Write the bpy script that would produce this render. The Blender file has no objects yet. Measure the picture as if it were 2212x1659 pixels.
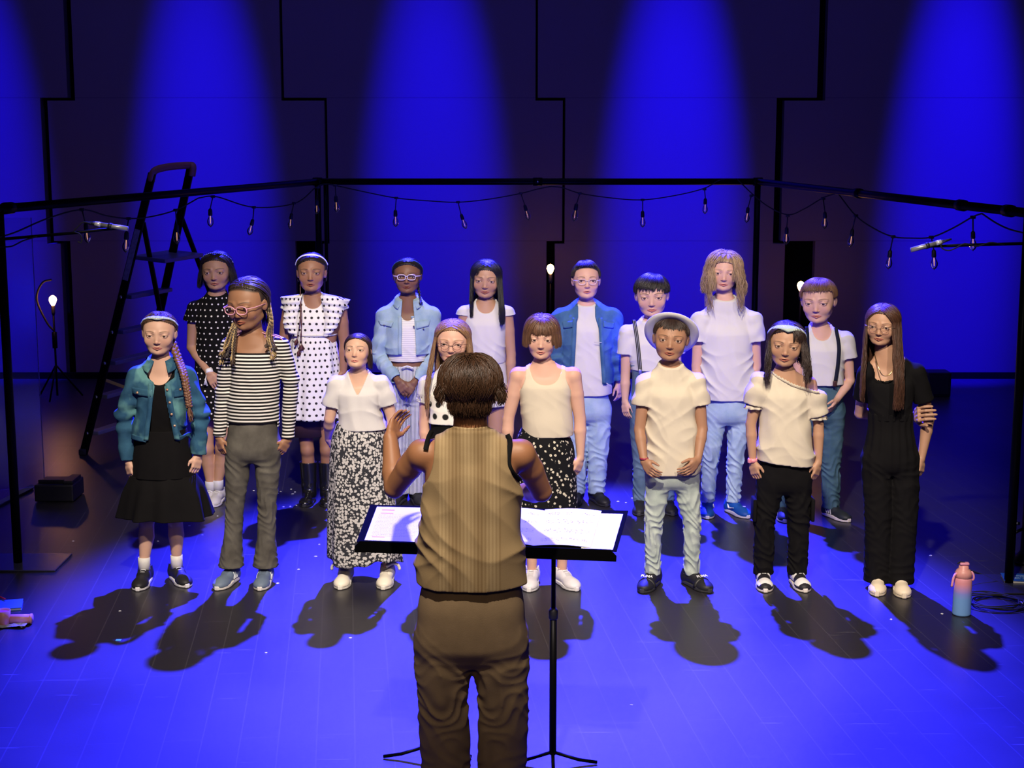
import bpy, bmesh, math, random, time
import numpy as np
from mathutils import Vector, Matrix
from concurrent.futures import ThreadPoolExecutor
T0 = time.time()
PI = math.pi
rnd = random.Random(7)
SC = bpy.context.scene
COL = SC.collection

# ------------------------------------------------------------------ camera
FPX, CX, CY = 3400.0, 1106.0, 829.5
CAM_H, PITCH = 2.42, math.radians(9.55)
cam = bpy.data.cameras.new('camera'); camo = bpy.data.objects.new('camera', cam); COL.objects.link(camo)
cam.sensor_width = 36.0; cam.lens = FPX * 36.0 / 2212.0; cam.clip_end = 100
camo.location = (0, 0, CAM_H); camo.rotation_euler = (PI/2 - PITCH, 0, 0)
SC.camera = camo
# ------------------------------------------------------------------ world, view
w = bpy.data.worlds.new('world'); SC.world = w; w.use_nodes = True
w.node_tree.nodes['Background'].inputs[0].default_value = (0.10, 0.09, 0.30, 1)
w.node_tree.nodes['Background'].inputs[1].default_value = 0.10
SC.view_settings.view_transform = 'Standard'; SC.view_settings.look = 'None'
SC.view_settings.exposure = 0.0; SC.view_settings.gamma = 1.0
SC.view_settings.use_curve_mapping = False
SC.cycles.max_bounces = 6; SC.cycles.diffuse_bounces = 2; SC.cycles.glossy_bounces = 3
SC.cycles.transmission_bounces = 6; SC.cycles.transparent_max_bounces = 8
SC.cycles.caustics_reflective = False; SC.cycles.caustics_refractive = False
SC.cycles.sample_clamp_indirect = 3.0
WALL_Y = 14.7

def spot(name, loc, target, energy, color, size_deg, blend=0.5, radius=0.1):
    l = bpy.data.lights.new(name, 'SPOT'); o = bpy.data.objects.new(name, l); COL.objects.link(o)
    l.energy = energy; l.color = color; l.spot_size = math.radians(size_deg); l.spot_blend = blend
    l.shadow_soft_size = radius
    o.location = loc
    o.rotation_euler = (Vector(target) - Vector(loc)).to_track_quat('-Z', 'Y').to_euler()
    return o
# blue column washes, hung from the grid in front of the back wall (narrow beam)
for i, (x, e) in enumerate([(-4.95, 0.8), (-2.85, 1.0), (-0.72, 1.0), (1.50, 1.25), (4.12, 1.25)]):
    spot('blue_column_light', (x, WALL_Y - 2.4, 12.0), (x, WALL_Y, 1.45), 74000*e, (0.008, 0.0, 1.0), 8.8, 1.0, 0.06)
    spot('added_blue_wall_fill', (x + .2, WALL_Y - 4.2, 6.4), (x + .2, WALL_Y, 1.4), 150, (0.19, 0.165, 1.0), 80, 1.0, 0.3)  # extra wide lamp, added to lift the wall between the columns to navy
# blue back light over the stage, from high behind
spot('blue_back_light', (0.1, 18.4, 14.2), (0.0, 7.5, 0), 200000, (0.028, 0.025, 1.0), 17.0, 0.35, 0.16)
# warm white front light on the choir
spot('warm_key_light', (-0.6, 1.0, 7.4), (0.0, 7.8, 0.9), 4200, (1.0, 0.86, 0.70), 33, 0.5, 0.14)
spot('warm_fill_light', (2.6, 0.6, 6.6), (0.3, 7.9, 0.9), 1500, (1.0, 0.84, 0.72), 28, 0.6, 0.14)
# dim warm light of the hall on the conductor's back
spot('hall_light', (-0.8, -2.5, 5.0), (-0.1, 5.3, 0.9), 300, (1.0, 0.74, 0.42), 26, 0.8, 0.5)

# ------------------------------------------------------------------ pixel helpers (measuring only)
FWD = np.array([0, math.cos(PITCH), -math.sin(PITCH)]); UPV = np.array([0, math.sin(PITCH), math.cos(PITCH)])
def ray(px, py):
    return FWD*FPX + np.array([px-CX, 0, 0]) - UPV*(py-CY)
CAMP = np.array([0, 0, CAM_H])
def ground(px, py, z=0.0):
    r = ray(px, py); return CAMP + r*((z-CAM_H)/r[2])
def atdepth(px, py, y):
    r = ray(px, py); return CAMP + r*(y/r[1])
def onplane(px, py, A, B):
    n = np.array([B[1]-A[1], -(B[0]-A[0]), 0.0]); r = ray(px, py)
    return CAMP + r*(np.dot(np.array([A[0], A[1], 0])-CAMP, n)/np.dot(r, n))

# ------------------------------------------------------------------ materials
MATS = {}
def new_mat(key, name=None):
    m = bpy.data.materials.new(name or key); m.use_nodes = True; MATS[key] = m
    return m, m.node_tree, m.node_tree.nodes['Principled BSDF']
def plain(key, col, rough=0.6, metal=0.0, spec=0.5, bump=0.0, bscale=200, emit=None, sheen=0.0, noise=0.12, nscale=12):
    m, nt, b = new_mat(key)
    b.inputs['Roughness'].default_value = rough; b.inputs['Metallic'].default_value = metal
    b.inputs['Specular IOR Level'].default_value = spec
    tc = nt.nodes.new('ShaderNodeTexCoord')
    n = nt.nodes.new('ShaderNodeTexNoise'); n.inputs['Scale'].default_value = nscale; n.inputs['Detail'].default_value = 4
    nt.links.new(tc.outputs['Object'], n.inputs['Vector'])
    mx = nt.nodes.new('ShaderNodeMix'); mx.data_type = 'RGBA'
    mx.inputs[6].default_value = tuple(c*(1-noise) for c in col)+(1,); mx.inputs[7].default_value = tuple(min(1, c*(1+noise)) for c in col)+(1,)
    nt.links.new(n.outputs['Fac'], mx.inputs[0]); nt.links.new(mx.outputs[2], b.inputs['Base Color'])
    if sheen: b.inputs['Sheen Weight'].default_value = sheen
    if bump:
        n2 = nt.nodes.new('ShaderNodeTexNoise'); n2.inputs['Scale'].default_value = bscale; n2.inputs['Detail'].default_value = 3
        nt.links.new(tc.outputs['Object'], n2.inputs['Vector'])
        bp = nt.nodes.new('ShaderNodeBump'); bp.inputs['Strength'].default_value = bump; bp.inputs['Distance'].default_value = 0.002
        nt.links.new(n2.outputs['Fac'], bp.inputs['Height']); nt.links.new(bp.outputs['Normal'], b.inputs['Normal'])
    if emit:
        b.inputs['Emission Color'].default_value = emit[0]+(1,); b.inputs['Emission Strength'].default_value = emit[1]
    return m
class NB:
    """small node builder"""
    def __init__(s, nt): s.nt = nt
    def n(s, t, **kw):
        x = s.nt.nodes.new(t)
        for k, v in kw.items(): setattr(x, k, v)
        return x
    def l(s, a, b): s.nt.links.new(a, b)
    def math(s, op, a, b=None, c=None):
        x = s.nt.nodes.new('ShaderNodeMath'); x.operation = op
        for i, v in enumerate((a, b, c)):
            if v is None: continue
            if hasattr(v, 'is_output'): s.l(v, x.inputs[i])
            else: x.inputs[i].default_value = v
        return x.outputs[0]
    def mix(s, f, a, b):
        x = s.nt.nodes.new('ShaderNodeMix'); x.data_type = 'RGBA'
        for i, v in ((0, f), (6, a), (7, b)):
            if hasattr(v, 'is_output'): s.l(v, x.inputs[i])
            elif i == 0: x.inputs[0].default_value = v
            else: x.inputs[i].default_value = tuple(v)+(1,)
        return x.outputs[2]
    def attr(s, name):
        x = s.nt.nodes.new('ShaderNodeAttribute'); x.attribute_name = name; return x
    def sep(s, v):
        x = s.nt.nodes.new('ShaderNodeSeparateXYZ'); s.l(v, x.inputs[0]); return x.outputs
    def comb(s, x_, y_, z_=0.0):
        x = s.nt.nodes.new('ShaderNodeCombineXYZ')
        for i, v in enumerate((x_, y_, z_)):
            if hasattr(v, 'is_output'): s.l(v, x.inputs[i])
            else: x.inputs[i].default_value = v
        return x.outputs[0]
    def ramp(s, v, lo, hi):
        x = s.nt.nodes.new('ShaderNodeMapRange'); s.l(v, x.inputs[0]); x.inputs[1].default_value = lo; x.inputs[2].default_value = hi
        return x.outputs[0]
    def noise(s, vec, scale, detail=3):
        x = s.nt.nodes.new('ShaderNodeTexNoise'); x.inputs['Scale'].default_value = scale; x.inputs['Detail'].default_value = detail
        if vec is not None: s.l(vec, x.inputs['Vector'])
        return x.outputs['Fac']
def attr_mat(key, rough=0.5, spec=0.4, sss=0.0, bump=0.0, bscale=300, sheen=0.0, aniso=False):
    """surface whose own colour is stored per vertex in 'tint'"""
    m, nt, b = new_mat(key); N = NB(nt); a = N.attr('tint')
    N.l(a.outputs['Color'], b.inputs['Base Color']); b.inputs['Roughness'].default_value = rough
    b.inputs['Specular IOR Level'].default_value = spec
    if sss:
        b.inputs['Subsurface Weight'].default_value = sss; b.inputs['Subsurface Scale'].default_value = 0.01
        b.inputs['Subsurface Radius'].default_value = (1, .35, .2)
    if bump:
        tc = N.n('ShaderNodeTexCoord'); h = N.noise(tc.outputs['Object'], bscale)
        bp = N.n('ShaderNodeBump'); bp.inputs['Strength'].default_value = bump; bp.inputs['Distance'].default_value = 0.002
        N.l(h, bp.inputs['Height']); N.l(bp.outputs['Normal'], b.inputs['Normal'])
    if sheen: b.inputs['Sheen Weight'].default_value = sheen
    return m
def fabric_pattern(key, fn, rough=0.9, sheen=0.0, bump=0.15, bscale=350):
    """fn(N, puv_outputs, vector) -> colour socket; puv = (arc length, height) metres"""
    m, nt, b = new_mat(key); N = NB(nt); a = N.attr('puv'); s = N.sep(a.outputs['Vector'])
    c = fn(N, s, a.outputs['Vector']); N.l(c, b.inputs['Base Color'])
    b.inputs['Roughness'].default_value = rough; b.inputs['Specular IOR Level'].default_value = 0.12
    b.inputs['Sheen Weight'].default_value = sheen
    tc = N.n('ShaderNodeTexCoord'); h = N.noise(tc.outputs['Object'], bscale)
    bp = N.n('ShaderNodeBump'); bp.inputs['Strength'].default_value = bump; bp.inputs['Distance'].default_value = 0.002
    N.l(h, bp.inputs['Height']); N.l(bp.outputs['Normal'], b.inputs['Normal'])
    return m
def dots(base, dot, sp, r):
    def f(N, s, v):
        row = N.math('FLOOR', N.math('DIVIDE', s[1], sp))
        odd = N.math('MULTIPLY', N.math('FRACT', N.math('MULTIPLY', row, 0.5)), 1.0)
        fx = N.math('SUBTRACT', N.math('FRACT', N.math('ADD', N.math('DIVIDE', s[0], sp), N.math('ADD', odd, N.math('MULTIPLY', N.math('SINE', N.math('MULTIPLY', row, 3.1)), .12)))), 0.5)
        fy = N.math('SUBTRACT', N.math('FRACT', N.math('DIVIDE', s[1], sp)), 0.5)
        d = N.math('SQRT', N.math('ADD', N.math('MULTIPLY', fx, fx), N.math('MULTIPLY', fy, fy)))
        return N.mix(N.ramp(d, r/sp*1.15, r/sp*0.85), base, dot)
    return f
def stripes(a, b, sp, frac, axis=1):
    def f(N, s, v):
        t = N.math('FRACT', N.math('DIVIDE', s[axis], sp))
        t2 = N.math('ABSOLUTE', N.math('SUBTRACT', t, 0.5))
        return N.mix(N.ramp(t2, frac/2+.06, frac/2-.06), a, b)
    return f
def floral(base, fl, sp, r, center=None):
    def f(N, s, v):
        vo = N.n('ShaderNodeTexVoronoi'); vo.inputs['Scale'].default_value = 1.0/sp; vo.inputs['Randomness'].default_value = 0.75
        N.l(v, vo.inputs['Vector'])
        h = N.math('MULTIPLY', N.noise(v, 3.0/sp, 2), 0.35)
        d = N.math('ADD', vo.outputs['Distance'], h)
        c = N.mix(N.ramp(d, r+.20, r+.12), base, fl)
        if center is not None: c = N.mix(N.ramp(vo.outputs['Distance'], .14, .08), c, center)
        return c
    return f
def denim(base, light, patch=None):
    def f(N, s, v):
        n1 = N.noise(v, 9, 4); n2 = N.noise(v, 260, 2)
        c = N.mix(N.ramp(n1, .35, .68), base, light)
        if patch is not None: c = N.mix(N.ramp(N.noise(v, 6.0, 3), .52, .64), c, patch)
        return N.mix(N.math('MULTIPLY', n2, .35), c, tuple(x*.5 for x in base))
    return f
def solid(c, v2=.12):
    def f(N, s, v): return N.mix(N.noise(v, 14, 3), tuple(x*(1-v2) for x in c), tuple(min(1, x*(1+v2*.6)) for x in c))
    return f
def S(r, g, b):
    def l(x):
        x /= 255.0
        return x/12.92 if x <= .04045 else ((x+.055)/1.055)**2.4
    return (l(r), l(g), l(b))

plain('black_metal', (0.003, 0.003, 0.004), .38, .0, .06)
plain('black_plastic', (0.010, 0.010, 0.012), .5)
plain('black_rubber', (0.008, 0.008, 0.009), .8)
plain('steel', (0.45, 0.45, 0.47), .35, 1.0)
plain('gold', (0.8, 0.55, 0.25), .3, 1.0)
plain('copper_button', (0.75, 0.42, 0.25), .4, .6)
attr_mat('skin', .5, .35, sss=0.06, bump=.05, bscale=120)
attr_mat('hair', .42, .45)
attr_mat('eye', .12, .6)
attr_mat('tinted', .55, .35, bump=.05)
attr_mat('cloth_tint', .85, .2, bump=.15, sheen=.1)
def glass_mat(key, col=(1, 1, 1), rough=.02, alpha=.12):
    m, nt, b = new_mat(key); N = NB(nt)
    tr = N.n('ShaderNodeBsdfTransparent'); tr.inputs[0].default_value = col+(1,)
    gl = N.n('ShaderNodeBsdfGlossy'); gl.inputs['Roughness'].default_value = rough
    fr = N.n('ShaderNodeFresnel'); fr.inputs[0].default_value = 1.5
    mx = N.n('ShaderNodeMixShader'); f = N.math('ADD', fr.outputs[0], alpha); N.l(f, mx.inputs[0])
    N.l(tr.outputs[0], mx.inputs[1]); N.l(gl.outputs[0], mx.inputs[2]); N.l(mx.outputs[0], nt.nodes['Material Output'].inputs[0])
glass_mat('bulb_glass', (1, .95, .9), .05, .06)
glass_mat('plexiglass', (.85, .85, .95), .15, .02)
glass_mat('lens_glass', (.97, .97, 1), .03, .03)

# ------------------------------------------------------------------ mesh helpers
def tag(o, label=None, cat=None, group=None, kind=None):
    if label: o['label'] = label
    if cat: o['category'] = cat
    if group: o['group'] = group
    if kind: o['kind'] = kind
    return o
def mesh_obj(name, V, Fc, mat, parent=None, smooth=True, tint=None, puv=None, loc=None):
    """V (n,3); Fc (m,4) array or list of faces"""
    V = np.asarray(V, dtype=np.float32)
    me = bpy.data.meshes.new(name)
    if isinstance(Fc, np.ndarray):
        m, k = Fc.shape
        me.vertices.add(len(V)); me.vertices.foreach_set('co', V.ravel())
        me.loops.add(m*k); me.loops.foreach_set('vertex_index', Fc.astype(np.int32).ravel())
        me.polygons.add(m); me.polygons.foreach_set('loop_start', np.arange(0, m*k, k, dtype=np.int32))
        me.update(calc_edges=True)
    else:
        me.from_pydata([tuple(map(float, v)) for v in V], [], [tuple(f) for f in Fc]); me.update()
    me.polygons.foreach_set('use_smooth', np.full(len(me.polygons), smooth, dtype=bool))
    if tint is not None:
        t = np.ones((len(V), 4), dtype=np.float32); t[:, :3] = tint
        a = me.attributes.new('tint', 'FLOAT_COLOR', 'POINT'); a.data.foreach_set('color', t.ravel())
    if puv is not None:
        p = np.zeros((len(V), 3), dtype=np.float32); p[:, :puv.shape[1]] = puv
        a = me.attributes.new('puv', 'FLOAT_VECTOR', 'POINT'); a.data.foreach_set('vector', p.ravel())
    me.materials.append(MATS[mat] if isinstance(mat, str) else mat)
    o = bpy.data.objects.new(name, me); COL.objects.link(o)
    if parent is not None: o.parent = parent
    if loc is not None: o.location = loc
    return o
def empty(name, loc=(0, 0, 0), rz=0.0):
    o = bpy.data.objects.new(name, None); COL.objects.link(o); o.location = loc; o.rotation_euler = (0, 0, rz)
    o.empty_display_size = .1
    return o
def join(parts):
    V = []; F = []; n = 0; T = []
    for p in parts:
        v, f = p[0], p[1]
        V.append(np.asarray(v, dtype=np.float64)); F += [tuple(int(i)+n for i in q) for q in f]; n += len(v)
        if len(p) > 2: T.append(np.broadcast_to(np.asarray(p[2], dtype=np.float32), (len(v), 3)))
    return np.vstack(V), F, (np.vstack(T) if T else None)
def box(c, s, bev=0.0, R=None):
    """box centre c size s with chamfer"""
    hx, hy, hz = [x/2 for x in s]
    bm = bmesh.new(); bmesh.ops.create_cube(bm, size=1.0)
    for v in bm.verts: v.co = Vector((v.co.x*s[0], v.co.y*s[1], v.co.z*s[2]))
    if bev > 0: bmesh.ops.bevel(bm, geom=bm.edges[:], offset=bev, segments=2, affect='EDGES', profile=.6)
    bm.verts.index_update()
    V = np.array([v.co[:] for v in bm.verts]); F = [tuple(v.index for v in f.verts) for f in bm.faces]; bm.free()
    if R is not None: V = V @ np.asarray(R).T
    return V + np.asarray(c), F
def frame_of(d):
    d = np.asarray(d, float); d = d/np.linalg.norm(d)
    a = np.array([0, 0, 1.0]) if abs(d[2]) < .9 else np.array([1.0, 0, 0])
    u = np.cross(a, d); u /= np.linalg.norm(u); v = np.cross(d, u); return u, v, d
def tube(P, r, n=8, caps=True, flat=None):
    """tube through points P with radius r (scalar or list)"""
    P = np.asarray(P, float); m = len(P); r = np.broadcast_to(np.asarray(r, float), (m,))
    Tn = np.gradient(P, axis=0); Tn /= np.linalg.norm(Tn, axis=1)[:, None]+1e-12
    u, v, _ = frame_of(Tn[0]); V = []
    for i in range(m):
        t = Tn[i]; u = u - t*np.dot(u, t); u /= np.linalg.norm(u)+1e-12; v = np.cross(t, u)
        for k in range(n):
            a = 2*PI*k/n; V.append(P[i] + r[i]*(math.cos(a)*u + math.sin(a)*v))
    F = []
    for i in range(m-1):
        for k in range(n):
            k2 = (k+1) % n; F.append((i*n+k, i*n+k2, (i+1)*n+k2, (i+1)*n+k))
    if caps: F.append(tuple(range(n-1, -1, -1))); F.append(tuple((m-1)*n+k for k in range(n)))
    return np.array(V), F
def lathe(prof, n=24, c=(0, 0, 0), R=None, close=True):
    """prof [(r,z)]"""
    V = []; F = []; m = len(prof)
    for (r, z) in prof:
        for k in range(n):
            a = 2*PI*k/n; V.append((r*math.cos(a), r*math.sin(a), z))
    for i in range(m-1):
        for k in range(n):
            k2 = (k+1) % n; F.append((i*n+k, i*n+k2, (i+1)*n+k2, (i+1)*n+k))
    if close:
        F.append(tuple(range(n-1, -1, -1))); F.append(tuple((m-1)*n+k for k in range(n)))
    V = np.array(V)
    if R is not None: V = V @ np.asarray(R).T
    return V + np.asarray(c), F
def rot_to(d):
    u, v, w_ = frame_of(d); return np.stack([u, v, w_], axis=1)
def spline(P, n):
    """catmull-rom resample"""
    P = np.asarray(P, float); Q = np.vstack([2*P[0]-P[1], P, 2*P[-1]-P[-2]]); out = []
    m = len(P)-1
    for j in range(n):
        t = j/(n-1)*m; i = min(int(t), m-1); f = t-i
        a, b, c, d = Q[i], Q[i+1], Q[i+2], Q[i+3]
        out.append(.5*((2*b)+(-a+c)*f+(2*a-5*b+4*c-d)*f*f+(-a+3*b-3*c+d)*f**3))
    return np.array(out)
def ngon_slab(poly, y0, y1):
    """vertical slab with outline poly [(x,z)] between y0 and y1 (front y0)"""
    n = len(poly); V = [(x, y0, z) for x, z in poly]+[(x, y1, z) for x, z in poly]
    F = [tuple(range(n)), tuple(range(2*n-1, n-1, -1))]+[(i, i+n, (i+1) % n+n, (i+1) % n) for i in range(n)]
    return np.array(V, float), F
# ================================================================== the stage
def make_stage():
    # floor: worn black stage vinyl laid over boards
    m, nt, b = new_mat('stage_floor'); N = NB(nt); tc = N.n('ShaderNodeTexCoord'); v = tc.outputs['Object']
    n1 = N.noise(v, 1.3, 5); n2 = N.noise(v, 60, 3)
    br = N.n('ShaderNodeTexBrick'); br.inputs['Scale'].default_value = 1.0; br.inputs['Mortar Size'].default_value = .003
    br.inputs['Brick Width'].default_value = 1.5; br.inputs['Row Height'].default_value = .15; br.inputs['Mortar Smooth'].default_value = .3
    rot = N.n('ShaderNodeMapping'); rot.inputs['Rotation'].default_value = (0, 0, math.radians(84)); N.l(v, rot.inputs[0]); N.l(rot.outputs[0], br.inputs['Vector'])
    base = N.mix(n1, (.017, .0155, .021), (.027, .025, .031))
    base = N.mix(N.math('MULTIPLY', br.outputs['Fac'], .35), base, (.085, .08, .095))
    # scuffs: thin stretched scratches in several directions
    sc = None
    for k, (ang, s) in enumerate([(20, 7), (75, 5), (-40, 6), (130, 8)]):
        mp = N.n('ShaderNodeMapping'); mp.inputs['Rotation'].default_value = (0, 0, math.radians(ang)); mp.inputs['Scale'].default_value = (s*.35, s*9, 1)
        mp.inputs['Location'].default_value = (k*3.3, k*7.1, 0); N.l(v, mp.inputs[0])
        q = N.noise(mp.outputs[0], 1.0, 2); q = N.ramp(q, .735, .775)
        sc = q if sc is None else N.math('MAXIMUM', sc, q)
    base = N.mix(N.math('MULTIPLY', sc, .35), base, (.20, .19, .22))
    N.l(base, b.inputs['Base Color'])
    rr = N.math('ADD', N.math('MULTIPLY', n1, .10), .31); rr = N.math('ADD', rr, N.math('MULTIPLY', sc, .25))
    N.l(rr, b.inputs['Roughness']); b.inputs['Specular IOR Level'].default_value = .75
    bp = N.n('ShaderNodeBump'); bp.inputs['Strength'].default_value = .12; bp.inputs['Distance'].default_value = .001
    N.l(N.math('ADD', n2, N.math('MULTIPLY', br.outputs['Fac'], -.6)), bp.inputs['Height']); N.l(bp.outputs['Normal'], b.inputs['Normal'])
    V, F = box((0, 7.5, -.06), (16, 19, .12)); tag(mesh_obj('floor', V, F, 'stage_floor', smooth=False), kind='structure', label='worn black stage floor')
    # back wall: fabric covered panels stepping past each other with black gaps
    m, nt, b = new_mat('wall_panel'); N = NB(nt); tc = N.n('ShaderNodeTexCoord'); v = tc.outputs['Object']
    n1 = N.noise(v, 260, 3); n2 = N.noise(v, .8, 3)
    c = N.mix(n1, (.080, .062, .090), (.165, .13, .165)); c = N.mix(N.math('MULTIPLY', n2, .3), c, (.07, .06, .09)); N.l(c, b.inputs['Base Color'])
    b.inputs['Roughness'].default_value = .95; b.inputs['Specular IOR Level'].default_value = .1
    bp = N.n('ShaderNodeBump'); bp.inputs['Strength'].default_value = .3; bp.inputs['Distance'].default_value = .003
    N.l(n1, bp.inputs['Height']); N.l(bp.outputs['Normal'], b.inputs['Normal'])
    plain('joint_dark', (.035, .028, .04), .9, spec=.05); plain('wall_black', (.003, .003, .004), .9, spec=.05)
    V, F = box((0, WALL_Y+.33, 2.4), (16, .1, 4.8)); tag(mesh_obj('wall_back', V, F, 'wall_black', smooth=False), kind='structure')
    def wx(px, py): return atdepth(px, py, WALL_Y)[0]
    z1 = atdepth(1106, 211, WALL_Y)[2]; z2 = atdepth(1106, 520.5, WALL_Y)[2]; zt = 4.6
    # tier gaps measured on the photo: (left, right) edge of each gap in the upper, middle, lower tier
    up = [(-4.55*1, -4.55), (135, 150, 105), (600.5, 608, 105), (1157, 1162, 105), (1770, 1787, 105)]
    G1 = [(wx(141, 105)-.0, wx(157, 105)), (wx(605, 105), wx(611, 105)), (wx(1157, 105), wx(1162, 105)), (wx(1768, 105), wx(1786, 105))]
    G2 = [(wx(94, 360), wx(109, 360)), (wx(703, 360), wx(708.5, 360)), (wx(1215, 360), wx(1220.5, 360)), (wx(1674, 360), wx(1691, 360))]
    G3 = [(wx(137, 660), wx(158, 660)), (wx(641, 660), wx(700, 660)), (wx(1180, 660), wx(1198, 660)), (wx(1692, 660), wx(1757, 660))]
    hb = .026
    xl, xr = -7.9, 7.9; zb = 0.015
    L = None
    for i in range(5):
        # left edge of panel i: gap i-1 right edges; right edge: gap i left edges
        def edge(side):
            if side == 'L':
                if i == 0: return [(xl, zt), (xl, zb)]
                a, b2, c2 = G1[i-1][1], G2[i-1][1], G3[i-1][1]
            else:
                if i == 4: return [(xr, zt), (xr, zb)]
                a, b2, c2 = G1[i][0], G2[i][0], G3[i][0]
            # z of the steps, notch leaves a thin horizontal gap
            def st(z, hi, lo):
                if side == 'L': return z-hb if lo > hi else z   # panel on the right of the gap
                return z-hb if lo < hi else z
            def zz(z, u, d):
                # gap horizontal band lies in [z-hb, z]
                if side == 'R': return z if d < u else z-hb
                return z-hb if d < u else z
            za = zz(z1, a, b2); zc = zz(z2, b2, c2)
            return [(a, zt), (a, za), (b2, za), (b2, zc), (c2, zc), (c2, zb)]
        Lp = edge('L'); Rp = edge('R')
        poly = Lp + Rp[::-1]
        V, F = ngon_slab(poly, WALL_Y, WALL_Y+.12)
        F = [tuple(reversed(f)) for f in F]
        o = mesh_obj('wall_panel_%d' % (i+1), V, F, 'wall_panel', smooth=False); tag(o, kind='structure')
        # hairline joints between the panel tiers
        parts = []
        for z, Gu, Gd in ((z1, G1, G2), (z2, G2, G3)):
            x0 = xl if i == 0 else max(Gu[i-1][1], Gd[i-1][1]); x1 = xr if i == 4 else min(Gu[i][0], Gd[i][0])
            parts.append(box(((x0+x1)/2, WALL_Y+.0013, z), (x1-x0, .003, .0022)))
        V, F, _ = join(parts); mesh_obj('panel_joint', V, F, 'joint_dark', parent=o, smooth=False)
    for sx, nm in ((-1, 'left'), (1, 'right')):
        V, F = box((sx*8.05, 7.5, 2.4), (.1, 19, 4.8)); tag(mesh_obj('wall_'+nm, V, F, 'wall_black', smooth=False), kind='structure')
    # dark skirting at foot of the panels
    V, F = box((0, WALL_Y-.012, .03), (15.8, .02, .06)); tag(mesh_obj('baseboard_back', V, F, 'wall_black', smooth=False), kind='structure')
make_stage()

# ------------------------------------------------------------------ pipe frame around the choir
FL = ground(28, 1218); BL = np.array([-1.52, 12.1, 0]); BR = np.array([1.925, 12.1, 0]); FR = np.array([2.66, 8.02, 0]); FRH = 1.95
BL[0] = atdepth(686, 395, 12.1)[0]; BR[0] = atdepth(1637, 392, 12.1)[0]
FL = np.array([atdepth(-2, 455, FL[1])[0], FL[1], 0])
FR[0] = atdepth(2222, 466, 8.02)[0]
def top(p, dz=0.0): return np.array([p[0], p[1], FRH+dz])
fr = empty('pipe_frame', (0, 12.1, 0)); tag(fr, 'black pipe frame with posts standing around the choir, string lights on it', 'frame')
def world_child(name, V, F, mat, parent, **k):
    o = mesh_obj(name, np.asarray(V)-np.array(parent.location), F, mat, parent, **k); return o
def steel_post(p, r=.024):
    V, F = tube([p+[0, 0, .004], p+[0, 0, FRH+.0]], r, 16); q = world_child('post', V, F, 'black_metal', fr)
    return q
for p in (FL, BL, BR, FR): steel_post(p)
BL2 = BL + np.array([.055, .02, 0]); 
V, F = tube([BL2+[0, 0, .004], BL2+[0, 0, 1.93]], .014, 12); world_child('post', V, F, 'black_metal', fr)
e0 = top(FL)+(top(FL)-top(BL))*.18; e1 = top(FR)+(top(FR)-top(BR))*.15
for a, b_ in ((e0, top(BL)), (top(BL), top(BR)), (top(BR), e1)):
    V, F = tube([a, b_], .0245, 16); world_child('crossbar', V, F, 'black_metal', fr)
for t, a, b_ in ((0, BL, BR), (1, BL, BR), (.02, FL, BL), (.05, FR, BR), (.5, BL, BR), (.47, BR, FR), (.82, BR, FR)):
    c = top(a)*(1-t)+top(b_)*t; d = top(b_)-top(a)
    V, F = tube([c-d/np.linalg.norm(d)*.035, c+d/np.linalg.norm(d)*.035], .032, 12); o = world_child('clamp', V, F, 'black_metal', fr)
    V, F = tube([c+[0, -.03, 0], c+[0, -.055, .0]], .007, 8); mesh_obj('clamp_bolt', V-np.array(fr.location), F, 'steel', o)
plate_m = plain('dark_plate', (.03, .03, .06), .25, .0, .6)
for p, s in ((FL, 1), (FR, -1), (BL, 1), (BR, 1)):
    V, F = box((p[0]+(.02 if s > 0 else -.02), p[1]-.02, .006), (.46, .34, .008), .003)
    if s == 1 and p is FL: V = V+[.0, .03, 0]
    world_child('base_plate', V, F, 'dark_plate', fr, smooth=False)

# ------------------------------------------------------------------ string lights (cables with hanging sockets and bulbs)
def seg_plane(px):
    if px < 686: return FL, BL
    if px < 1637: return BL, BR
    return BR, FR
def fp(px, py, off=-.05):
    A, B = seg_plane(px); q = onplane(px, py, A, B); q[1] += off; return q
cables = [
    ('left', [(0, 512), (40, 500), (110, 470), (182, 452), (235, 465), (282, 471), (330, 467), (385, 452), (432, 427)]),
    ('left', [(432, 427), (470, 424), (552, 447), (640, 438), (684, 404), (705, 397), (727, 400)]),
    ('mid', [(727, 400), (790, 414), (857, 427), (925, 433), (990, 436), (1060, 429), (1125, 417), (1160, 408), (1190, 402)]),
    ('mid', [(1190, 402), (1215, 405), (1253, 417), (1320, 427), (1387, 431), (1460, 421), (1520, 406), (1555, 388), (1590, 386)]),
    ('right', [(1590, 386), (1625, 420), (1660, 447), (1700, 463), (1735, 450), (1774, 427), (1806, 416)]),
    ('right', [(1806, 416), (1845, 465), (1885, 493), (1925, 510), (1965, 513), (2007, 511), (2052, 492), (2094, 468), (2115, 460)]),
    ('right', [(2115, 460), (2145, 480), (2175, 494), (2212, 503), (2235, 506)])]
wire_m = 'black_rubber'
for i, (side, pts) in enumerate(cables):
    P = spline([fp(*q) for q in pts], 40); V, F = tube(P, .0045, 6)
    lab = {0: 'black string light cable sagging across the ladder top at far left', 1: 'black string light cable hanging between ladder and left back post',
           2: 'black string light cable sagging left of centre on the back crossbar', 3: 'black string light cable sagging right of centre on the back crossbar',
           4: 'black string light cable swagged just right of the right back post', 5: 'black string light cable in the deepest swag above the boom microphone at right',
           6: 'short black cable end leaving the frame crossbar at far right'}[i]
    o = mesh_obj('string_light_cable', V, F, wire_m); tag(o, lab, 'cable', 'cables of the string lights')
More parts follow.
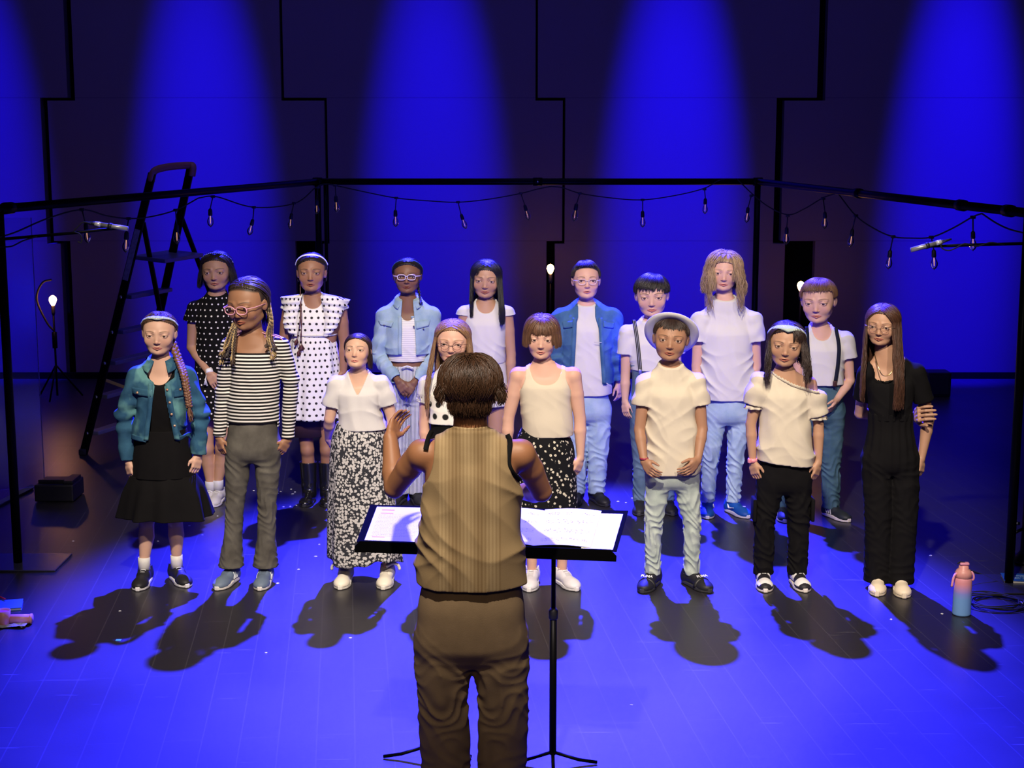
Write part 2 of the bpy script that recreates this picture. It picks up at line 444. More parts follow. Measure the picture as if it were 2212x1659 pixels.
bulb_prof = [(.0135, 0), (.0135, -.012), (.019, -.024), (.0265, -.042), (.0285, -.056), (.026, -.072), (.019, -.086), (.010, -.095), (.003, -.099), (.001, -.106)]
sock_prof = [(.004, .058), (.010, .054), (.0165, .045), (.0175, .02), (.0185, .012), (.0185, .004), (.0165, -.004), (.013, -.006)]
# (cable joint px, socket top px, bulb end px)
bulbs = [((182, 452), (190, 480), (197, 523)), ((282, 471), (278, 498), (273, 545)), ((383, 453), (385, 483), (386, 526)),
         ((463, 424), (457, 449), (458, 489)), ((551, 447), (549, 472), (536, 509)), ((637, 438), (632, 459), (626, 494)), ((688, 404), (686, 430), (686, 462)),
         ((726, 400), (727, 421), (729, 458)), ((857, 427), (855, 452), (856, 489)), ((990, 436), (996, 461), (1007, 493)), ((1125, 417), (1133, 441), (1142, 475)),
         ((1252, 417), (1245, 438), (1239, 477)), ((1387, 431), (1387, 454), (1387, 490)), ((1520, 408), (1522, 427), (1521, 461)), ((1621, 422), (1614, 446), (1610, 480)),
         ((1699, 465), (1697, 489), (1695, 527)), ((1775, 428), (1779, 456), (1779, 493)), ((1845, 465), (1838, 493), (1829, 531)), ((1925, 510), (1919, 538), (1911, 578)),
         ((2007, 511), (2012, 537), (2018, 582)), ((2096, 468), (2096, 497), (2100, 541))]
blab = ['behind the left boom microphone', 'against the left rail of the ladder', 'in front of the right rail of the ladder', 'next right of the ladder',
        'leaning left, second right of the ladder', 'next left of the left back post', 'in front of the left back post',
        'just right of the left back post', 'above the child in light denim jacket', 'above the girl with straight black hair', 'leaning right, left of the crossbar centre',
        'just right of the crossbar centre', 'above the boy with striped suspenders', 'above the wavy haired child', 'touching the right back post on its left',
        'lowest in the swag right of the right post', 'upper right in the swag right of the right post', 'topmost left in the deep right swag',
        'bottom of the deep right swag, above the girl in black', 'under the right boom microphone', 'behind the boom arm at the right edge']
plain('filament', (.9, .55, .3), .3, 0, emit=((1.0, .5, .25), .8))
proto = None
for i, (a, s, e) in enumerate(bulbs):
    A = fp(*a); S0 = fp(*s); E = fp(*e); d = E-S0; d[1] = 0; L = np.linalg.norm(d)
    Rm = rot_to(-d)
    k = L/.158
    r = empty('string_light_bulb', S0); tag(r, 'clear bulb in black socket '+blab[i], 'light bulb', 'string light bulbs on the pipe frame')
    V, F = lathe([(q*k, (z-.058)*k) for q, z in sock_prof], 14, R=Rm)
    V2, F2 = tube([A-S0, (A-S0)*.4+np.array([0, 0, .0]), Rm@np.array([0, 0, -.005])], .0042, 6)
    V3, F3 = box(A-S0, (.03, .014, .018), .004)
    V, F, _ = join([(V, F), (V2, F2), (V3, F3)]); mesh_obj('socket', V, F, 'black_plastic', r)
    V, F = lathe([(q*k, (z-.058)*k) for q, z in bulb_prof], 14, R=Rm); mesh_obj('glass_bulb', V, F, 'bulb_glass', r)
    pts = [(-.006, -.066), (-.009, -.095), (-.004, -.13), (.004, -.13), (.009, -.095), (.006, -.066)]
    V, F = tube([Rm@(np.array([x*k, 0, z*k])) for x, z in pts], .0016*k, 5); mesh_obj('filament', V, F, 'filament', r)

# ------------------------------------------------------------------ bare tungsten lamps standing near the wall
plain('lit_bulb', (1, .8, .5), .3, emit=((1.0, .42, .12), 40.0))
for i, (px, py, gy, dd, lab) in enumerate([(114, 648, 1030, 13.6, 'glowing bare bulb on a thin dark stand at far left'),
        (1189, 580, 1000, 14.2, 'glowing bare bulb on a thin stand at the wall behind the choir centre'), (1730, 617, 1000, 14.1, 'glowing bare bulb on a thin stand behind the fair haired boy at right')]):
    c = atdepth(px, py, dd)
    r = empty('bulb_stand', (c[0], dd, 0)); tag(r, lab, 'lamp', 'glowing bulb stands')
    V, F = lathe([(.012, -.05), (.024, -.028), (.034, 0), (.029, .022), (.015, .036), (.002, .041)], 18, c=(0, 0, c[2])); mesh_obj('bulb', V, F, 'lit_bulb', r)
    V, F = lathe([(.012, -.13), (.017, -.11), (.017, -.06), (.013, -.047)], 12, c=(0, 0, c[2])); mesh_obj('socket', V, F, 'black_plastic', r)
    V, F = tube([(0, 0, .03), (0, 0, c[2]-.1)], .009, 10); mesh_obj('pole', V, F, 'black_metal', r)
    if i == 0:
        V, F = tube([(0, 0, .45), (.0, 0, c[2]-.28)], .022, 10); mesh_obj('pole_sleeve', V, F, 'black_metal', r)
        V, F = tube(spline([(0, 0, 1.05), (-.08, -.02, 1.02), (-.13, -.03, .88), (-.06, -.01, .68), (0, 0, .6)], 24), .009, 8); mesh_obj('cable_bundle', V, F, 'black_rubber', r)
    for k in range(3):
        a = 2*PI*k/3+.5; V, F = tube([(0, 0, .30), (.22*math.cos(a), .22*math.sin(a), .012)], .008, 8); mesh_obj('leg', V, F, 'black_metal', r)
    l = bpy.data.lights.new('bulb_glow', 'POINT'); l.energy = 1.6; l.color = (1, .40, .12); l.shadow_soft_size = .03
    lo = bpy.data.objects.new('bulb_glow', l); COL.objects.link(lo); lo.parent = r; lo.location = (0, -.06, c[2])

# ------------------------------------------------------------------ step ladder
lad = empty('step_ladder', tuple(ground(300, 950))); tag(lad, 'tall black aluminium step ladder with brown top handle standing at left behind the girls', 'ladder')
def L_(p): return np.asarray(p)-np.array(lad.location)
zt = 2.08
f1b, f2b = ground(180, 982), ground(288, 946); r1b, r2b = ground(398, 944), ground(560, 912)
f1t, f2t = atdepth(329, 374, 11.55), atdepth(411, 366, 11.9)
h1, h2 = atdepth(309, 480, 11.53), atdepth(392, 470, 11.9)
def rail(name, a, b, w1=.055, w2=.022):
    a, b = L_(a), L_(b); d = b-a; L = np.linalg.norm(d); R = rot_to(d)
    # width along the depth of ladder
    side = L_(f2b)-L_(f1b); side /= np.linalg.norm(side); dd = d/L; u = side-dd*np.dot(side, dd); u /= np.linalg.norm(u); v = np.cross(dd, u); R = np.stack([u, v, dd], 1)
    V, F = box((a+b)/2, (w2, w1, L), .004, R=R); return mesh_obj(name, V, F, 'black_metal', lad, smooth=False)
ra = rail('front_rail', f1b, f1t, .06); rb = rail('front_rail', f2b, f2t, .06)
# worn paint strip on the near rail
d = f1t-f1b; u1 = f1b+d*.62; u2 = f1b+d*.80
side = (f2b-f1b)/np.linalg.norm(f2b-f1b); dd = d/np.linalg.norm(d); uu = side-dd*np.dot(side, dd); uu /= np.linalg.norm(uu); vv = np.cross(dd, uu)
plain('worn_aluminium', (.40, .38, .36), .6, .2, noise=.6, nscale=40)
V, F = box(L_((u1+u2)/2-uu*.0125), (.003, .045, np.linalg.norm(u2-u1)), .001, R=np.stack([uu, vv, dd], 1)); mesh_obj('worn_patch', V, F, 'worn_aluminium', ra, smooth=False)
rail('rear_leg', h1, r1b, .035, .02); rail('rear_leg', h2, r2b, .035, .02)
plain('brown_plastic', (.50, .19, .09), .5)
V, F = tube(spline([L_(f1t+[-.01, 0, -.06]), L_(f1t+[0, 0, -.01]), L_(f1t+[.03, .02, .025]), L_((f1t+f2t)/2+[0, 0, .035]), L_(f2t+[-.01, 0, .03]), L_(f2t+[.02, 0, .02]), L_(f2t+[.01, 0, -.05])], 30), .027, 12)
mesh_obj('top_handle', V, F, 'brown_plastic', lad)
plain('step_metal', (.22, .22, .26), .45, .2)
for k in range(1, 7):
    t = [0, .075, .205, .325, .435, .56, .69][k]
    a = f1b+(f1t-f1b)*t; b2 = f2b+(f2t-f2b)*t
    if k == 6:
        e = (h1+(r1b-h1)*.20)*.5+(h2+(r2b-h2)*.20)*.5; hor = e-(a+b2)/2; hor[2] = 0; wdt = .30; hor = hor/np.linalg.norm(hor); c = (a+b2)/2+hor*.14
    else: wdt = .085; hor = np.array([1.0, .3, 0]); hor /= np.linalg.norm(hor); c = (a+b2)/2+hor*.03
    s_ = b2-a; ln = np.linalg.norm(s_); s_ = s_/ln; n_ = np.cross(hor, s_); n_ /= np.linalg.norm(n_); h3 = np.cross(s_, n_)
    V, F = box(L_(c), (ln-.02, wdt, .03), .006, R=np.stack([s_, h3, n_], 1)); mesh_obj('platform' if k == 6 else 'step', V, F, 'step_metal', lad, smooth=False)
    if k < 6:
        V, F = tube([L_(a-uu*.012), L_(a-uu*.022)], .012, 10); mesh_obj('rivet', V, F, 'steel', lad)
plain('yellow_strap', (.55, .42, .03), .6)
a = f1b+(f1t-f1b)*.27; b2 = r1b+(h1-r1b)*.18
P = spline([L_(a), L_((a+b2)/2+[0, 0, -.02]), L_(b2)], 10); V = np.vstack([P+[0, 0, .012], P-[0, 0, .012], P+[0, .004, .012], P+[0, .004, -.012]]); n = 10
F = [(i, i+1, n+i+1, n+i) for i in range(n-1)]+[(2*n+i, 3*n+i, 3*n+i+1, 2*n+i+1) for i in range(n-1)]
mesh_obj('spreader_strap', V, F, 'yellow_strap', lad)
for q in (f1b, f2b, r1b, r2b):
    V, F = box(L_(q+[0, 0, .022]), (.05, .07, .044), .008); mesh_obj('foot_cap', V, F, 'black_rubber', lad)

# ------------------------------------------------------------------ pencil microphones on booms
plain('mic_body', (.30, .30, .31), .4, .5); plain('mic_light', (.75, .75, .75), .35, .4)
def mic(px0, px1, pxc, y, lab):
    a = atdepth(px0[0], px0[1], y); b2 = atdepth(px1[0], px1[1], y+.02); r = empty('pencil_microphone', a); tag(r, lab, 'microphone', 'boom microphones')
    d = b2-a; n = d/np.linalg.norm(d); L = np.linalg.norm(d)
    V, F = tube([(0, 0, 0), d*.72], .0125, 14); mesh_obj('microphone_body', V, F, 'mic_body', r)
    V, F = tube([d*.72, d*.88], .0128, 14); mesh_obj('collar', V, F, 'mic_light', r)
    V, F = tube([d*.88, d*.94, d*1.08, d*1.18], [.011, .009, .006, .004], 10); mesh_obj('cable_plug', V, F, 'black_plastic', r)
    V, F = tube([d*.42, d*.52], .0155, 14); mesh_obj('clip', V, F, 'black_plastic', r)
    return a, b2
yl, yr = 7.9, 7.75
mic((276, 494), (196, 482), None, yl, 'slim pale pencil microphone on the boom arm at left, below the crossbar')
mic((1968, 540), (2042, 520), None, yr, 'slim pale pencil microphone on the boom arm at right, below the crossbar')
def boom(pts, y, lab, base, bx):
    P = [atdepth(q[0], q[1], y+.03) for q in pts]
    r = empty('microphone_stand', (bx, y+.1, 0)); tag(r, lab, 'microphone stand', 'boom microphone stands')
    o = np.array(r.location)
    V, F = tube([p-o for p in P], .008, 10); mesh_obj('boom_arm', V, F, 'black_metal', r)
    top_ = P[-1]-o
    V, F = tube([(0, 0, .05), (top_[0], 0, top_[2])], .011, 10); mesh_obj('pole', V, F, 'black_metal', r)
    V, F = tube([(top_[0], -.03, top_[2]), (top_[0], .03, top_[2])], .022, 12); mesh_obj('boom_clutch', V, F, 'black_plastic', r)
    V, F = lathe([(.15, 0), (.15, .012), (.13, .022), (.02, .03), (.015, .06)], 28); mesh_obj('round_base', V, F, 'black_metal', r)
    return r, P
r, P = boom([(262, 492), (150, 504), (0, 517), (-60, 522)], yl, 'black boom microphone stand at the left edge beside the plexiglass', None, -2.98)
cp = [atdepth(*q, yl) for q in [(196, 483), (180, 480), (168, 490), (160, 500), (172, 505), (177, 515), (175, 524), (168, 522)]]
V, F = tube(spline(cp, 24), .0035, 6); tag(mesh_obj('microphone_cable', V, F, 'black_rubber'), 'thin cable looping from the left pencil microphone', 'cable')
cp = [atdepth(*q, yl+.02) for q in [(80, 511), (50, 520), (25, 532), (0, 533), (-20, 530)]]
V, F = tube(spline(cp, 24), .004, 6); mesh_obj('hanging_cable', V-np.array(r.location), F, 'black_rubber', r)
r, P = boom([(2000, 532), (2100, 529), (2212, 526), (2250, 525)], yr, 'black boom microphone stand at the right edge near the book', None, 2.98)
cp = [atdepth(*q, yr) for q in [(2045, 519), (2033, 528), (2036, 537), (2050, 541), (2066, 535), (2085, 526), (2110, 532), (2140, 524), (2170, 529)]]
V, F = tube(spline(cp, 30), .0035, 6); tag(mesh_obj('microphone_cable', V, F, 'black_rubber'), 'thin cable wound from the right pencil microphone along its boom', 'cable')

# ------------------------------------------------------------------ plexiglass screen at left
A = ground(97, 1062); yA = A[1]
tp = atdepth(67, 470, yA)
px_ = empty('plexiglass_screen', (A[0], yA, 0)); tag(px_, 'tall clear plexiglass screen behind the left front post', 'screen')
W_ = .95; V, F = box((-W_/2, 0.0, tp[2]/2+.02), (W_, .006, tp[2]-.04), .0, R=None)
ang = math.radians(25); R = np.array([[math.cos(ang), -math.sin(ang), 0], [math.sin(ang), math.cos(ang), 0], [0, 0, 1]])
V = V @ R.T; mesh_obj('clear_sheet', V, F, 'plexiglass', px_, smooth=False)
V, F = box((0, 0, tp[2]/2+.02), (.004, .008, tp[2]-.04)); plain('cut_edge', (.35, .3, .45), .3, spec=.8); mesh_obj('cut_edge', V, F, 'cut_edge', px_, smooth=False)
a_, b_ = ground(70, 1056), ground(-40, 1112)
plain('white_strip', (.45, .45, .5), .5)
V, F = tube([a_+[0, 0, .015], b_+[0, 0, .015]], .018, 4); tag(mesh_obj('light_batten', V, F, 'white_strip', smooth=False), 'pale batten lying on the floor below the plexiglass screen', 'batten')
# black equipment case
c = ground(118, 1085); r = empty('equipment_case', c); tag(r, 'low black equipment case on the floor left of the ladder', 'case')
V, F = box((.0, .12, .06), (.25, .26, .11), .01); mesh_obj('body', V, F, 'black_plastic', r, smooth=False)
V, F = box((-.03, .06, .125), (.17, .02, .02), .004); mesh_obj('handle', V, F, 'black_plastic', r, smooth=False)
V, F = box((.085, .12, .125), (.06, .2, .02), .004); mesh_obj('lid', V, F, 'black_plastic', r, smooth=False)
# floor monitor speakers far back right
c = ground(2028, 858); r = empty('floor_speaker', c); tag(r, 'black loudspeaker box on the floor by the back wall at right', 'speaker')
V, F = box((0, .1, .11), (.21, .2, .22), .012); mesh_obj('cabinet', V, F, 'black_plastic', r, smooth=False)
V, F = box((0.0, .0, .11), (.17, .012, .17), .004); mesh_obj('grille', V, F, 'black_rubber', r, smooth=False)

# ------------------------------------------------------------------ small things on the floor
def book(name, c, sx, sy, h, rz, cover, lab, extra=None):
    r = empty(name, c, rz); tag(r, lab, 'book')
    V, F = box((0, 0, h/2), (sx-.006, sy-.006, h-.003), .001); mesh_obj('pages', V, F, 'paper_edge', r, smooth=False)
    V, F = box((0, 0, h), (sx, sy, .003), .001); mesh_obj('cover', V, F, cover, r, smooth=False)
    V, F = box((0, 0, .0015), (sx, sy, .003), .001); mesh_obj('back_cover', V, F, cover, r, smooth=False)
    return r
plain('paper_edge', (.7, .68, .6), .8); plain('notebook_blue', S(70, 130, 235), .5)
c = ground(4, 1312); r = book('notebook', c, .20, .15, .014, 0.25, 'notebook_blue', 'blue notebook lying on the floor at the left edge')
plain('red_plastic', (.6, .03, .03), .4)
p0 = ground(-4, 1290, .018); p1 = ground(12, 1297, .018)
V, F = tube([p0+[0, 0, .006], p1+[0, 0, .006]], [.005, .004], 8); tag(mesh_obj('pen', V, F, 'red_plastic'), 'dark red pen lying on the blue notebook', 'pen')
plain('pink_plastic', (.85, .36, .27), .45); plain('pink_deep', (.8, .12, .28), .4)
c = ground(8, 1350); r = empty('pink_cup', c); tag(r, 'upright salmon pink cup on the floor at the left edge', 'cup')
V, F = lathe([(.028, .0), (.031, .004), (.036, .075), (.034, .075), (.029, .01), (.0, .008)], 24, close=False); mesh_obj('cup_body', V, F, 'pink_plastic', r)
V, F = lathe([(.0001, .066), (.0337, .066)], 24, close=False); mesh_obj('drink', V, F, 'pink_deep', r)
c = ground(47, 1348); V, F = tube([(-.05, 0, .025), (.05, .0, .025)], .0245, 20)
V2, F2 = tube([(.042, 0, .025), (.052, 0, .025)], .0265, 20); r = empty('pink_flask', c, .05); tag(r, 'salmon pink bottle lying on its side beside the upright cup', 'bottle')
mesh_obj('flask_body', V, F, 'pink_plastic', r); mesh_obj('cap', V2, F2, 'pink_plastic', r)
plain('crumpled', (.55, .52, .5), .6, noise=.5, nscale=60)
rr = random.Random(3)
def crumple(n, s): 
    V = []; F = []
    for j in range(n+1):
        for i in range(n+1): V.append(((i/n-.5)*s[0]+rr.uniform(-.004, .004), (j/n-.5)*s[1]+rr.uniform(-.004, .004), rr.uniform(.003, s[2])))
    for j in range(n):
        for i in range(n): a = j*(n+1)+i; F.append((a, a+1, a+n+2, a+n+1))
    return np.array(V), F
c = ground(28, 1355); V, F = crumple(6, (.13, .05, .018)); o = mesh_obj('snack_wrapper', V+c, F, 'crumpled', smooth=False); tag(o, 'crumpled pale wrapper lying in front of the pink cup', 'wrapper')
plain('cyan_card', (.1, .55, .7), .5)
c = ground(256, 1383); V, F = box(c+[0, 0, .0012], (.024, .018, .002), R=None); tag(mesh_obj('paper_tag', V, F, 'cyan_card', smooth=False), 'tiny cyan paper tag on the floor inside a dark shadow at left', 'tag')

# gradient water bottle
def bottle():
    m, nt, b = new_mat('bottle_gradient'); N = NB(nt); tc = N.n('ShaderNodeTexCoord'); s = N.sep(tc.outputs['Object'])
    c1 = N.mix(N.ramp(s[2], .085, .125), S(125, 175, 240), S(155, 150, 238)); c2 = N.mix(N.ramp(s[2], .115, .165), c1, S(240, 160, 170)); N.l(c2, b.inputs['Base Color']); b.inputs['Roughness'].default_value = .5
    c = ground(2083, 1334); r = empty('water_bottle', c+[0, .05, 0]); tag(r, 'tall water bottle fading from blue to pink, standing beside the coiled cable', 'bottle')
    V, F = lathe([(.040, 0), (.0455, .004), (.0455, .01), (.0445, .10), (.0435, .17), (.041, .185), (.036, .195)], 32); mesh_obj('bottle_body', V, F, 'bottle_gradient', r)
    V, F = lathe([(.037, .19), (.041, .193), (.041, .215), (.034, .228), (.024, .236), (.024, .25), (.014, .256)], 28); plain('pink_lid', (.85, .38, .34), .4); mesh_obj('lid', V, F, 'pink_lid', r)
    V, F = tube(spline([(-.036, -.01, .215), (-.05, -.02, .205), (-.058, -.025, .18), (-.062, -.025, .15)], 12), .006, 8); plain('pink_strap', (.85, .35, .5), .5); mesh_obj('carry_loop', V, F, 'pink_strap', r)
    V, F = tube(spline([(.036, -.005, .222), (.045, -.012, .21), (.048, -.014, .19), (.043, -.012, .178)], 10), .0055, 8); mesh_obj('carry_loop', V, F, 'pink_strap', r)
    V, F = box((0, -.008, .262), (.045, .026, .014), .005); mesh_obj('spout_flap', V, F, 'pink_strap', r)
    V, F = tube(spline([(-.035, -.01, .262), (-.02, -.01, .272), (.0, -.01, .268), (.022, -.01, .262)], 10), .003, 6); mesh_obj('cord', V, F, 'black_rubber', r)
bottle()
# coiled cable
P = []
g = random.Random(5)
cc = ground(2158, 1312); 
for k in range(0, 5*24):
    a = 2*PI*k/24; R0 = .115+.022*math.sin(k*.31)+.006*(k//24); P.append((cc[0]+R0*math.cos(a)*1.05+.012*math.sin(k*.11), cc[1]+.05+R0*.95*math.sin(a), .006+.0045*(k/24)+.002*math.sin(k)))
P = [(cc[0]+.25, cc[1]+.12, .008), (cc[0]+.17, cc[1]+.02, .01)]+P+[(cc[0]+.02, cc[1]+.2, .012), (cc[0]-.06, cc[1]+.26, .008), (cc[0]-.02, cc[1]+.36, .008), (cc[0]+.12, cc[1]+.42, .008)]
V, F = tube(spline(P, 420), .0042, 6); o = mesh_obj('coiled_cable', V, F, 'black_rubber'); tag(o, 'loosely coiled black cable on the floor beside the water bottle', 'cable')
for dx in (0, .018):
    V, F = tube([(cc[0]+.105+dx, cc[1]-.0, .03), (cc[0]+.108+dx, cc[1]-.035, .03)], .0055, 8); mesh_obj('metal_plug', V, F, 'steel', o)
P = [ground(*q, .006) for q in [(2085, 1228), (2120, 1240), (2150, 1255), (2180, 1268), (2230, 1275)]]
V, F = tube(spline(P, 30), .005, 6); tag(mesh_obj('floor_cable', V, F, 'black_rubber'), 'black cable running over the floor behind the water bottle to the right edge', 'cable')
def bookcover():
    m, nt, b = new_mat('blue_cover'); N = NB(nt); tc = N.n('ShaderNodeTexCoord'); s = N.sep(tc.outputs['Object'])
    inx = N.math('MULTIPLY', N.math('LESS_THAN', N.math('ABSOLUTE', s[0]), .07), N.math('LESS_THAN', N.math('ABSOLUTE', s[1]), .035))
    n = N.ramp(N.noise(tc.outputs['Object'], 45, 2), .46, .52)
    c = N.mix(N.math('MULTIPLY', inx, n), S(40, 95, 190), S(150, 185, 235)); N.l(c, b.inputs['Base Color']); b.inputs['Roughness'].default_value = .4
bookcover()
c = ground(2205, 1262); book('paperback_book', c+[.02, .05, 0], .20, .14, .022, -.15, 'blue_cover', 'blue paperback book lying on the floor at the right edge behind the coiled cable')
r = empty('tripod_foot', tuple(ground(2203, 1215)+[.05, .03, 0])); tag(r, 'dark stand foot with clamps and knob at the right edge behind the book', 'stand')
V, F = lathe([(.11, 0), (.11, .015), (.06, .03), (.04, .06), (.036, .42)], 24); mesh_obj('column', V, F, 'black_metal', r)
V, F = tube([(-.10, -.02, .16), (-.03, -.01, .19)], .009, 8); mesh_obj('lever', V, F, 'black_plastic', r)
V, F = lathe([(.0, -.012), (.018, -.010), (.018, .010), (0, .012)], 14, c=(-.11, -.02, .15), close=False); mesh_obj('knob', V, F, 'black_plastic', r)
V, F = tube([(-.085, -.02, .22), (-.06, -.02, .22)], .010, 8); mesh_obj('connector', V, F, 'steel', r)
# white scraps scattered on the floor
plain('paper_scrap', (.75, .75, .85), .6)
scr = [(629, 1057), (637, 1063), (600, 1066), (606, 1062), (548, 1060), (561, 1065), (612, 1095), (627, 1094), (640, 1092), (591, 1095), (632, 1067), (690, 1176), (645, 1230), (888, 1192), (894, 1189),
       (341, 1169), (437, 1156), (158, 1169), (123, 1201), (600, 1260), (682, 1202), (1335, 1083), (1352, 1086), (1366, 1076), (757, 1378), (259, 1320), (1925, 1338), (2035, 1326), (470, 1115), (409, 1136),
       (1312, 1185), (1364, 1523), (2010, 1200), (1096, 1500), (830, 1190), (1240, 1098), (575, 1410)]
for i, (px, py) in enumerate(scr):
    c = ground(px, py); s = rr.uniform(.006, .0105); V, F = lathe([(0.0001, .0028), (s*.7, .0026), (s, .0005)], 6, close=False)
    V = V*[1, rr.uniform(.6, 1), 1]
    if i == 0: base_me = None
    o = mesh_obj('paper_scrap', V, F, 'paper_scrap', loc=c, smooth=False); tag(o, 'tiny white paper scrap lying on the blue lit floor', 'paper scrap', 'white scraps scattered on the floor')
# ================================================================== implicit surfaces (signed distance fields on a grid)
DENS = 1.0; VS = 1.0   # grid coarseness factor
def axis_coords(lo, hi, step, fine):
    """1-D coordinates with smaller steps inside the given (a, b, step) intervals"""
    x = [lo]
    while x[-1] < hi:
        s = step
        for a, b, st in fine:
            if a-step*.5 < x[-1] < b: s = min(s, st)
        x.append(x[-1]+s*VS)
    return np.array(x, dtype=np.float32)
class Field:
    def __init__(s, lo, hi, step=.005, fine=((), (), ())):
        s.ax = [axis_coords(lo[i], hi[i], step, fine[i]) for i in range(3)]
        s.D = np.full([len(a) for a in s.ax], .3, dtype=np.float32)
    def region(s, lo, hi, pad):
        sl = []
        for i in range(3):
            a = np.searchsorted(s.ax[i], lo[i]-pad); b = np.searchsorted(s.ax[i], hi[i]+pad)
            sl.append(slice(a, max(b, a)))
        X = s.ax[0][sl[0]][:, None, None]; Y = s.ax[1][sl[1]][None, :, None]; Z = s.ax[2][sl[2]][None, None, :]
        return tuple(sl), X, Y, Z
    def op(s, fn, lo, hi, k=.01, mode='u'):
        lo = np.asarray(lo); hi = np.asarray(hi)
        sl, X, Y, Z = s.region(lo, hi, k+.02)
        A = s.D[sl]
        if A.size == 0: return
        d = np.asarray(fn(X, Y, Z), dtype=np.float32)
        if mode == 'u':
            if k > 0:
                h = np.maximum(k-np.abs(A-d), 0)/k; s.D[sl] = np.minimum(A, d)-h*h*k*.25
            else: s.D[sl] = np.minimum(A, d)
        elif mode == 's':
            d = -d
            if k > 0:
                h = np.maximum(k-np.abs(A-d), 0)/k; s.D[sl] = np.maximum(A, d)+h*h*k*.25
            else: s.D[sl] = np.maximum(A, d)
        elif mode == 'add': s.D[sl] = A+d
    def ell(s, c, r, k=.01, R=None, mode='u'):
        c = np.asarray(c, float); r = np.asarray(r, float)*np.ones(3); m = r.max()
        def f(X, Y, Z):
            x, y, z = X-c[0], Y-c[1], Z-c[2]
            if R is not None: x, y, z = (x*R[0, j]+y*R[1, j]+z*R[2, j] for j in range(3))
            k0 = np.sqrt((x/r[0])**2+(y/r[1])**2+(z/r[2])**2)+1e-9
            k1 = np.sqrt((x/r[0]**2)**2+(y/r[1]**2)**2+(z/r[2]**2)**2)+1e-9
            return k0*(k0-1)/k1
        ext = m if R is not None else r
        s.op(f, c-ext, c+ext, k, mode)
    def cap(s, a, b, ra, rb, k=.01, mode='u', flat=None, fdir=None):
        """tapered capsule; flat<1 squashes it along fdir"""
        a = np.asarray(a, float); b = np.asarray(b, float); ab = b-a; L2 = float(np.dot(ab, ab))+1e-12; m = max(ra, rb)
        def f(X, Y, Z):
            x, y, z = X-a[0], Y-a[1], Z-a[2]
            t = np.clip((x*ab[0]+y*ab[1]+z*ab[2])/L2, 0, 1)
            x, y, z = x-t*ab[0], y-t*ab[1], z-t*ab[2]
            if flat:
                q = x*fdir[0]+y*fdir[1]+z*fdir[2]
                d2 = x*x+y*y+z*z+q*q*(1/flat**2-1); return (np.sqrt(d2)-(ra+(rb-ra)*t))*min(1, (flat+1)/2)
            return np.sqrt(x*x+y*y+z*z)-(ra+(rb-ra)*t)
        s.op(f, np.minimum(a, b)-m, np.maximum(a, b)+m, k, mode)
    def chain(s, P, R, k=.01, mode='u', **kw):
        for i in range(len(P)-1): s.cap(P[i], P[i+1], R[i], R[i+1], k, mode, **kw)
    def loft(s, sec, k=.01, mode='u', extra=None, n=2.3):
        """sec rows: z, cx, cy, a, b; smooth stack of rounded ellipses"""
        sec = np.asarray(sec, float); o = np.argsort(sec[:, 0]); sec = sec[o]
        z0, z1 = sec[0, 0], sec[-1, 0]; m = sec[:, 3].max()+np.abs(sec[:, 1]).max(); my = sec[:, 4].max()+np.abs(sec[:, 2]).max()
        def f(X, Y, Z):
            z = Z.ravel(); q = smooth_interp(z, sec)
            cx, cy, a, b = (q[:, j][None, None, :] for j in range(4))
            e = (np.abs((X-cx)/a)**n+np.abs((Y-cy)/b)**n)**(1.0/n)
            d = (e-1)*np.minimum(a, b)*.95
            if extra is not None: d = d+extra(X, Y, Z)
            dz = np.maximum(z0-Z, Z-z1)
            return np.maximum(d, dz)
        s.op(f, (-m, -my, z0), (m, my, z1), k, mode)
    def full(s): return (slice(None),)*3, s.ax[0][:, None, None], s.ax[1][None, :, None], s.ax[2][None, None, :]
    def mesh(s): return surface_nets(s.D, s.ax)
def smooth_interp(z, sec):
    """cubic hermite with limited slopes"""
    x = sec[:, 0]; out = np.empty((len(z), sec.shape[1]-1))
    zc = np.clip(z, x[0], x[-1]); i = np.clip(np.searchsorted(x, zc)-1, 0, len(x)-2)
    h = x[i+1]-x[i]; t = (zc-x[i])/h
    for j in range(1, sec.shape[1]):
        y = sec[:, j]; dl = np.diff(y)/np.diff(x); m = np.zeros(len(x))
        m[1:-1] = np.where(dl[1:]*dl[:-1] > 0, 2*dl[1:]*dl[:-1]/(dl[1:]+dl[:-1]+1e-12), 0); m[0] = dl[0]; m[-1] = dl[-1]
        out[:, j-1] = ((2*t**3-3*t**2+1)*y[i]+(t**3-2*t**2+t)*h*m[i]+(-2*t**3+3*t**2)*y[i+1]+(t**3-t**2)*h*m[i+1])
    return out
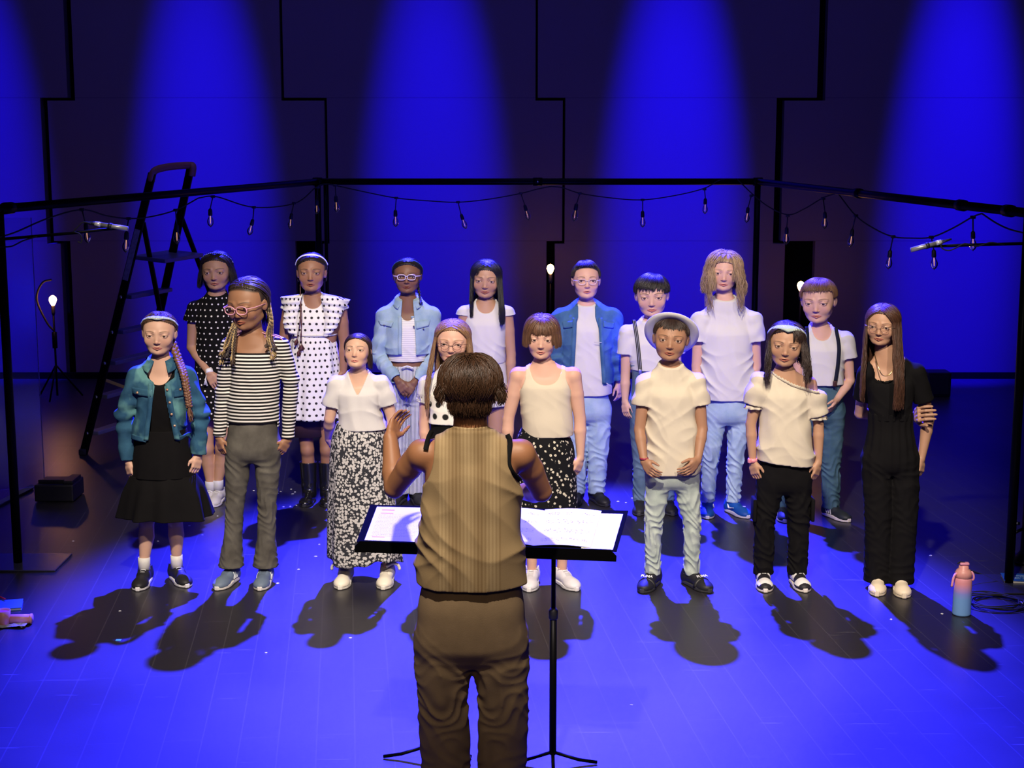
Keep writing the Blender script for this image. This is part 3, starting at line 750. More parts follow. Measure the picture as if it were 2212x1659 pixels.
def surface_nets(D, ax):
    D = D.copy(); D[[0, -1]] = np.maximum(D[[0, -1]], .01); D[:, [0, -1]] = np.maximum(D[:, [0, -1]], .01); D[:, :, [0, -1]] = np.maximum(D[:, :, [0, -1]], .01)
    Sg = D < 0
    c = np.zeros([n-1 for n in D.shape], dtype=np.uint8)
    for i in (0, 1):
        for j in (0, 1):
            for k in (0, 1): c += Sg[i:D.shape[0]-1+i, j:D.shape[1]-1+j, k:D.shape[2]-1+k]
    act = (c > 0) & (c < 8)
    I, J, K = np.nonzero(act); N = len(I)
    if N == 0: return np.zeros((0, 3)), np.zeros((0, 4), np.int32)
    ids = np.full(act.shape, -1, dtype=np.int32); ids[I, J, K] = np.arange(N)
    P = np.zeros((N, 3)); cnt = np.zeros(N)
    X, Y, Z = ax
    corners = [(i, j, k) for i in (0, 1) for j in (0, 1) for k in (0, 1)]
    for a in corners:
        for d in range(3):
            if a[d]: continue
            b = list(a); b[d] = 1
            va = D[I+a[0], J+a[1], K+a[2]]; vb = D[I+b[0], J+b[1], K+b[2]]
            cr = (va < 0) != (vb < 0)
            t = np.where(cr, va/np.where(cr, va-vb, 1), 0)
            pa = np.stack([X[I+a[0]], Y[J+a[1]], Z[K+a[2]]], 1); pb = np.stack([X[I+b[0]], Y[J+b[1]], Z[K+b[2]]], 1)
            P += np.where(cr[:, None], pa+(pb-pa)*t[:, None], 0); cnt += cr
    P /= cnt[:, None]
    Fs = []
    for d in range(3):
        a = [slice(None)]*3; b = [slice(None)]*3; a[d] = slice(0, -1); b[d] = slice(1, None)
        e = Sg[tuple(a)] != Sg[tuple(b)]
        e1, e2 = (d+1) % 3, (d+2) % 3
        m = [slice(None)]*3; m[e1] = slice(1, -1); m[e2] = slice(1, -1)
        e = e[tuple(m)]; idx = np.nonzero(e); g = list(idx); g[e1] = g[e1]+1; g[e2] = g[e2]+1
        neg = Sg[g[0], g[1], g[2]]
        def cell(o1, o2):
            h = list(g); h[e1] = h[e1]-o1; h[e2] = h[e2]-o2; return ids[h[0], h[1], h[2]]
        q = np.stack([cell(1, 1), cell(0, 1), cell(0, 0), cell(1, 0)], 1)
        q[~neg] = q[~neg][:, ::-1]
        Fs.append(q)
    F = np.vstack(Fs); F = F[(F >= 0).all(1)]
    return P, F
def relax(V, F, it=1, lam=.5):
    for _ in range(it):
        s = np.zeros_like(V); n = np.zeros(len(V))
        for a in range(4):
            b = (a+1) % 4
            np.add.at(s, F[:, a], V[F[:, b]]); np.add.at(n, F[:, a], 1)
            np.add.at(s, F[:, b], V[F[:, a]]); np.add.at(n, F[:, b], 1)
        V = V+(s/np.maximum(n, 1)[:, None]-V)*lam
    return V
def relax_fast(V, F, it=1, lam=.5):
    n = np.zeros(len(V)); 
    E = np.concatenate([F[:, [0, 1]], F[:, [1, 2]], F[:, [2, 3]], F[:, [3, 0]]]); E = np.concatenate([E, E[:, ::-1]])
    n = np.bincount(E[:, 0], minlength=len(V)).astype(float)
    for _ in range(it):
        s = np.stack([np.bincount(E[:, 0], weights=V[E[:, 1], j], minlength=len(V)) for j in range(3)], 1)
        V = V+(s/np.maximum(n, 1)[:, None]-V)*lam
    return V
def euler(yaw=0, pitch=0, roll=0):
    """head rotation; columns = head x, y, z axes. yaw>0 turns the face to +x, pitch>0 looks down, roll>0 tips the crown to +x"""
    y, p, r = math.radians(yaw), math.radians(pitch), math.radians(roll)
    Rz = np.array([[math.cos(y), -math.sin(y), 0], [math.sin(y), math.cos(y), 0], [0, 0, 1]])
    Rx = np.array([[1, 0, 0], [0, math.cos(p), -math.sin(p)], [0, math.sin(p), math.cos(p)]])
    Ry = np.array([[math.cos(r), 0, math.sin(r)], [0, 1, 0], [-math.sin(r), 0, math.cos(r)]])
    return Rz @ Ry @ Rx

# ================================================================== people
class Fig:
    """one person: joints measured on the photo, everything in a local frame (z up, face towards -y)"""
    def __init__(s, key, label, x, base, top, chin, fx, sh, shy, el, wr, tip, hipw, crotch, kn, an, yaw=0.0, tone=(.60, .34, .22), lip=None, hair=(.05, .03, .02),
                 head=(0, 0, 0), b=1.0, eldy=(0, 0), wrdy=(-.02, -.02), tipdy=(-.04, -.04), hat=.012, hwid=1.16, back=0.13, toe=((-.3, -1), (.3, -1)), mouth=.5, lids=.5, curl=.45, foot_dy=(0, 0), chest=1.0, adult=False, palm=(0, 0), fat=1.0, gaze=(0, 0), shoe_len=.245, legk=1.0):
        s.key, s.label, s.tone, s.hair, s.b, s.adult = key, label, np.array(tone), np.array(hair), b, adult
        s.lip = np.array(lip) if lip is not None else np.array([tone[0]*.90, tone[1]*.55, tone[2]*.60])
        g = ground(x, base); s.Y = g[1]+back; s.X = atdepth(x, base, s.Y)[0]; s.yaw = math.radians(yaw)
        s.o = np.array([s.X, s.Y, 0.0]); cy, sy = math.cos(s.yaw), math.sin(s.yaw)
        s.Rw = np.array([[cy, -sy, 0], [sy, cy, 0], [0, 0, 1]])   # local -> world
        L = s.loc
        s.hl = np.array([0., 0, 0])
        zt, zc = L(fx, top)[2]-hat, L(fx, chin)[2]
        s.hh = (zt-zc)*1.02; s.hw = hwid
        s.RH = euler(*head)
        s.C = L(fx, (top+chin)/2, -.01); s.C[2] = (zt+zc)/2+.0
        s.chin = s.C+s.RH@np.array([0, -.27, -.45])*s.hh
        s.zs = L(x, shy)[2]
        s.S = [L(sh[i], shy) for i in (0, 1)]
        s.height = zt
        u = s.u = zt/1.5
        zcr = L(x, crotch)[2]; s.zcr = zcr
        s.E = [L(*el[i], eldy[i]) for i in (0, 1)]; s.W = [L(*wr[i], wrdy[i]) for i in (0, 1)]; s.T = [L(*tip[i], tipdy[i]) for i in (0, 1)]
        s.cx = (s.S[0][0]+s.S[1][0])/2
        s.hips = [np.array([L(x, crotch)[0]+sg*.072*u, .0, zcr+.045]) for sg in (-1, 1)]
        if s.yaw: s.hips = [np.array([L(x, crotch)[0]*0+sg*.082*u, .0, zcr+.045]) for sg in (-1, 1)]
        s.K = [L(*kn[i], -.01) for i in (0, 1)]; s.A = [L(*an[i], foot_dy[i]) for i in (0, 1)]
        for i in (0, 1): s.A[i][2] = max(.065, min(.10, s.A[i][2]))
        s.hipw = hipw; s.hx = (s.hips[0][0]+s.hips[1][0])/2; s.mouth, s.lids, s.curl, s.palm, s.toe = mouth, lids, curl, palm, toe
        s.chest = chest; s.fat = fat; s.gaze = gaze; s.shoe_len = shoe_len; s.legk = legk
        s.zn = float(np.clip(zc-.030*s.u, s.zs+.045, s.zs+.13)); s.nk = .0435*s.u if not adult else .054; s.neck0 = np.array([s.cx*.6+s.C[0]*.4, .012, s.zn-.026]); s.sections()
        s.parts = []; s.hairline = .33; s.dens = 1.0; s.last_V = None
    def loc(s, px, py, dy=0.0):
        q = atdepth(px, py, s.Y+dy)-s.o; return s.Rw.T @ q
    def lx(s, px, py): return s.loc(px, py)[0]
    def sections(s):
        u, zs, zc = s.u, s.zs, s.zcr; sw = (s.S[1][0]-s.S[0][0])/2; b = s.b
        hw = s.hipw; H = zs-zc
        s.sec = np.array([
            (zc-.03, s.hx, .0, hw*.50, .055*u*b), (zc+.0, s.hx, .0, hw*.84, .080*u*b), (zc+.05, s.hx, .005, hw*.98, .098*u*b), (zc+.10*H/.45, s.hx, .005, hw*.97, .096*u*b),
            (zc+.45*H, (s.hx+s.cx)/2, .0, max(hw*.82, .105*u*b*s.fat), .078*u*b*s.fat), (zc+.68*H, s.cx, -.004, sw*.86*s.chest, .086*u*b),
            (zc+.85*H, s.cx, -.002, sw*.93, .082*u*b), (zs-.018, s.cx, .008, sw*.90, .060*u*b), (zs*.62+s.zn*.38, s.cx, .012, sw*.60, .050*u*b), (s.zn, s.cx*.5+s.C[0]*.5, .014, sw*.36, .040*u*b)])
    def add(s, name, V, F, mat, parent=None, **kw): s.parts.append(dict(name=name, V=V, F=F, mat=mat, parent=parent, kw=kw))
    def hpt(s, p): return s.C+s.RH@(np.asarray(p, float)*s.hh)
    def hpts(s, P):
        P = np.asarray(P, float); return s.C+(P*s.hh)@s.RH.T
    # -------------------------------------------------- body
    def body(s, arms_r=None, bare_torso=True):
        u = s.u*(1.0 if not s.adult else .97); hh = s.hh; C = s.C; b = s.b
        pts = np.array([s.S[0], s.S[1], *s.E, *s.W, *s.T, *s.K, *s.A, C])
        lo = np.minimum(pts.min(0)-.09, [-.2, -.17, 0.03]); hi = np.maximum(pts.max(0)+.09, [.2, .17, 0]); hi[2] = max(hi[2], C[2]+hh*.5+.03); hi[2] = C[2]+hh*.5+.03 if not s.adult else hi[2]
        fine = ([(C[0]-.34*hh, C[0]+.34*hh, .0024)], [(C[1]-.52*hh, C[1]-.1*hh, .0022), (-.06, .06, .004)], [(C[2]-.52*hh, C[2]+.30*hh, .0022)])
        for i in (0, 1):
            l_ = np.minimum(s.W[i], s.T[i])-.02; h_ = np.maximum(s.W[i], s.T[i])+.02
            for j in range(3): fine[j].append((l_[j]-.018, h_[j]+.018, .0028))
        f = Field(lo, hi, .0062, fine)
        # trunk
        f.loft(s.sec, k=.01)
        # neck and trapezius
        nk = s.nk
        nb = s.neck0; nt_ = C+s.RH@np.array([0, .08, -.25])*hh
        f.cap(nb+[0, 0, -.02], nt_, nk*1.16, nk, .03)
        for i in (0, 1): f.cap(nb+[0, .008, .0], s.S[i]*.85+nb*.15+[0, .004, -.006], nk*.80, nk*.62, .025)
        # arms
        ra = arms_r or (.041*u*b, .034*u*b, .029*u*b, .0205*u)
        for i in (0, 1):
            sg = -1 if i == 0 else 1
            S0, E, W, T_ = s.S[i], s.E[i], s.W[i], s.T[i]
            f.ell(S0+[0, 0, -.016], (ra[0]*1.03, ra[0]*1.08, ra[0]*1.12), .02)
            M = S0*.55+E*.45; f.cap(S0+[0, 0, -.01], M, ra[0]*.98, (ra[0]+ra[1])/2*1.0, .006); f.cap(M, E, (ra[0]+ra[1])/2*1.0, ra[1]*.86, .006)
            Q = E*.70+W*.30; f.cap(E, Q, ra[1]*.86, ra[2]*1.06, .006); f.cap(Q, W, ra[2]*1.06, ra[3]*.95, .006)
            s.hand(f, W, T_, sg, s.palm[i], s.curl if np.isscalar(s.curl) else s.curl[i])
        # legs
        for i in (0, 1):
            H, K, A = s.hips[i], s.K[i], s.A[i]; b_ = b; b = b*s.legk
            f.cap(H, K, .063*u*b, .043*u*b, .015); f.ell(K+[0, -.006, 0], (.043*u*b, .046*u*b, .050*u*s.legk), .01)
            cf = K*.62+A*.38+[0, .014, 0]; f.cap(K, cf, .040*u*b, .043*u*b, .01); f.cap(cf, A+[0, 0, .03], .043*u*b, .026*u, .006)
            f.cap(A+[0, 0, .03], A+[0, .0, -.01], .027*u, .029*u, .01)
            d = np.array([s.toe[i][0], s.toe[i][1], 0]); d /= np.linalg.norm(d)
            f.cap([A[0], A[1], .05], [A[0]+d[0]*.085, A[1]+d[1]*.085, .030], .025, .017, .01); b = b_
        s.head_field(f)
        V, F = f.mesh(); V = relax_fast(V, F, 2, .5)
        s.bodyV = V; s.add('person', V, F, 'skin', tint=s.skin_tint(V))
        s.eyes()
    def hand(s, f, W, T_, sg, pmode, curl):
        """palm, four bent fingers and a thumb"""
        d = T_-W; L0 = np.linalg.norm(d); d = d/L0
        L = L0/(.98-.22*curl); L = min(max(L, .125), .19); k = L/.165
        inward = np.array([-sg*1.0, 0, 0])
        n = inward*.75+np.array([0, .65, 0]) if pmode == 0 else (np.array([0, 1.0, .0]) if pmode == 1 else (inward if pmode == 2 else (np.array([0, -1.0, .0]) if pmode == 3 else np.array([0, 0, -1.0]))))
        n = n-d*np.dot(n, d); n /= np.linalg.norm(n)
        t = np.cross(d, n); want = np.array([-sg*.6, -1.0, 0]) if pmode != 3 else np.array([-sg*1.0, 0, .3])
        if pmode == 4: want = np.array([-sg*1., 0, .2])
        if np.dot(t, want) < 0: t = -t
        rf = .0078*k
        for q, ln, c0 in ((.031, .93, 0), (.0105, 1.0, .04), (-.0105, .95, .08), (-.0305, .78, .14)):
            base = W+d*.078*k+t*q*k
            f.chain([W+t*q*.55*k, W+d*.04*k+t*q*.8*k, base], [.0125*k, .0118*k, .0100*k], .012)
            dd = d.copy(); p = base; r = rf*1.08; c = curl*(1+c0)
            for seg, bend, r2 in ((.040*ln*k, c*.9, rf), (.026*ln*k, c*1.3, rf*.92), (.021*ln*k, c*.9, rf*.78)):
                ca, sa = math.cos(bend), math.sin(bend); dd = dd*ca+n*sa; n2 = n  # bend towards the palm
                dd /= np.linalg.norm(dd); p2 = p+dd*seg; f.cap(p, p2, r, r2, .003); p = p2; r = r2
        tb = W+d*.018*k+t*.022*k+n*.004; td = d*.72+t*.62+n*.25; td /= np.linalg.norm(td)
        p1 = tb+td*.040*k; td2 = d*.92+t*.22+n*.3; td2 /= np.linalg.norm(td2); p2 = p1+td2*.030*k; p3 = p2+td2*.024*k
        f.cap(tb, p1, .0145*k, .0105*k, .010); f.cap(p1, p2, .0102*k, .0092*k, .003); f.cap(p2, p3, .0092*k, .0075*k, .003)
    def head_field(s, f):
        hh = s.hh; R = s.RH; w_ = s.hw
        def E(c, r, k, mode='u', sym=False, R2=None):
            for sg in ((-1, 1) if sym else (1,)):
                cc = s.hpt((c[0]*sg*w_, c[1], c[2])); f.ell(cc, np.array([r[0]*(w_ if r[0] > .1 else (1+w_)/2), r[1], r[2]])*hh, k*hh, R, mode)
        def Cp(a, b, ra, rb, k, mode='u', sym=False):
            for sg in ((-1, 1) if sym else (1,)):
                f.cap(s.hpt((a[0]*sg*w_, a[1], a[2])), s.hpt((b[0]*sg*w_, b[1], b[2])), ra*hh, rb*hh, k*hh, mode)
        E((0, .06, .14), (.335, .41, .36), .0+.02)
        E((0, -.10, -.06), (.30, .285, .35), .10)
        E((0, -.11, -.25), (.238, .225, .21), .08)
        E((0, -.275, -.415), (.085, .075, .065), .08)
        Cp((.215, .02, -.26), (.11, -.22, -.385), .055, .06, .10, sym=True)
        E((.175, -.25, -.14), (.09, .07, .09), .10, sym=True)
        Cp((.06, -.355, .085), (.20, -.285, .075), .030, .030, .06, sym=True)
        # eye sockets
        E((.150, -.402, .01), (.082, .045, .048), .05, 's', sym=True)
        # nose
        Cp((0, -.345, .03), (0, -.398, -.130), .026, .036, .06)
        E((0, -.408, -.155), (.044, .034, .034), .03)
        E((.046, -.380, -.168), (.026, .028, .022), .018, sym=True)
        E((.022, -.400, -.190), (.010, .012, .008), .008, 's', sym=True)
        # eyelids over the eyeballs
        E((.148, -.312, .0), (.072, .072, .068), .012, sym=True)
        op = .015+.022*s.lids
        for sg in (-1, 1):
            E((.148*sg/1, -.395, -.006), (.058, .06, op), .006, 's')
        # mouth
        Cp((-.085, -.325, -.288), (-.015, -.368, -.276), .010, .015, .022); Cp((.085, -.325, -.288), (.015, -.368, -.276), .010, .015, .022)
        mo = .004+.012*s.mouth
        Cp((-.060, -.337, -.303-mo), (0, -.360, -.312-mo*1.2), .011, .018, .022); Cp((.060, -.337, -.303-mo), (0, -.360, -.312-mo*1.2), .011, .018, .022)
        E((0, -.385, -.290-mo*.5), (.066, .06, mo*.9), .006, 's')
        # ears
        for sg in (-1, 1):
            f.ell(s.hpt((.335*sg*w_, .02, -.03)), np.array([.034, .072, .118])*hh, .02*hh, R@euler(sg*-22, 0, sg*8))
            f.ell(s.hpt((.365*sg*w_, .0, -.02)), np.array([.018, .036, .062])*hh, .012*hh, R@euler(sg*-22, 0, sg*8), 's')
    def skin_tint(s, V):
        q = ((V-s.C)@s.RH)/s.hh; x, y, z = q[:, 0]/s.hw, q[:, 1], q[:, 2]; ax_ = np.abs(x)
        T = np.tile(s.tone.astype(np.float32), (len(V), 1)); front = y < -.2
        def blend(m, c):
            m = np.clip(m, 0, 1)[:, None]; T[:] = T*(1-m)+np.asarray(c)*m
        mo = .004+.012*s.mouth
        # cheeks, nose tip, ears
        blend(np.where(front, .30*np.exp(-(((ax_-.17)/.09)**2+((z+.15)/.08)**2)), 0), s.tone*[1.02, .72, .70])
        blend(.35*np.exp(-((x/.05)**2+((y+.43)/.05)**2+((z+.16)/.05)**2)), s.tone*[1.0, .75, .72])
        # lips
        d = (x/.102)**2+((z+.294+mo*.55)/(.031+mo*.8))**2; blend(np.where(y < -.27, (1.1-d)*4, 0), s.lip)
        d = (x/.066)**2+((z+.290+mo*.5)/(mo*.85))**2; blend(np.where((y < -.25), (1.0-d)*4, 0)*(.9 if s.mouth > .15 else .5), (.07, .02, .018))
        # brows
        bc = s.hair*.8+s.tone*.12 if s.hair.sum() < .6*3 else s.hair*.5
        arch = .088+.022*(1-((ax_-.15)/.10)**2); th = .0165*(1-.45*np.clip((ax_-.07)/.16, 0, 1))
        m = np.where(front & (ax_ > .05) & (ax_ < .245), 1.15-np.abs(z-arch)/th, 0)*np.clip((ax_-.045)/.02, 0, 1)*np.clip((.25-ax_)/.03, 0, 1); blend(m*.95, bc)
        # lash line
        op = .015+.022*s.lids
        ex = (ax_*1.0-.148)/.063; ez = (z+.006)/(op*1.25)
        d = np.sqrt(ex**2+ez**2); m = np.where(front & (z > -.006), 1-np.abs(d-1.12)/.24, 0); blend(m*.9, (.02, .012, .01))
        m = np.where(front & (z <= -.006), 1-np.abs(d-1.12)/.16, 0); blend(m*.35, s.tone*.4)
        # scalp under the hair
        m = np.maximum(z-s.hairline+1.1*x*x, np.minimum(y+.05, z+.12)); m = np.where((ax_ > .318) & (y < .11) & (z < .10), -1, m); blend(m*30*(z > -.3), s.hair)
        return T
    def eyes(s):
        for sg in (-1, 1):
            n = 14; V = []; F = []; T = []
            gx, gz = s.gaze
            c = np.array([.148*sg*s.hw, -.312, .0]); r = .0640
            g = np.array([gx, -1, gz-.06]); u, v, g = frame_of(g)
            for j in range(n+1):
                th = PI*(j/n)**1.4*.62
                for i in range(20):
                    a = 2*PI*i/20; d = math.cos(th)*g+math.sin(th)*(math.cos(a)*u+math.sin(a)*v); V.append(c+r*d)
                    T.append((.012, .01, .01) if th < .22 else ((.10, .055, .03) if th < .47 else (.62, .58, .56)))
            for j in range(n):
                for i in range(20):
                    i2 = (i+1) % 20; F.append((j*20+i, (j+1)*20+i, (j+1)*20+i2, j*20+i2))
            s.add('eye', s.hpts(np.array(V)), F, 'eye', tint=np.array(T, dtype=np.float32))
    # -------------------------------------------------- hair
    def strands(s, spec, seed=0, name='hair', col=None, parent=None):
        """spec: list of dicts(n, az=(a0,a1) degrees where the strand hangs (0=face,90=+x,180=nape), top=(x,y) parting point, end z, length, wave, r, lift)"""
        rg = np.random.RandomState(seed); parts = []; hh = s.hh; col = np.array(col if col is not None else s.hair)
        rad = np.array([.335*s.hw, .41, .36]); cen = np.array([0, .06, .14])
        for sp in spec:
            n = int(sp['n']*2.2*DENS*s.dens); a0, a1 = sp['az']; tops = sp.get('top', (0, 0)); L = sp['len']; wav = sp.get('wave', .004); r = sp.get('r', .0032)*.64; lift = sp.get('lift', 1.07); sj = sp.get('smax', 1.0); curl = sp.get('curl', 0.0)
            spread = sp.get('spread', .25); side_pull = sp.get('pull', None); taper = sp.get('taper', .35); shell = sp.get('shell', .05); out = sp.get('out', 0.0)
            for _ in range(n):
                a = math.radians(rg.uniform(a0, a1)); e = np.array([math.sin(a), -math.cos(a), sp.get('ez', -.12)+rg.normal(0, sp.get('jit', .0))]); e /= np.linalg.norm(e)
                tx = tops[0]+rg.normal(0, sp.get('tj', .02)); ty = tops[1]+rg.uniform(-spread, spread)
                t0 = np.array([tx, ty, 1.0]); t0 /= np.linalg.norm(t0)
                w_ = math.acos(np.clip(np.dot(t0, e), -1, 1)); ks = lift+rg.uniform(-shell, shell)
                s0 = rg.uniform(0, sp.get('start', .35)); P = []; swg = sp.get('sw', .012)*rg.uniform(.4, 1.3); swf = rg.uniform(5, 11); phs = rg.uniform(0, 6.28); lat = np.cross(t0, e); lat /= np.linalg.norm(lat)+1e-9
                for q in np.linspace(s0, sj*rg.uniform(.92, 1.0), 8):
                    d = (math.sin((1-q)*w_)*t0+math.sin(q*w_)*e)/max(math.sin(w_), 1e-3); d = d+lat*(swg*math.sin(phs+q*swf)*min(1, q*2)); kk = 1.0+(ks-1.0)*min(1, .4+2.0*(q-s0)); P.append(s.hpt(cen+d*rad*kk))
                if sj >= 1.0 and L > 0:
                    p = P[-1].copy(); m = max(4, int(L/.03)); ph = rg.uniform(0, 6.28); ph2 = rg.uniform(0, 6.28)
                    Lr = L*rg.uniform(.86, 1.04); dirh = s.RH@np.array([math.sin(a), -math.cos(a), 0])
                    prev = p
                    for j in range(1, m+1):
                        t = j/m; z = p[2]-Lr*t
                        c = p+np.array([0, 0, -Lr*t])
                        c = c+dirh*out*math.sin(min(1, t*1.0)*PI*.5)
                        if side_pull is not None: c = c+(np.asarray(side_pull)*min(1, t*1.3))
                        # keep clear of shoulders and chest
                        if z < s.zs+.05:
                            qd = smooth_interp(np.array([max(z, s.zcr)]), s.sec)[0]
                            ea, eb = qd[2]+.022, qd[3]+.026; dx, dy = c[0]-qd[0], c[1]-qd[1]; ee = math.sqrt((dx/ea)**2+(dy/eb)**2)
                            if ee < 1 and ee > 0:
                                if dy < .01 or abs(dx) < ea: c[1] = qd[1]+(-1 if dirh[1] < .15 else 1)*eb*math.sqrt(max(0, 1-min(1, (dx/ea)**2)))*1.03
                        wv = wav*min(1, t*2)
                        c = c+np.array([math.cos(ph+t*L*28*(1+curl)), math.sin(ph2+t*L*24*(1+curl)), 0])*wv
                        P.append(c)
                P = np.array(P); P = spline(P, max(8, len(P)+2) if len(P) < 14 else len(P))
                rr_ = r*np.linspace(1, taper, len(P))**.7; cc = col*rg.uniform(.55, 1.45)
                V, F = tube(P, rr_, 4, caps=False); parts.append((V, F, cc))
        V, F, T = join(parts); s.add(name, V, np.array([f for f in F], dtype=np.int32), 'hair', parent=parent, tint=T)
    def cap_hair(s, lift=1.07, front=-.30, zf=.30, low=-.10, noise=.0, name='hair_cap', col=None, bump=.012, seed=1):
        """close-fitting mass of hair over the skull, open at the face"""
        n1, n2 = 132, 90; F = []; rad = np.array([.335*s.hw, .41, .36]); cen = np.array([0, .06, .14]); col = np.array(col if col is not None else s.hair)
        th, a = np.meshgrid(PI*.80*np.arange(n2+1)/n2, 2*PI*np.arange(n1)/n1, indexing='ij'); th = th.ravel(); a = a.ravel()
        d = np.stack([np.sin(th)*np.sin(a), -np.sin(th)*np.cos(a), np.cos(th)], 1)
        g = bump*(np.sin(a*17+th*3)*.5+np.sin(a*31+5*th)*.35+np.sin(9*th+3*a)*.25); p = cen+d*rad*lift
        x, y, z = p[:, 0]/s.hw*1.1, p[:, 1], p[:, 2]; jg = .007*np.sin(a*43+2)+.006*np.sin(a*71)
        f1 = np.minimum(-.07-y, zf-1.1*x**2+jg-z); f2 = np.minimum(low+jg-z, .08-y); f3 = np.minimum(np.minimum(np.abs(x)-.29, .05-z), .10-y); face = np.maximum(f1, np.maximum(f2, f3))
        w_ = np.clip(face/.022+.5, 0, 1); w_ = w_*w_*(3-2*w_); V = cen+d*rad*((lift+g)*(1-w_)+.90*w_)[:, None]
        T = col[None]*(1+.35*np.sin(a*23+th*4)*np.sin(th*7))[:, None]
        for j in range(n2):
            for i in range(n1):
                i2 = (i+1) % n1; F.append((j*n1+i, (j+1)*n1+i, (j+1)*n1+i2, j*n1+i2))
        s.add(name, s.hpts(np.array(V)), np.array(F, dtype=np.int32), 'hair', tint=np.clip(np.array(T, dtype=np.float32), 0, 1))
    def braid(s, P, r0=.017, r1=.010, name='braid', col=None, tail=.05, strands=3):
        P = spline(P, 60); parts = []; col = np.array(col if col is not None else s.hair); u, v, _ = frame_of(P[-1]-P[0]); rg = random.Random(4)
        Ltot = np.linalg.norm(np.diff(P, axis=0), axis=1).sum(); turns = Ltot/.055
        for k in range(3):
            Q = []
            for i, p in enumerate(P):
                t = i/59; a = 2*PI*(turns*t+k/3); R0 = (r0+(r1-r0)*t); Q.append(p+u*math.cos(a)*R0*.75+v*math.sin(2*a)*R0*.4)
            V, F = tube(Q, [(r0+(r1-r0)*i/59)*.62 for i in range(60)], 7); parts.append((V, F, col*(.85+.2*k)))
        d = P[-1]-P[-3]; d /= np.linalg.norm(d)
        for k in range(24):
            e = P[-1]+d*tail*rg.uniform(.6, 1.1)+np.array([rg.uniform(-1, 1), rg.uniform(-1, 1), 0])*.012
            V, F = tube([P[-2], (P[-1]+e)/2+np.array([rg.uniform(-1, 1), rg.uniform(-1, 1), 0])*.008, e], [.004, .004, .0015], 4, caps=False); parts.append((V, F, col*rg.uniform(.7, 1.3)))
        V, F, T = join(parts); s.add(name, V, F, 'hair', tint=T)
    def headband(s, z0, y_top, width, mat, name='headband', lift=1.10, tilt=.0, thick=.020, fr=.92, tint=None, knots=0):
        """band over the crown from ear to ear"""
        rad = np.array([.335*s.hw, .41, .36]); cen = np.array([0, .06, .14]); V = []; F = []; n = 40; m = 6
        for i in range(n+1):
            a = -PI*fr/2+PI*fr*i/n; ca, sa = math.cos(a), math.sin(a)
            for j in range(m):
                b = 2*PI*j/m
                w_ = width*(1-.35*abs(a)/(PI*fr/2)); yy = y_top+(z0-y_top)*(1-ca)+math.cos(b)*w_*.5
                sc = math.sqrt(max(.05, 1-yy*yy)); kk = lift+.055+math.sin(b)*thick*2+.01*math.sin(i*1.3)*knots
                V.append(cen+np.array([sa*sc, yy, ca*sc])*rad*kk)
        for i in range(n):
            for j in range(m):
                j2 = (j+1) % m; F.append((i*m+j, i*m+j2, (i+1)*m+j2, (i+1)*m+j))
        F.append(tuple(range(m-1, -1, -1))); F.append(tuple(n*m+j for j in range(m)))
        P = s.hpts(np.array(V)); kw = {}
        s.add(name, P, F, mat, puv=np.stack([P[:, 0], P[:, 2]+P[:, 1]], 1))
    def glasses(s, col_mat, w_=.105, h_=.082, r=.0075, shape=2.0, dz=-.01, lens=True):
        parts = []
        for sg in (-1, 1):
            P = []
            for i in range(25):
                a = 2*PI*i/24; ca, sa = math.cos(a), math.sin(a)
                P.append(s.hpt((sg*.142+w_*math.copysign(abs(ca)**(2/shape), ca), -.435+.09*max(0, (sg*(sg*.142+w_*ca))-.10), dz+h_*math.copysign(abs(sa)**(2/shape), sa))))
            V, F = tube(P, r*s.hh, 6, caps=False); parts.append((V, F))
            V, F = tube([s.hpt((sg*(.142+w_), -.42, dz+.03)), s.hpt((sg*.325*s.hw, -.30, dz+.035)), s.hpt((sg*.36*s.hw, .03, dz+.03))], r*s.hh*.9, 6); parts.append((V, F))
        V, F = tube([s.hpt((-.142+w_, -.435, dz+.015)), s.hpt((0, -.45, dz+.03)), s.hpt((.142-w_, -.435, dz+.015))], r*s.hh, 6); parts.append((V, F))
        V, F, _ = join(parts); s.add('glasses', V, F, col_mat)
    # -------------------------------------------------- clothes
    def puv(s, V, cx=None, cy=0.0, R=None):
        cx = s.cx if cx is None else cx; R = R or .15
        if s.adult: return np.stack([V[:, 0], V[:, 2]], 1)
        dx, dy = V[:, 0]-cx, V[:, 1]-cy; th = np.arctan2(dx, -dy); return np.stack([th*np.clip(np.sqrt(dx*dx+dy*dy), .06, .2)*.9+.004, V[:, 2]], 1)
    def top_cloth(s, name, mat, hem_z, sleeve=.45, ease=.014, sl_ease=.012, neck=(.066, .05, -.02), hem_w=None, hem_tilt=0.0, folds=.004, seed=0, vneck=0.0, tank=None, open_front=None, bell=0.0, step=.0046,
                  off_sh=None, sl_len=None, cuff_r=None, hem_d=None, hollow=True, drape=1.0, tint_fn=None, parent=None, thick=None, waist_in=None, extra_sec=None, puff=None, sleeves=(1, 1), neck_dy=0.0, neck_z=None, mask=None):
        """upper garment grown from the trunk and sleeves; hem at hem_z; sleeve = fraction along the arm (0..2: 1 = elbow, 2 = wrist)"""
        u = s.u; b = s.b
        sec = s.sec.copy(); sec[:, 3] += ease; sec[:, 4] += ease
        keep = sec[:, 0] > hem_z+.03
        low = smooth_interp(np.array([hem_z, hem_z+.02]), sec); rows = [(hem_z-.03, *low[0]), *[tuple(r) for r in sec[keep]]]
        sec2 = np.array(rows)
        sec2[:, 3] = np.where(sec2[:, 0] < s.zs-.10, np.maximum(sec2[:, 3], (low[0][2])*0+sec2[:, 3]), sec2[:, 3])
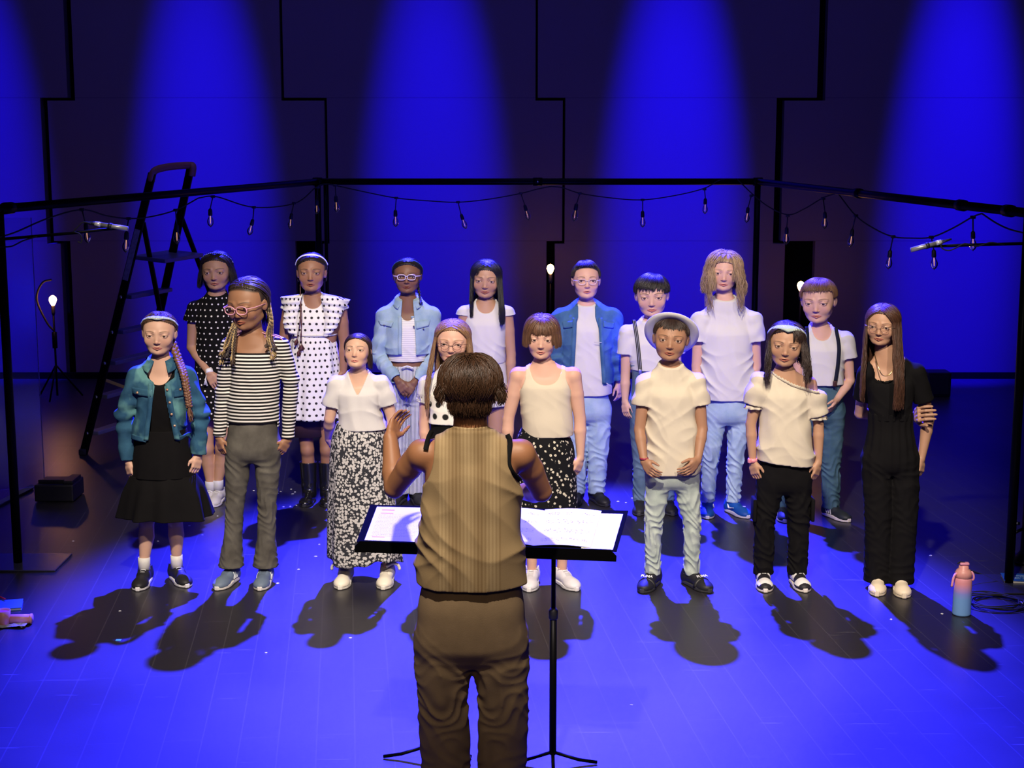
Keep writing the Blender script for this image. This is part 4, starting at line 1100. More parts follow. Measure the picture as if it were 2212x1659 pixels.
        if hem_w is not None:
            zc = s.zs-.13; t = np.clip((zc-sec2[:, 0])/(zc-hem_z), 0, 1); t = t*t*(3-2*t) if drape else t
            chest = smooth_interp(np.array([zc]), sec)[0]
            sec2[:, 3] = np.where(t > 0, chest[2]*(1-t)+hem_w*t, sec2[:, 3]); sec2[:, 4] = np.where(t > 0, np.maximum(chest[3]*(1-t)+(hem_d or hem_w*.72)*t, sec2[:, 4]), sec2[:, 4])
            hx = s.hx; sec2[:, 1] = np.where(t > 0, s.cx*(1-t)+hx*t, sec2[:, 1])
        rg = np.random.RandomState(seed); ph = rg.uniform(0, 6.28, 10)
        def fold(X, Y, Z):
            lowf = np.clip((s.zs-.06-Z)/(s.zs-hem_z), 0, 1)
            th = np.arctan2(X-s.cx, -Y)
            rg1 = 1-2*np.abs(np.sin(th*3.0+ph[0]+Z*7+1.3*np.sin(Z*11+ph[1])))**.8
            rg2 = 1-2*np.abs(np.sin((X*.75+Z)*25+ph[2]+2.0*np.sin(X*15+Z*9+ph[3])+.8*np.sin(Z*31+ph[8])))**.8
            rg3 = 1-2*np.abs(np.sin((X*.75-Z)*23+ph[4]+2.0*np.sin(X*13-Z*10+ph[5])+.8*np.sin(Z*27+ph[9])))**.8
            mid = np.clip(1-np.abs(lowf-.55)*1.9, 0, 1); side = np.clip(np.abs(np.sin(th))*1.6-.35, 0, 1)
            return -folds*1.1*((.10+.75*lowf)*rg1*.75+(rg2*np.clip(.5+.5*np.sin(th+ph[6]), 0, 1)+rg3*np.clip(.5-.5*np.sin(th+ph[6]), 0, 1))*(.22+.55*mid)*(.45+.75*side)+.18*np.sin(th*9+Z*16+ph[7]))
        allp = [s.S[0], s.S[1]]
        ends = []
        for i in (0, 1):
            sl = (sleeve if np.isscalar(sleeve) else sleeve[i])
            E_ = s.S[i]+(s.E[i]-s.S[i])*min(sl, 1.0) if sl <= 1 else s.E[i]+(s.W[i]-s.E[i])*(sl-1); ends.append(E_); allp.append(E_)
            if sl > 1: allp.append(s.E[i])
        allp = np.array(allp); rmax = .10
        lo = np.array([min(allp[:, 0].min()-rmax, -np.max(sec2[:, 3])-.03+s.cx), -max(.17, np.max(sec2[:, 4])+.03), hem_z-.04-abs(hem_tilt)]); hi = np.array([max(allp[:, 0].max()+rmax, np.max(sec2[:, 3])+.03+s.cx), max(.17, np.max(sec2[:, 4])+.03), s.zn+.05])
        lo[1] = min(lo[1], allp[:, 1].min()-.08); hi[1] = max(hi[1], allp[:, 1].max()+.08); lo[2] = min(lo[2], allp[:, 2].min()-.04)
        f = Field(lo, hi, step)
        f.loft(sec2, k=.0, extra=fold)
        nk = s.nk
        es = ease*.75; nt_ = s.C+s.RH@np.array([0, .08, -.25])*s.hh
        for i in (0, 1): f.cap(s.neck0+[0, .008, .0], s.S[i]*.85+s.neck0*.15+[0, .004, -.006], nk*.80+es, nk*.62+es, .025)
        f.cap(s.neck0+[0, 0, -.02], nt_, nk*1.16+es, nk+es, .03)
        ra = (.041*u*b, .034*u*b, .029*u*b, .0205*u)
        if neck_z is not None: pass
        for i in (0, 1):
            sl = (sleeve if np.isscalar(sleeve) else sleeve[i])
            if sl <= 0: continue
            S0, E, W = s.S[i], s.E[i], s.W[i]
            ax0 = ends[i]
            def sf(X, Y, Z, i=i):
                w_ = Z*60+np.sin(X*40+i*2+ph[7])*1.5
                return folds*(.55*np.sin(w_+2*np.sin(Y*35+ph[8]))+.3*np.sin(Z*25+Y*60))
            cr = cuff_r
            f2 = []
            if sl <= 1:
                e_r = (ra[0]+(ra[1]-ra[0])*sl)+sl_ease+bell
                f2.append((S0+[0, 0, -.014], ax0, ra[0]*1.02+sl_ease*.75, e_r+.003))
            else:
                f2.append((S0+[0, 0, -.014], E, ra[0]*1.02+sl_ease*.8, ra[1]*.95+sl_ease)); f2.append((E, ax0, ra[1]*.95+sl_ease, cr if cr else ra[3]+sl_ease))
            if puff: f2 = [(S0+[0, 0, -.004], (S0+ax0)/2, ra[0]+sl_ease, ra[0]+puff), ((S0+ax0)/2, ax0, ra[0]+puff, ra[0]+puff*.8)]
            g = Field(lo, hi, step)
            for a, c, r0, r1 in f2: g.cap(a, c, r0, r1, .012)
            d_ = ax0-(S0 if sl <= 1 else E); d_ = d_/np.linalg.norm(d_)
            sl_, X, Y, Z = g.full()
            cut = (X-ax0[0])*d_[0]+(Y-ax0[1])*d_[1]+(Z-ax0[2])*d_[2]
            DD = g.D[sl_]+sf(X, Y, Z)
            if sl > 1: DD = DD+folds*1.3*np.sin(((X-E[0])*d_[0]+(Y-E[1])*d_[1]+(Z-E[2])*d_[2])*95+2*np.sin(Y*40))*np.clip(1.2-np.abs(((X-E[0])*d_[0]+(Z-E[2])*d_[2]))*9, 0, 1)
            D0 = DD; DD = np.maximum(DD, cut)
            if hollow:  # opening of the sleeve
                inner = D0+.0085; DD = np.maximum(DD, -np.maximum(inner, -(cut+.035)))
            A = f.D; k = .012; h = np.maximum(k-np.abs(A-DD), 0)/k; f.D = np.minimum(A, DD)-h*h*k*.25
        sl_, X, Y, Z = f.full()
        # hem
        hz = hem_z+hem_tilt*(X-s.cx)/.15
        f.D = s._hem_torso(f, X, Y, Z, hz, sec2) if s._sleeve_below(ends, hem_z) else np.maximum(f.D, hz-Z)
        # neck opening
        nc = s.neck0+[0, -.004+neck_dy, .0]
        na, nb_, nz = neck; wide = na > .075
        f.D = np.maximum(f.D, Z-(s.zn+.010)-np.clip((Y-nc[1])*.40, -.022, .02))
        if wide:
            e = np.sqrt(((X-nc[0])/na)**2+((Y-nc[1]+.006)/nb_)**2)
            f.D = np.maximum(f.D, -np.maximum((e-1)*min(na, nb_), (s.zs+nz-.012*np.clip(-(Y-nc[1])/.06, -.6, 1))-Z))
        if nz < -.015 or vneck:  # scooped or V front
            zb = s.zs+nz-vneck+.01; zt_ = s.zn+.02; xx = np.abs(X-nc[0]); ex_ = 2.4 if not vneck else 1.15
            sc = (xx/(na*1.0))**ex_+(np.maximum(zt_-Z, 0)/(zt_-zb))**ex_-1
            f.D = np.maximum(f.D, -np.maximum(sc*.03, Y-.02))
        if tank:
            # cut the shoulders away: keep straps of given half width at given distance
            zc, xin, xout = tank[:3]   # below zc nothing is cut; straps between xin and xout from the neck
            ax_ = np.abs(X-s.cx)
            t_ = np.clip((s.zs+.03-Z)/(s.zs+.03-zc), 0, 1); armhole = np.minimum(ax_-(xout+(tank[3] if len(tank) > 3 else .062)*t_**2.6), Z-zc)
            f.D = np.maximum(f.D, np.minimum(armhole, .02))
            zb = s.zs+nz; sc = (ax_/xin)**2.6+(np.maximum(s.zn-Z, 0)/(s.zn-zb))**2.6-1
            f.D = np.maximum(f.D, -np.maximum(sc*.03, Y-.03)); f.D = np.maximum(f.D, -np.maximum((ax_-xin), np.maximum(s.zs+.01-Z, -1)))
        if off_sh: f.D = np.maximum(f.D, off_sh(X, Y, Z))
        if open_front: f.D = np.maximum(f.D, -open_front(X, Y, Z))
        if mask is not None: f.D = np.maximum(f.D, mask(X, Y, Z))
        if hollow:
            secI = sec2.copy(); secI[:, 3] -= .010; secI[:, 4] -= .010; z = Z.ravel(); q = smooth_interp(z, secI); cx, cy, a, bb = (q[:, j][None, None, :] for j in range(4))
            inn = ((np.abs((X-cx)/a)**2.3+np.abs((Y-cy)/bb)**2.3)**(1/2.3)-1)*np.minimum(a, bb)+fold(X, Y, Z)
            f.D = np.maximum(f.D, -np.maximum(inn, Z-(hz+.03))) if not open_front else np.maximum(f.D, -np.maximum(inn, Z-(s.zs-.10)))
        V, F = f.mesh(); V = relax_fast(V, F, 1, .4)
        kw = dict(puv=s.puv(V))
        if tint_fn is not None: kw['tint'] = tint_fn(V)
        s.add(name, V, F, mat, parent=parent, **kw)
        s.last_sec = sec2; s.last_V = V
        return sec2
    def _sleeve_below(s, ends, hem_z): return min(e[2] for e in ends) < hem_z+.05
    def _hem_torso(s, f, X, Y, Z, hz, sec2):
        # cut the hem but leave sleeves that hang lower than it
        d = None
        for i in (0, 1):
            E, W = s.E[i], s.W[i]
            for a, c in ((s.S[i], E), (E, W)):
                ab = c-a; L2 = np.dot(ab, ab); t = np.clip(((X-a[0])*ab[0]+(Y-a[1])*ab[1]+(Z-a[2])*ab[2])/L2, 0, 1)
                q = np.sqrt((X-a[0]-t*ab[0])**2+(Y-a[1]-t*ab[1])**2+(Z-a[2]-t*ab[2])**2); d = q if d is None else np.minimum(d, q)
        return np.where(d < .056*s.u, f.D, np.maximum(f.D, hz-Z))
    def trousers(s, name, mat, waist_z, rk, ra, rh=None, folds=.006, hem=None, hem_z=None, seed=0, ease=.012, knee_f=1.0, ank_f=1.0, flare=0.0, crotch_dz=0.0, back=0.0, tint_fn=None, step=.005, hip_folds=0.0, hem_dx=(0, 0)):
        u = s.u; b = s.b; rg = np.random.RandomState(seed); ph = rg.uniform(0, 6.28, 12)
        rh = rh or .074*u*b+ease
        hem_z = hem_z if hem_z is not None else .052
        A = [np.array([s.A[i][0]+hem_dx[i], s.A[i][1]+back, hem_z-.02]) for i in (0, 1)]
        pts = np.array([*s.hips, *s.K, *A]); lo = pts.min(0)-[.13, .15, .02]; hi = pts.max(0)+[.13, .15, 0]; hi[2] = waist_z+.01
        f = Field(lo, hi, step); LG = Field(lo, hi, step)
        sec = s.sec.copy(); sec[:, 3] += ease*.9; sec[:, 4] += ease*.9
        w = smooth_interp(np.array([waist_z]), sec)[0]; sec = np.vstack([sec[sec[:, 0] < waist_z-.01], [(waist_z, *w)]])
        f.loft(sec, k=0)
        for i in (0, 1):
            H, K = s.hips[i], s.K[i]; g = Field(lo, hi, step)
            KM = K*.5+A[i]*.5
            g.cap(H, H*.5+K*.5, rh, (rh+rk)/2*1.02, .01); g.cap(H*.5+K*.5, K, (rh+rk)/2*1.02, rk, .006)
            g.cap(K, KM, rk, (rk+ra)/2 if not flare else rk*.98, .006); g.cap(KM, A[i]+[0, 0, -.03], (rk+ra)/2 if not flare else rk*.98, ra, .006)
            sl, X, Y, Z = g.full()
            th = np.arctan2(X-(K[0]+(A[i][0]-K[0])*np.clip((K[2]-Z)/(K[2]-A[i][2]), 0, 1)), -Y)
            kz = np.exp(-((Z-K[2]+.02)/.085)**2)*knee_f; az = np.exp(-((Z-hem_z-.06)/.085)**2)*ank_f; tz = np.exp(-((Z-s.zcr+.05)/.08)**2)*.7
            sgn = 1 if i == 0 else -1
            wp = 2.2*np.sin(th*1.0+ph[i])+1.4*np.sin(th*3+Z*26+ph[2+i])+1.3*np.sin(X*37+Z*17+ph[4])+.9*np.sin(Z*31+ph[9])
            rdg = 1-2*np.abs(np.sin(Z*52+wp))**.8
            rd2 = 1-2*np.abs(np.sin((Z*.8+sgn*X*.7)*45+ph[5]+1.5*np.sin(th*2+Z*20)+np.sin(Z*29)))
            w = -(kz+az)*rdg*.8-tz*rd2*.7-.28*rd2-.25*rdg+.25*np.sin(th*5+ph[6]+Z*8)
            d = g.D+folds*w*.6
            k = .010; h = np.maximum(k-np.abs(LG.D-d), 0)/k; LG.D = np.minimum(LG.D, d)-h*h*k*.25
        k = .030; h = np.maximum(k-np.abs(f.D-LG.D), 0)/k; f.D = np.minimum(f.D, LG.D)-h*h*k*.25
        sl, X, Y, Z = f.full()
        f.D = np.maximum(f.D, np.maximum(hem_z-Z, Z-waist_z))
        if hip_folds: f.D = f.D+hip_folds*np.sin(np.arctan2(X-s.hx, -Y)*16+Z*3)*np.clip((Z-s.zcr+.2)*3, 0, 1)
        V, F = f.mesh(); V = relax_fast(V, F, 1, .4); cxs = np.where(V[:, 2] > s.zcr, s.hx, np.where(V[:, 0] < s.hx, s.K[0][0], s.K[1][0]))
        th = np.arctan2(V[:, 0]-cxs, -V[:, 1]); R = np.where(V[:, 2] > s.zcr, .15, .08)
        kw = dict(puv=np.stack([V[:, 0]*1.25, V[:, 2]], 1))
        if tint_fn is not None: kw['tint'] = tint_fn(V)
        s.add(name, V, F, mat, **kw)
    def skirt(s, name, mat, rows, nf=11, depth=.78, seed=0, phase=0.0, tint_fn=None, dy=0.0, hem_wave=0.0, parent=None, thick=.004, sharp=1.0, cy=None):
        """rows: (px y, px left, px right, fold amplitude)"""
        rg = random.Random(seed); n = 144; V = []; R = []
        data = []
        for (py, xl, xr, amp) in rows:
            a, c = s.loc(xl, py), s.loc(xr, py); data.append((a[2], (a[0]+c[0])/2, abs(c[0]-a[0])/2, amp))
        data = np.array(data)[::-1]; m = 46; zz = np.linspace(data[-1, 0], data[0, 0], m)
        q = smooth_interp(zz[::-1], data)[::-1]
        ph = [rg.uniform(0, 6.28) for _ in range(8)]
        for ring in (0, 1):
            for i in range(m):
                z = zz[i]; cx, a, amp = q[i]; t = i/(m-1)
                for k in range(n):
                    th = 2*PI*k/n
                    w = math.sin(nf*th+ph[0]+.8*math.sin(2*th+ph[1])+.5*t)+.45*math.sin((nf*2-3)*th+ph[2]+t*1.3)+.3*math.sin(5*th+ph[3]+t*2)
                    rr_ = 1+amp*w*.5
                    aa = a*rr_-ring*thick; bb = a*depth*rr_-ring*thick
                    V.append((cx+aa*math.sin(th), dy-bb*math.cos(th), z-(hem_wave*t*(w*.3+math.sin(th*3+ph[4]))*.5 if t > .5 else 0)))
        F = []
        for ring in (0, 1):
            for i in range(m-1):
                for k in range(n):
                    k2 = (k+1) % n; a0 = ring*m*n+i*n; f_ = (a0+k, a0+n+k, a0+n+k2, a0+k2); F.append(f_ if ring == 0 else f_[::-1])
        for k in range(n):
            k2 = (k+1) % n; F.append(((m-1)*n+k, m*n+(m-1)*n+k, m*n+(m-1)*n+k2, (m-1)*n+k2)); F.append((k, k2, m*n+k2, m*n+k))
        V = np.array(V); rad = np.mean(q[:, 1]); th = np.tile(np.concatenate([2*PI*np.arange(n)/n]), 2*m); th = np.where(th > PI, th-2*PI, th)
        kw = dict(puv=np.stack([th*rad, V[:, 2]], 1))
        if tint_fn is not None: kw['tint'] = tint_fn(V)
        s.add(name, V, np.array(F, dtype=np.int32), mat, parent=parent, **kw)
    # -------------------------------------------------- shoes
    def shoes(s, kind, upper, sole, lace=(.6, .6, .6), stripe=None, L=None, text=None, accent=None, ankles=None):
        L = L or s.shoe_len; k = L/.24
        for i in (0, 1):
            d = np.array([s.toe[i][0], s.toe[i][1], 0.0]); d /= np.linalg.norm(d); r_ = np.array([d[1], -d[0], 0]); R = np.stack([r_, d, [0, 0, 1]], 1)
            o = np.array([s.A[i][0], s.A[i][1], 0.0])-d*.0
            def X(P): return np.asarray(P, float)@R.T*1.0+o
            lt = (.26-s.A[i][2])/(s.K[i][2]-s.A[i][2]); pl = s.A[i]+(s.K[i]-s.A[i])*lt+[0, .010, 0]; tc = R.T@(pl-o); tc[2] = .26
            y0, y1 = -.065*k, .175*k
            st = .021 if kind != 'slip' else .028; hi = {'boot': .26, 'high': .10}.get(kind, .090)
            f = Field((-.075, y0-.03, -.005), (.075, y1+.02, hi+.03), .0034)
            ys = np.array([y0, y0+.02*k, -.02*k, .04*k, .10*k, .145*k, y1]); ws = np.array([.010, .027, .031, .033, .040, .031, .006])*k
            f.ell((0, -.02*k, .045), (.033*k, .05*k, .04), .02); f.cap((0, -.03*k, .035), (0, .04*k, .040), .032*k, .032*k, .02); f.cap((0, .03*k, .040), (.0, .12*k, .027), .030*k, .024*k, .02)
            f.ell((0, .115*k, .022), (.043*k, .062*k, .032), .02); f.ell((0, -.035*k, .03), (.033*k, .036*k, .04), .02)
            topz = hi
            f.cap((0, -.022*k if kind != 'boot' else -.006, .05), (0, -.022*k, topz) if kind != 'boot' else tc, .034*k if kind != 'boot' else .047, (.056 if kind == 'boot' else .036*k), .02)
            sl, XX, YY, ZZ = f.full()
            if kind == 'boot': f.D = f.D+.0015*np.sin(ZZ*90+2*np.sin(XX*40))*np.exp(-((ZZ-.10)/.04)**2)
            f.D = np.maximum(f.D, ZZ-(topz+(.0 if kind == 'boot' else -.012+.010*np.cos((YY+.02)*40))))
            q = np.sqrt((XX-(tc[0] if kind == 'boot' else 0))**2+(YY+.024*k if kind != 'boot' else YY-tc[1])**2)-(.030*k if kind != 'boot' else .050); f.D = np.maximum(f.D, -np.maximum(q, (topz-.03)-ZZ)); f.D = np.maximum(f.D, .012-ZZ)
            V, F = f.mesh(); V = relax_fast(V, F, 2, .4)
            up = np.array(upper, dtype=np.float32); T = np.tile(up, (len(V), 1))
            if accent is not None:
                m = (V[:, 1] > .10*k) & (V[:, 2] > .03) & (V[:, 1] < .155*k); T[m] = accent; m = (np.abs(V[:, 1]-.03*k) < .03*k) & (np.abs(V[:, 0]) > .018) & (V[:, 2] < .07) & (V[:, 2] > .03); T[m] = accent
            if kind == 'sneaker': m = (np.abs(V[:, 0]) < .014*k) & (V[:, 1] > .0) & (V[:, 1] < .085*k) & (V[:, 2] > .04); T[m] = T[m]*.8
            idx = len(s.parts); s.add('shoe', X(V), F, 'tinted', tint=T)
            f = Field((-.06, y0-.02, -.004), (.06, y1+.02, st+.012), .0034); sl, XX, YY, ZZ = f.full()
            w_ = smooth_interp(YY.ravel(), np.stack([ys, ws], 1))[:, 0][None, :, None]; lift_ = np.clip((YY-.12*k)*.12, 0, 1)
            dd = np.maximum(np.abs(XX)-w_-.0055, np.maximum(lift_*0+.0-ZZ+.001, ZZ-st-lift_*.4)); f.D = np.maximum(dd, np.maximum(y0-.005-YY, YY-y1-.005))
            V, F = f.mesh(); V = relax_fast(V, F, 2, .5); T = np.tile(np.array(sole, dtype=np.float32), (len(V), 1))
            s.add('sole', X(V), F, 'tinted', tint=T, parent=idx)
            parts = []
            if kind == 'sneaker':
                for j in range(5):
                    y = (.014+.016*j)*k; z = .0835-.0078*j; wj = .018*k
                    V, F = tube([(-wj, y, z-.010), (-wj*.5, y+.006, z), (wj*.5, y+.006, z), (wj, y, z-.010)], .0030, 6); parts.append((V, F))
                for sg in (-1, 1):
                    V, F = tube([(0, .004, .083), (sg*.016, .016, .088), (sg*.03, .012, .076), (sg*.018, .004, .079)], .0022, 5); parts.append((V, F))
                V, F, _ = join(parts); s.add('laces', X(V), F, 'tinted', tint=np.tile(np.array(lace, dtype=np.float32), (len(V), 1)), parent=idx)
            if stripe is not None:
                parts = []
                for sg in (-1, 1):
                    for j in range(3):
                        y = (.005+.020*j)*k
                        P = [(sg*(.0365+.001*j)*k, y, .026), (sg*(.0355)*k, y-.009, .043), (sg*.029*k, y-.014, .060)]
                        V, F = tube(P, .0042, 6); parts.append((V, F))
                V, F, _ = join(parts); s.add('side_stripes', X(V), F, 'tinted', tint=np.tile(np.array(stripe, dtype=np.float32), (len(V), 1)), parent=idx)
            if text: s.parts[idx]['text'] = (text, X((0, .104*k, .0685)), R)
    def sock(s, col, h=.045, up=0.0):
        for i in (0, 1):
            A = s.A[i]; V, F = tube([A+[0, .0, -.02], A+[0, 0, h*.5+up], A+[0, 0, h+up]], [.031*s.u+.003, .030*s.u+.003, .029*s.u+.004], 20); s.add('sock', V, F, 'tinted', tint=np.tile(np.array(col, dtype=np.float32), (len(V), 1)))
    def buttons(s, pts, mat='copper_button', r=.0065, parent=None):
        for p in pts:
            V, F = tube([p+np.array([0, .004, 0]), p+np.array([0, -.004, 0])], r, 12); s.add('button', V, F, mat, parent=parent)
    def surf_y(s, x, z, sec=None):
        """front surface y of the last garment at local x, z"""
        if s.last_V is not None and sec is None:
            Vg = s.last_V; m = ((Vg[:, 0]-x)**2+(Vg[:, 2]-z)**2) < .009**2
            if m.any(): return float(Vg[m, 1].min())
        sec = s.last_sec if sec is None else sec
        cx, cy, a, b = smooth_interp(np.array([z]), sec)[0]; q = max(0, 1-abs((x-cx)/a)**2.3); return cy-b*q**(1/2.3)
    def strap(s, name, pts, mat, w_=.012, off=.006, sec=None, parent=None, t=.003, n=30):
        """flat band lying on the front of the shirt; pts in photo pixels, last points may run over the shoulder"""
        P = []
        for p in pts:
            q = s.loc(*p[:2]) if len(p) == 2 else np.array(p); 
            if len(p) == 2: q[1] = s.surf_y(q[0], min(q[2], s.zs-.01), sec)-off
            P.append(q)
        P = spline(P, n); V = []
        yy = np.array([s.surf_y(q[0], min(q[2], s.zn-.01), sec)-off for q in P]); yy = np.array([yy[max(0, k-2):k+3].min() for k in range(n)]); yy = np.convolve(np.pad(yy, 3, mode='edge'), np.ones(7)/7, 'valid'); P[:, 1] = yy
        for p in P: V += [p+[-w_, 0, 0], p+[w_, 0, 0], p+[w_, t, 0], p+[-w_, t, 0]]
        F = []
        for i in range(n-1):
            for k in range(4): k2 = (k+1) % 4; F.append((i*4+k, i*4+k2, (i+1)*4+k2, (i+1)*4+k))
        F += [(3, 2, 1, 0), ((n-1)*4, (n-1)*4+1, (n-1)*4+2, (n-1)*4+3)]
        V = np.array(V); s.add(name, V, F, mat, parent=parent, puv=np.stack([V[:, 0]-np.repeat(P[:, 0], 4), V[:, 2]], 1))
    def strip(s, name, A, B, mat, parent=None, t=.004, n=None):
        """thin sheet between two point rows A and B"""
        A = np.asarray(A); B = np.asarray(B); n = len(A); V = []
        nrm = np.cross(np.gradient(A, axis=0), B-A); nrm /= np.linalg.norm(nrm, axis=1)[:, None]+1e-9
        for i in range(n): V += [A[i], (A[i]+B[i])/2+nrm[i]*t, B[i], B[i]+nrm[i]*t, (A[i]+B[i])/2+nrm[i]*t*2, A[i]+nrm[i]*t]
        F = []
        for i in range(n-1):
            for k in range(6): k2 = (k+1) % 6; F.append((i*6+k, (i+1)*6+k, (i+1)*6+k2, i*6+k2))
        F += [tuple(range(6)), tuple((n-1)*6+k for k in (5, 4, 3, 2, 1, 0))]
        V = np.array(V); s.add(name, V, F, mat, parent=parent, puv=s.puv(V))
    def collar(s, mat, w_=.045, open_=38, rin=(.058, .052), parent=None, zup=.040, drop=.035, name='collar'):
        A, B = [], []; c = s.neck0
        for i in range(41):
            a = math.radians(open_+(360-2*open_)*i/40); fr = max(0, math.cos(a)); k = 1+w_/.06*(.75+.25*fr)
            z0 = s.zn+.012-.022*fr; A.append(c*[1, 1, 0]+[math.sin(a)*rin[0], -math.cos(a)*rin[1], z0])
            B.append(c*[1, 1, 0]+[math.sin(a)*rin[0]*k, -math.cos(a)*rin[1]*k-.012*fr, z0-drop*(.85+.8*fr)])
        s.strip(name, A, B, mat, parent)
    def patch(s, name, pts, mat, off=.005, sec=None, parent=None, t=.004, nx=8, ny=5):
        """small sheet on the chest; pts: 4 photo pixels (tl, tr, br, bl)"""
        tl, tr, br, bl = [np.array(p, float) for p in pts]; V = []; 
        for ring in (0, 1):
            for j in range(ny):
                for i in range(nx):
                    u_, v_ = i/(nx-1), j/(ny-1); p = (tl*(1-u_)+tr*u_)*(1-v_)+(bl*(1-u_)+br*u_)*v_; q = s.loc(*p); q[1] = s.surf_y(q[0], q[2], sec)-off+ring*t; V.append(q)
        F = []; m = nx*ny
        for j in range(ny-1):
            for i in range(nx-1):
                a = j*nx+i; F.append((a, a+nx, a+nx+1, a+1)); F.append((m+a, m+a+1, m+a+nx+1, m+a+nx))
        bd = [i for i in range(nx)]+[j*nx+nx-1 for j in range(1, ny)]+[(ny-1)*nx+i for i in range(nx-2, -1, -1)]+[j*nx for j in range(ny-2, 0, -1)]
        for q in range(len(bd)): a, b2 = bd[q], bd[(q+1) % len(bd)]; F.append((a, b2, m+b2, m+a))
        V = np.array(V); s.add(name, V, F, mat, parent=parent, puv=s.puv(V))
    # -------------------------------------------------- linking
    def build(s):
        root = None; objs = []
        for p in s.parts:
            par = None if p['name'] == 'person' else (root if p['parent'] is None else objs[p['parent']])
            o = mesh_obj(p['name'], p['V'], p['F'], p['mat'], parent=par, **p['kw']); objs.append(o)
            if 'label' in p: o['label'] = p['label']
            if p['name'] == 'person': root = o
            if 'text' in p:
                txt, pos, R = p['text']; cu = bpy.data.curves.new('shoe_lettering', 'FONT'); cu.body = txt; cu.size = .024; cu.extrude = .0007; cu.align_x = 'CENTER'; cu.offset = .0006
                to = bpy.data.objects.new('tmp', cu); COL.objects.link(to); dg = bpy.context.evaluated_depsgraph_get(); me = bpy.data.meshes.new_from_object(to.evaluated_get(dg)); bpy.data.objects.remove(to)
                lo = bpy.data.objects.new('strap_lettering', me); COL.objects.link(lo); me.materials.clear(); me.materials.append(MATS['white_print']); lo.parent = o
                d = R[:, 1]; r_ = -R[:, 0]; tilt = math.radians(24); up_ = -d; n_ = np.array([0, 0, 1.0]); up2 = up_*math.cos(tilt)+n_*math.sin(tilt); nn = np.cross(r_, up2)
                M = Matrix(((r_[0], up2[0], nn[0], pos[0]), (r_[1], up2[1], nn[1], pos[1]), (r_[2], up2[2], nn[2], pos[2]), (0, 0, 0, 1))); lo.matrix_local = M
        root.location = s.o; root.rotation_euler = (0, 0, s.yaw); tag(root, s.label, 'person', s.group if hasattr(s, 'group') else None)
        return root
# ------------------------------------------------------------------ cloth materials
WHITE = S(214, 211, 210); CREAM = S(214, 203, 182); BLK = (.0065, .006, .0065)
fabric_pattern('white_cotton', solid(WHITE, .04)); fabric_pattern('cream_cotton', solid(CREAM, .04)); fabric_pattern('black_cotton', solid(BLK, .2)); fabric_pattern('black_ribbed', solid((.006, .0055, .006), .2))
fabric_pattern('striped_knit', stripes((.012, .011, .012), S(235, 232, 225), .0135*1.32, .46, 1))
fabric_pattern('grey_jeans', denim((.085, .078, .066), (.16, .15, .125)), bump=.3)
fabric_pattern('blue_denim', denim((.022, .075, .15), (.05, .15, .24), (.16, .38, .38)), bump=.3)
fabric_pattern('light_denim', denim((.28, .42, .55), (.46, .60, .70)), bump=.3)
fabric_pattern('mid_denim', denim((.045, .12, .26), (.09, .20, .36)), bump=.3)
fabric_pattern('pale_jeans', denim((.36, .50, .66), (.52, .66, .80)), bump=.3)
fabric_pattern('mint_jeans', denim((.42, .50, .46), (.60, .68, .62)), bump=.3)
fabric_pattern('teal_jeans', denim((.05, .11, .16), (.09, .17, .23)), bump=.3)
fabric_pattern('grey_blue_jeans', denim((.10, .17, .24), (.17, .26, .34)), bump=.3)
fabric_pattern('black_dots', dots(BLK, S(240, 236, 230), .036, .0052)); fabric_pattern('white_dots', dots(S(238, 236, 232), (.02, .018, .02), .038, .0078))
fabric_pattern('leaf_print', floral((.035, .036, .045), S(205, 202, 200), .015, .54)); fabric_pattern('daisy_print', floral((.010, .010, .012), S(222, 215, 195), .022, .33, (.35, .28, .12)))
fabric_pattern('ticking', stripes(S(225, 228, 235), (.07, .085, .13), .0105, .42, 0)); fabric_pattern('waffle', stripes(S(235, 232, 230), S(190, 190, 198), .012, .25, 1))
fabric_pattern('big_dots', dots(S(240, 236, 228), (.02, .02, .02), .062, .016))
fabric_pattern('band_pattern', floral((.45, .55, .50), S(235, 230, 215), .012, .3)); fabric_pattern('navy_band', dots((.02, .03, .09), S(200, 205, 240), .012, .003))
fabric_pattern('strap_stripes', stripes((.02, .02, .025), S(170, 170, 175), .0095, .32, 0)); fabric_pattern('navy_strap', solid((.012, .014, .03), .1))
plain('white_print', (.9, .9, .9), .5); plain('pink_frame', S(235, 170, 190), .25, spec=.6); plain('clear_frame', S(215, 205, 240), .2, spec=.7); plain('wire_frame', S(150, 100, 90), .3, .7); plain('gold_wire', (.85, .6, .4), .25, 1.0)
plain('leather', (.05, .015, .01), .5); plain('white_band', S(240, 240, 245), .7); plain('pink_watch', S(240, 150, 165), .4); plain('red_bracelet', (.35, .03, .07), .4); plain('teal_band', (.02, .05, .10), .6)
plain('black_leather', (.008, .008, .010), .22, spec=.7); plain('dark_band', (.10, .08, .15), .8); plain('tights', (.035, .012, .022), .7)
FAIR = (.66, .40, .29); PINK = (.68, .40, .30); TAN = (.48, .27, .17); MED = (.40, .21, .125); DARK = (.20, .095, .055); BROWN = (.33, .165, .092)


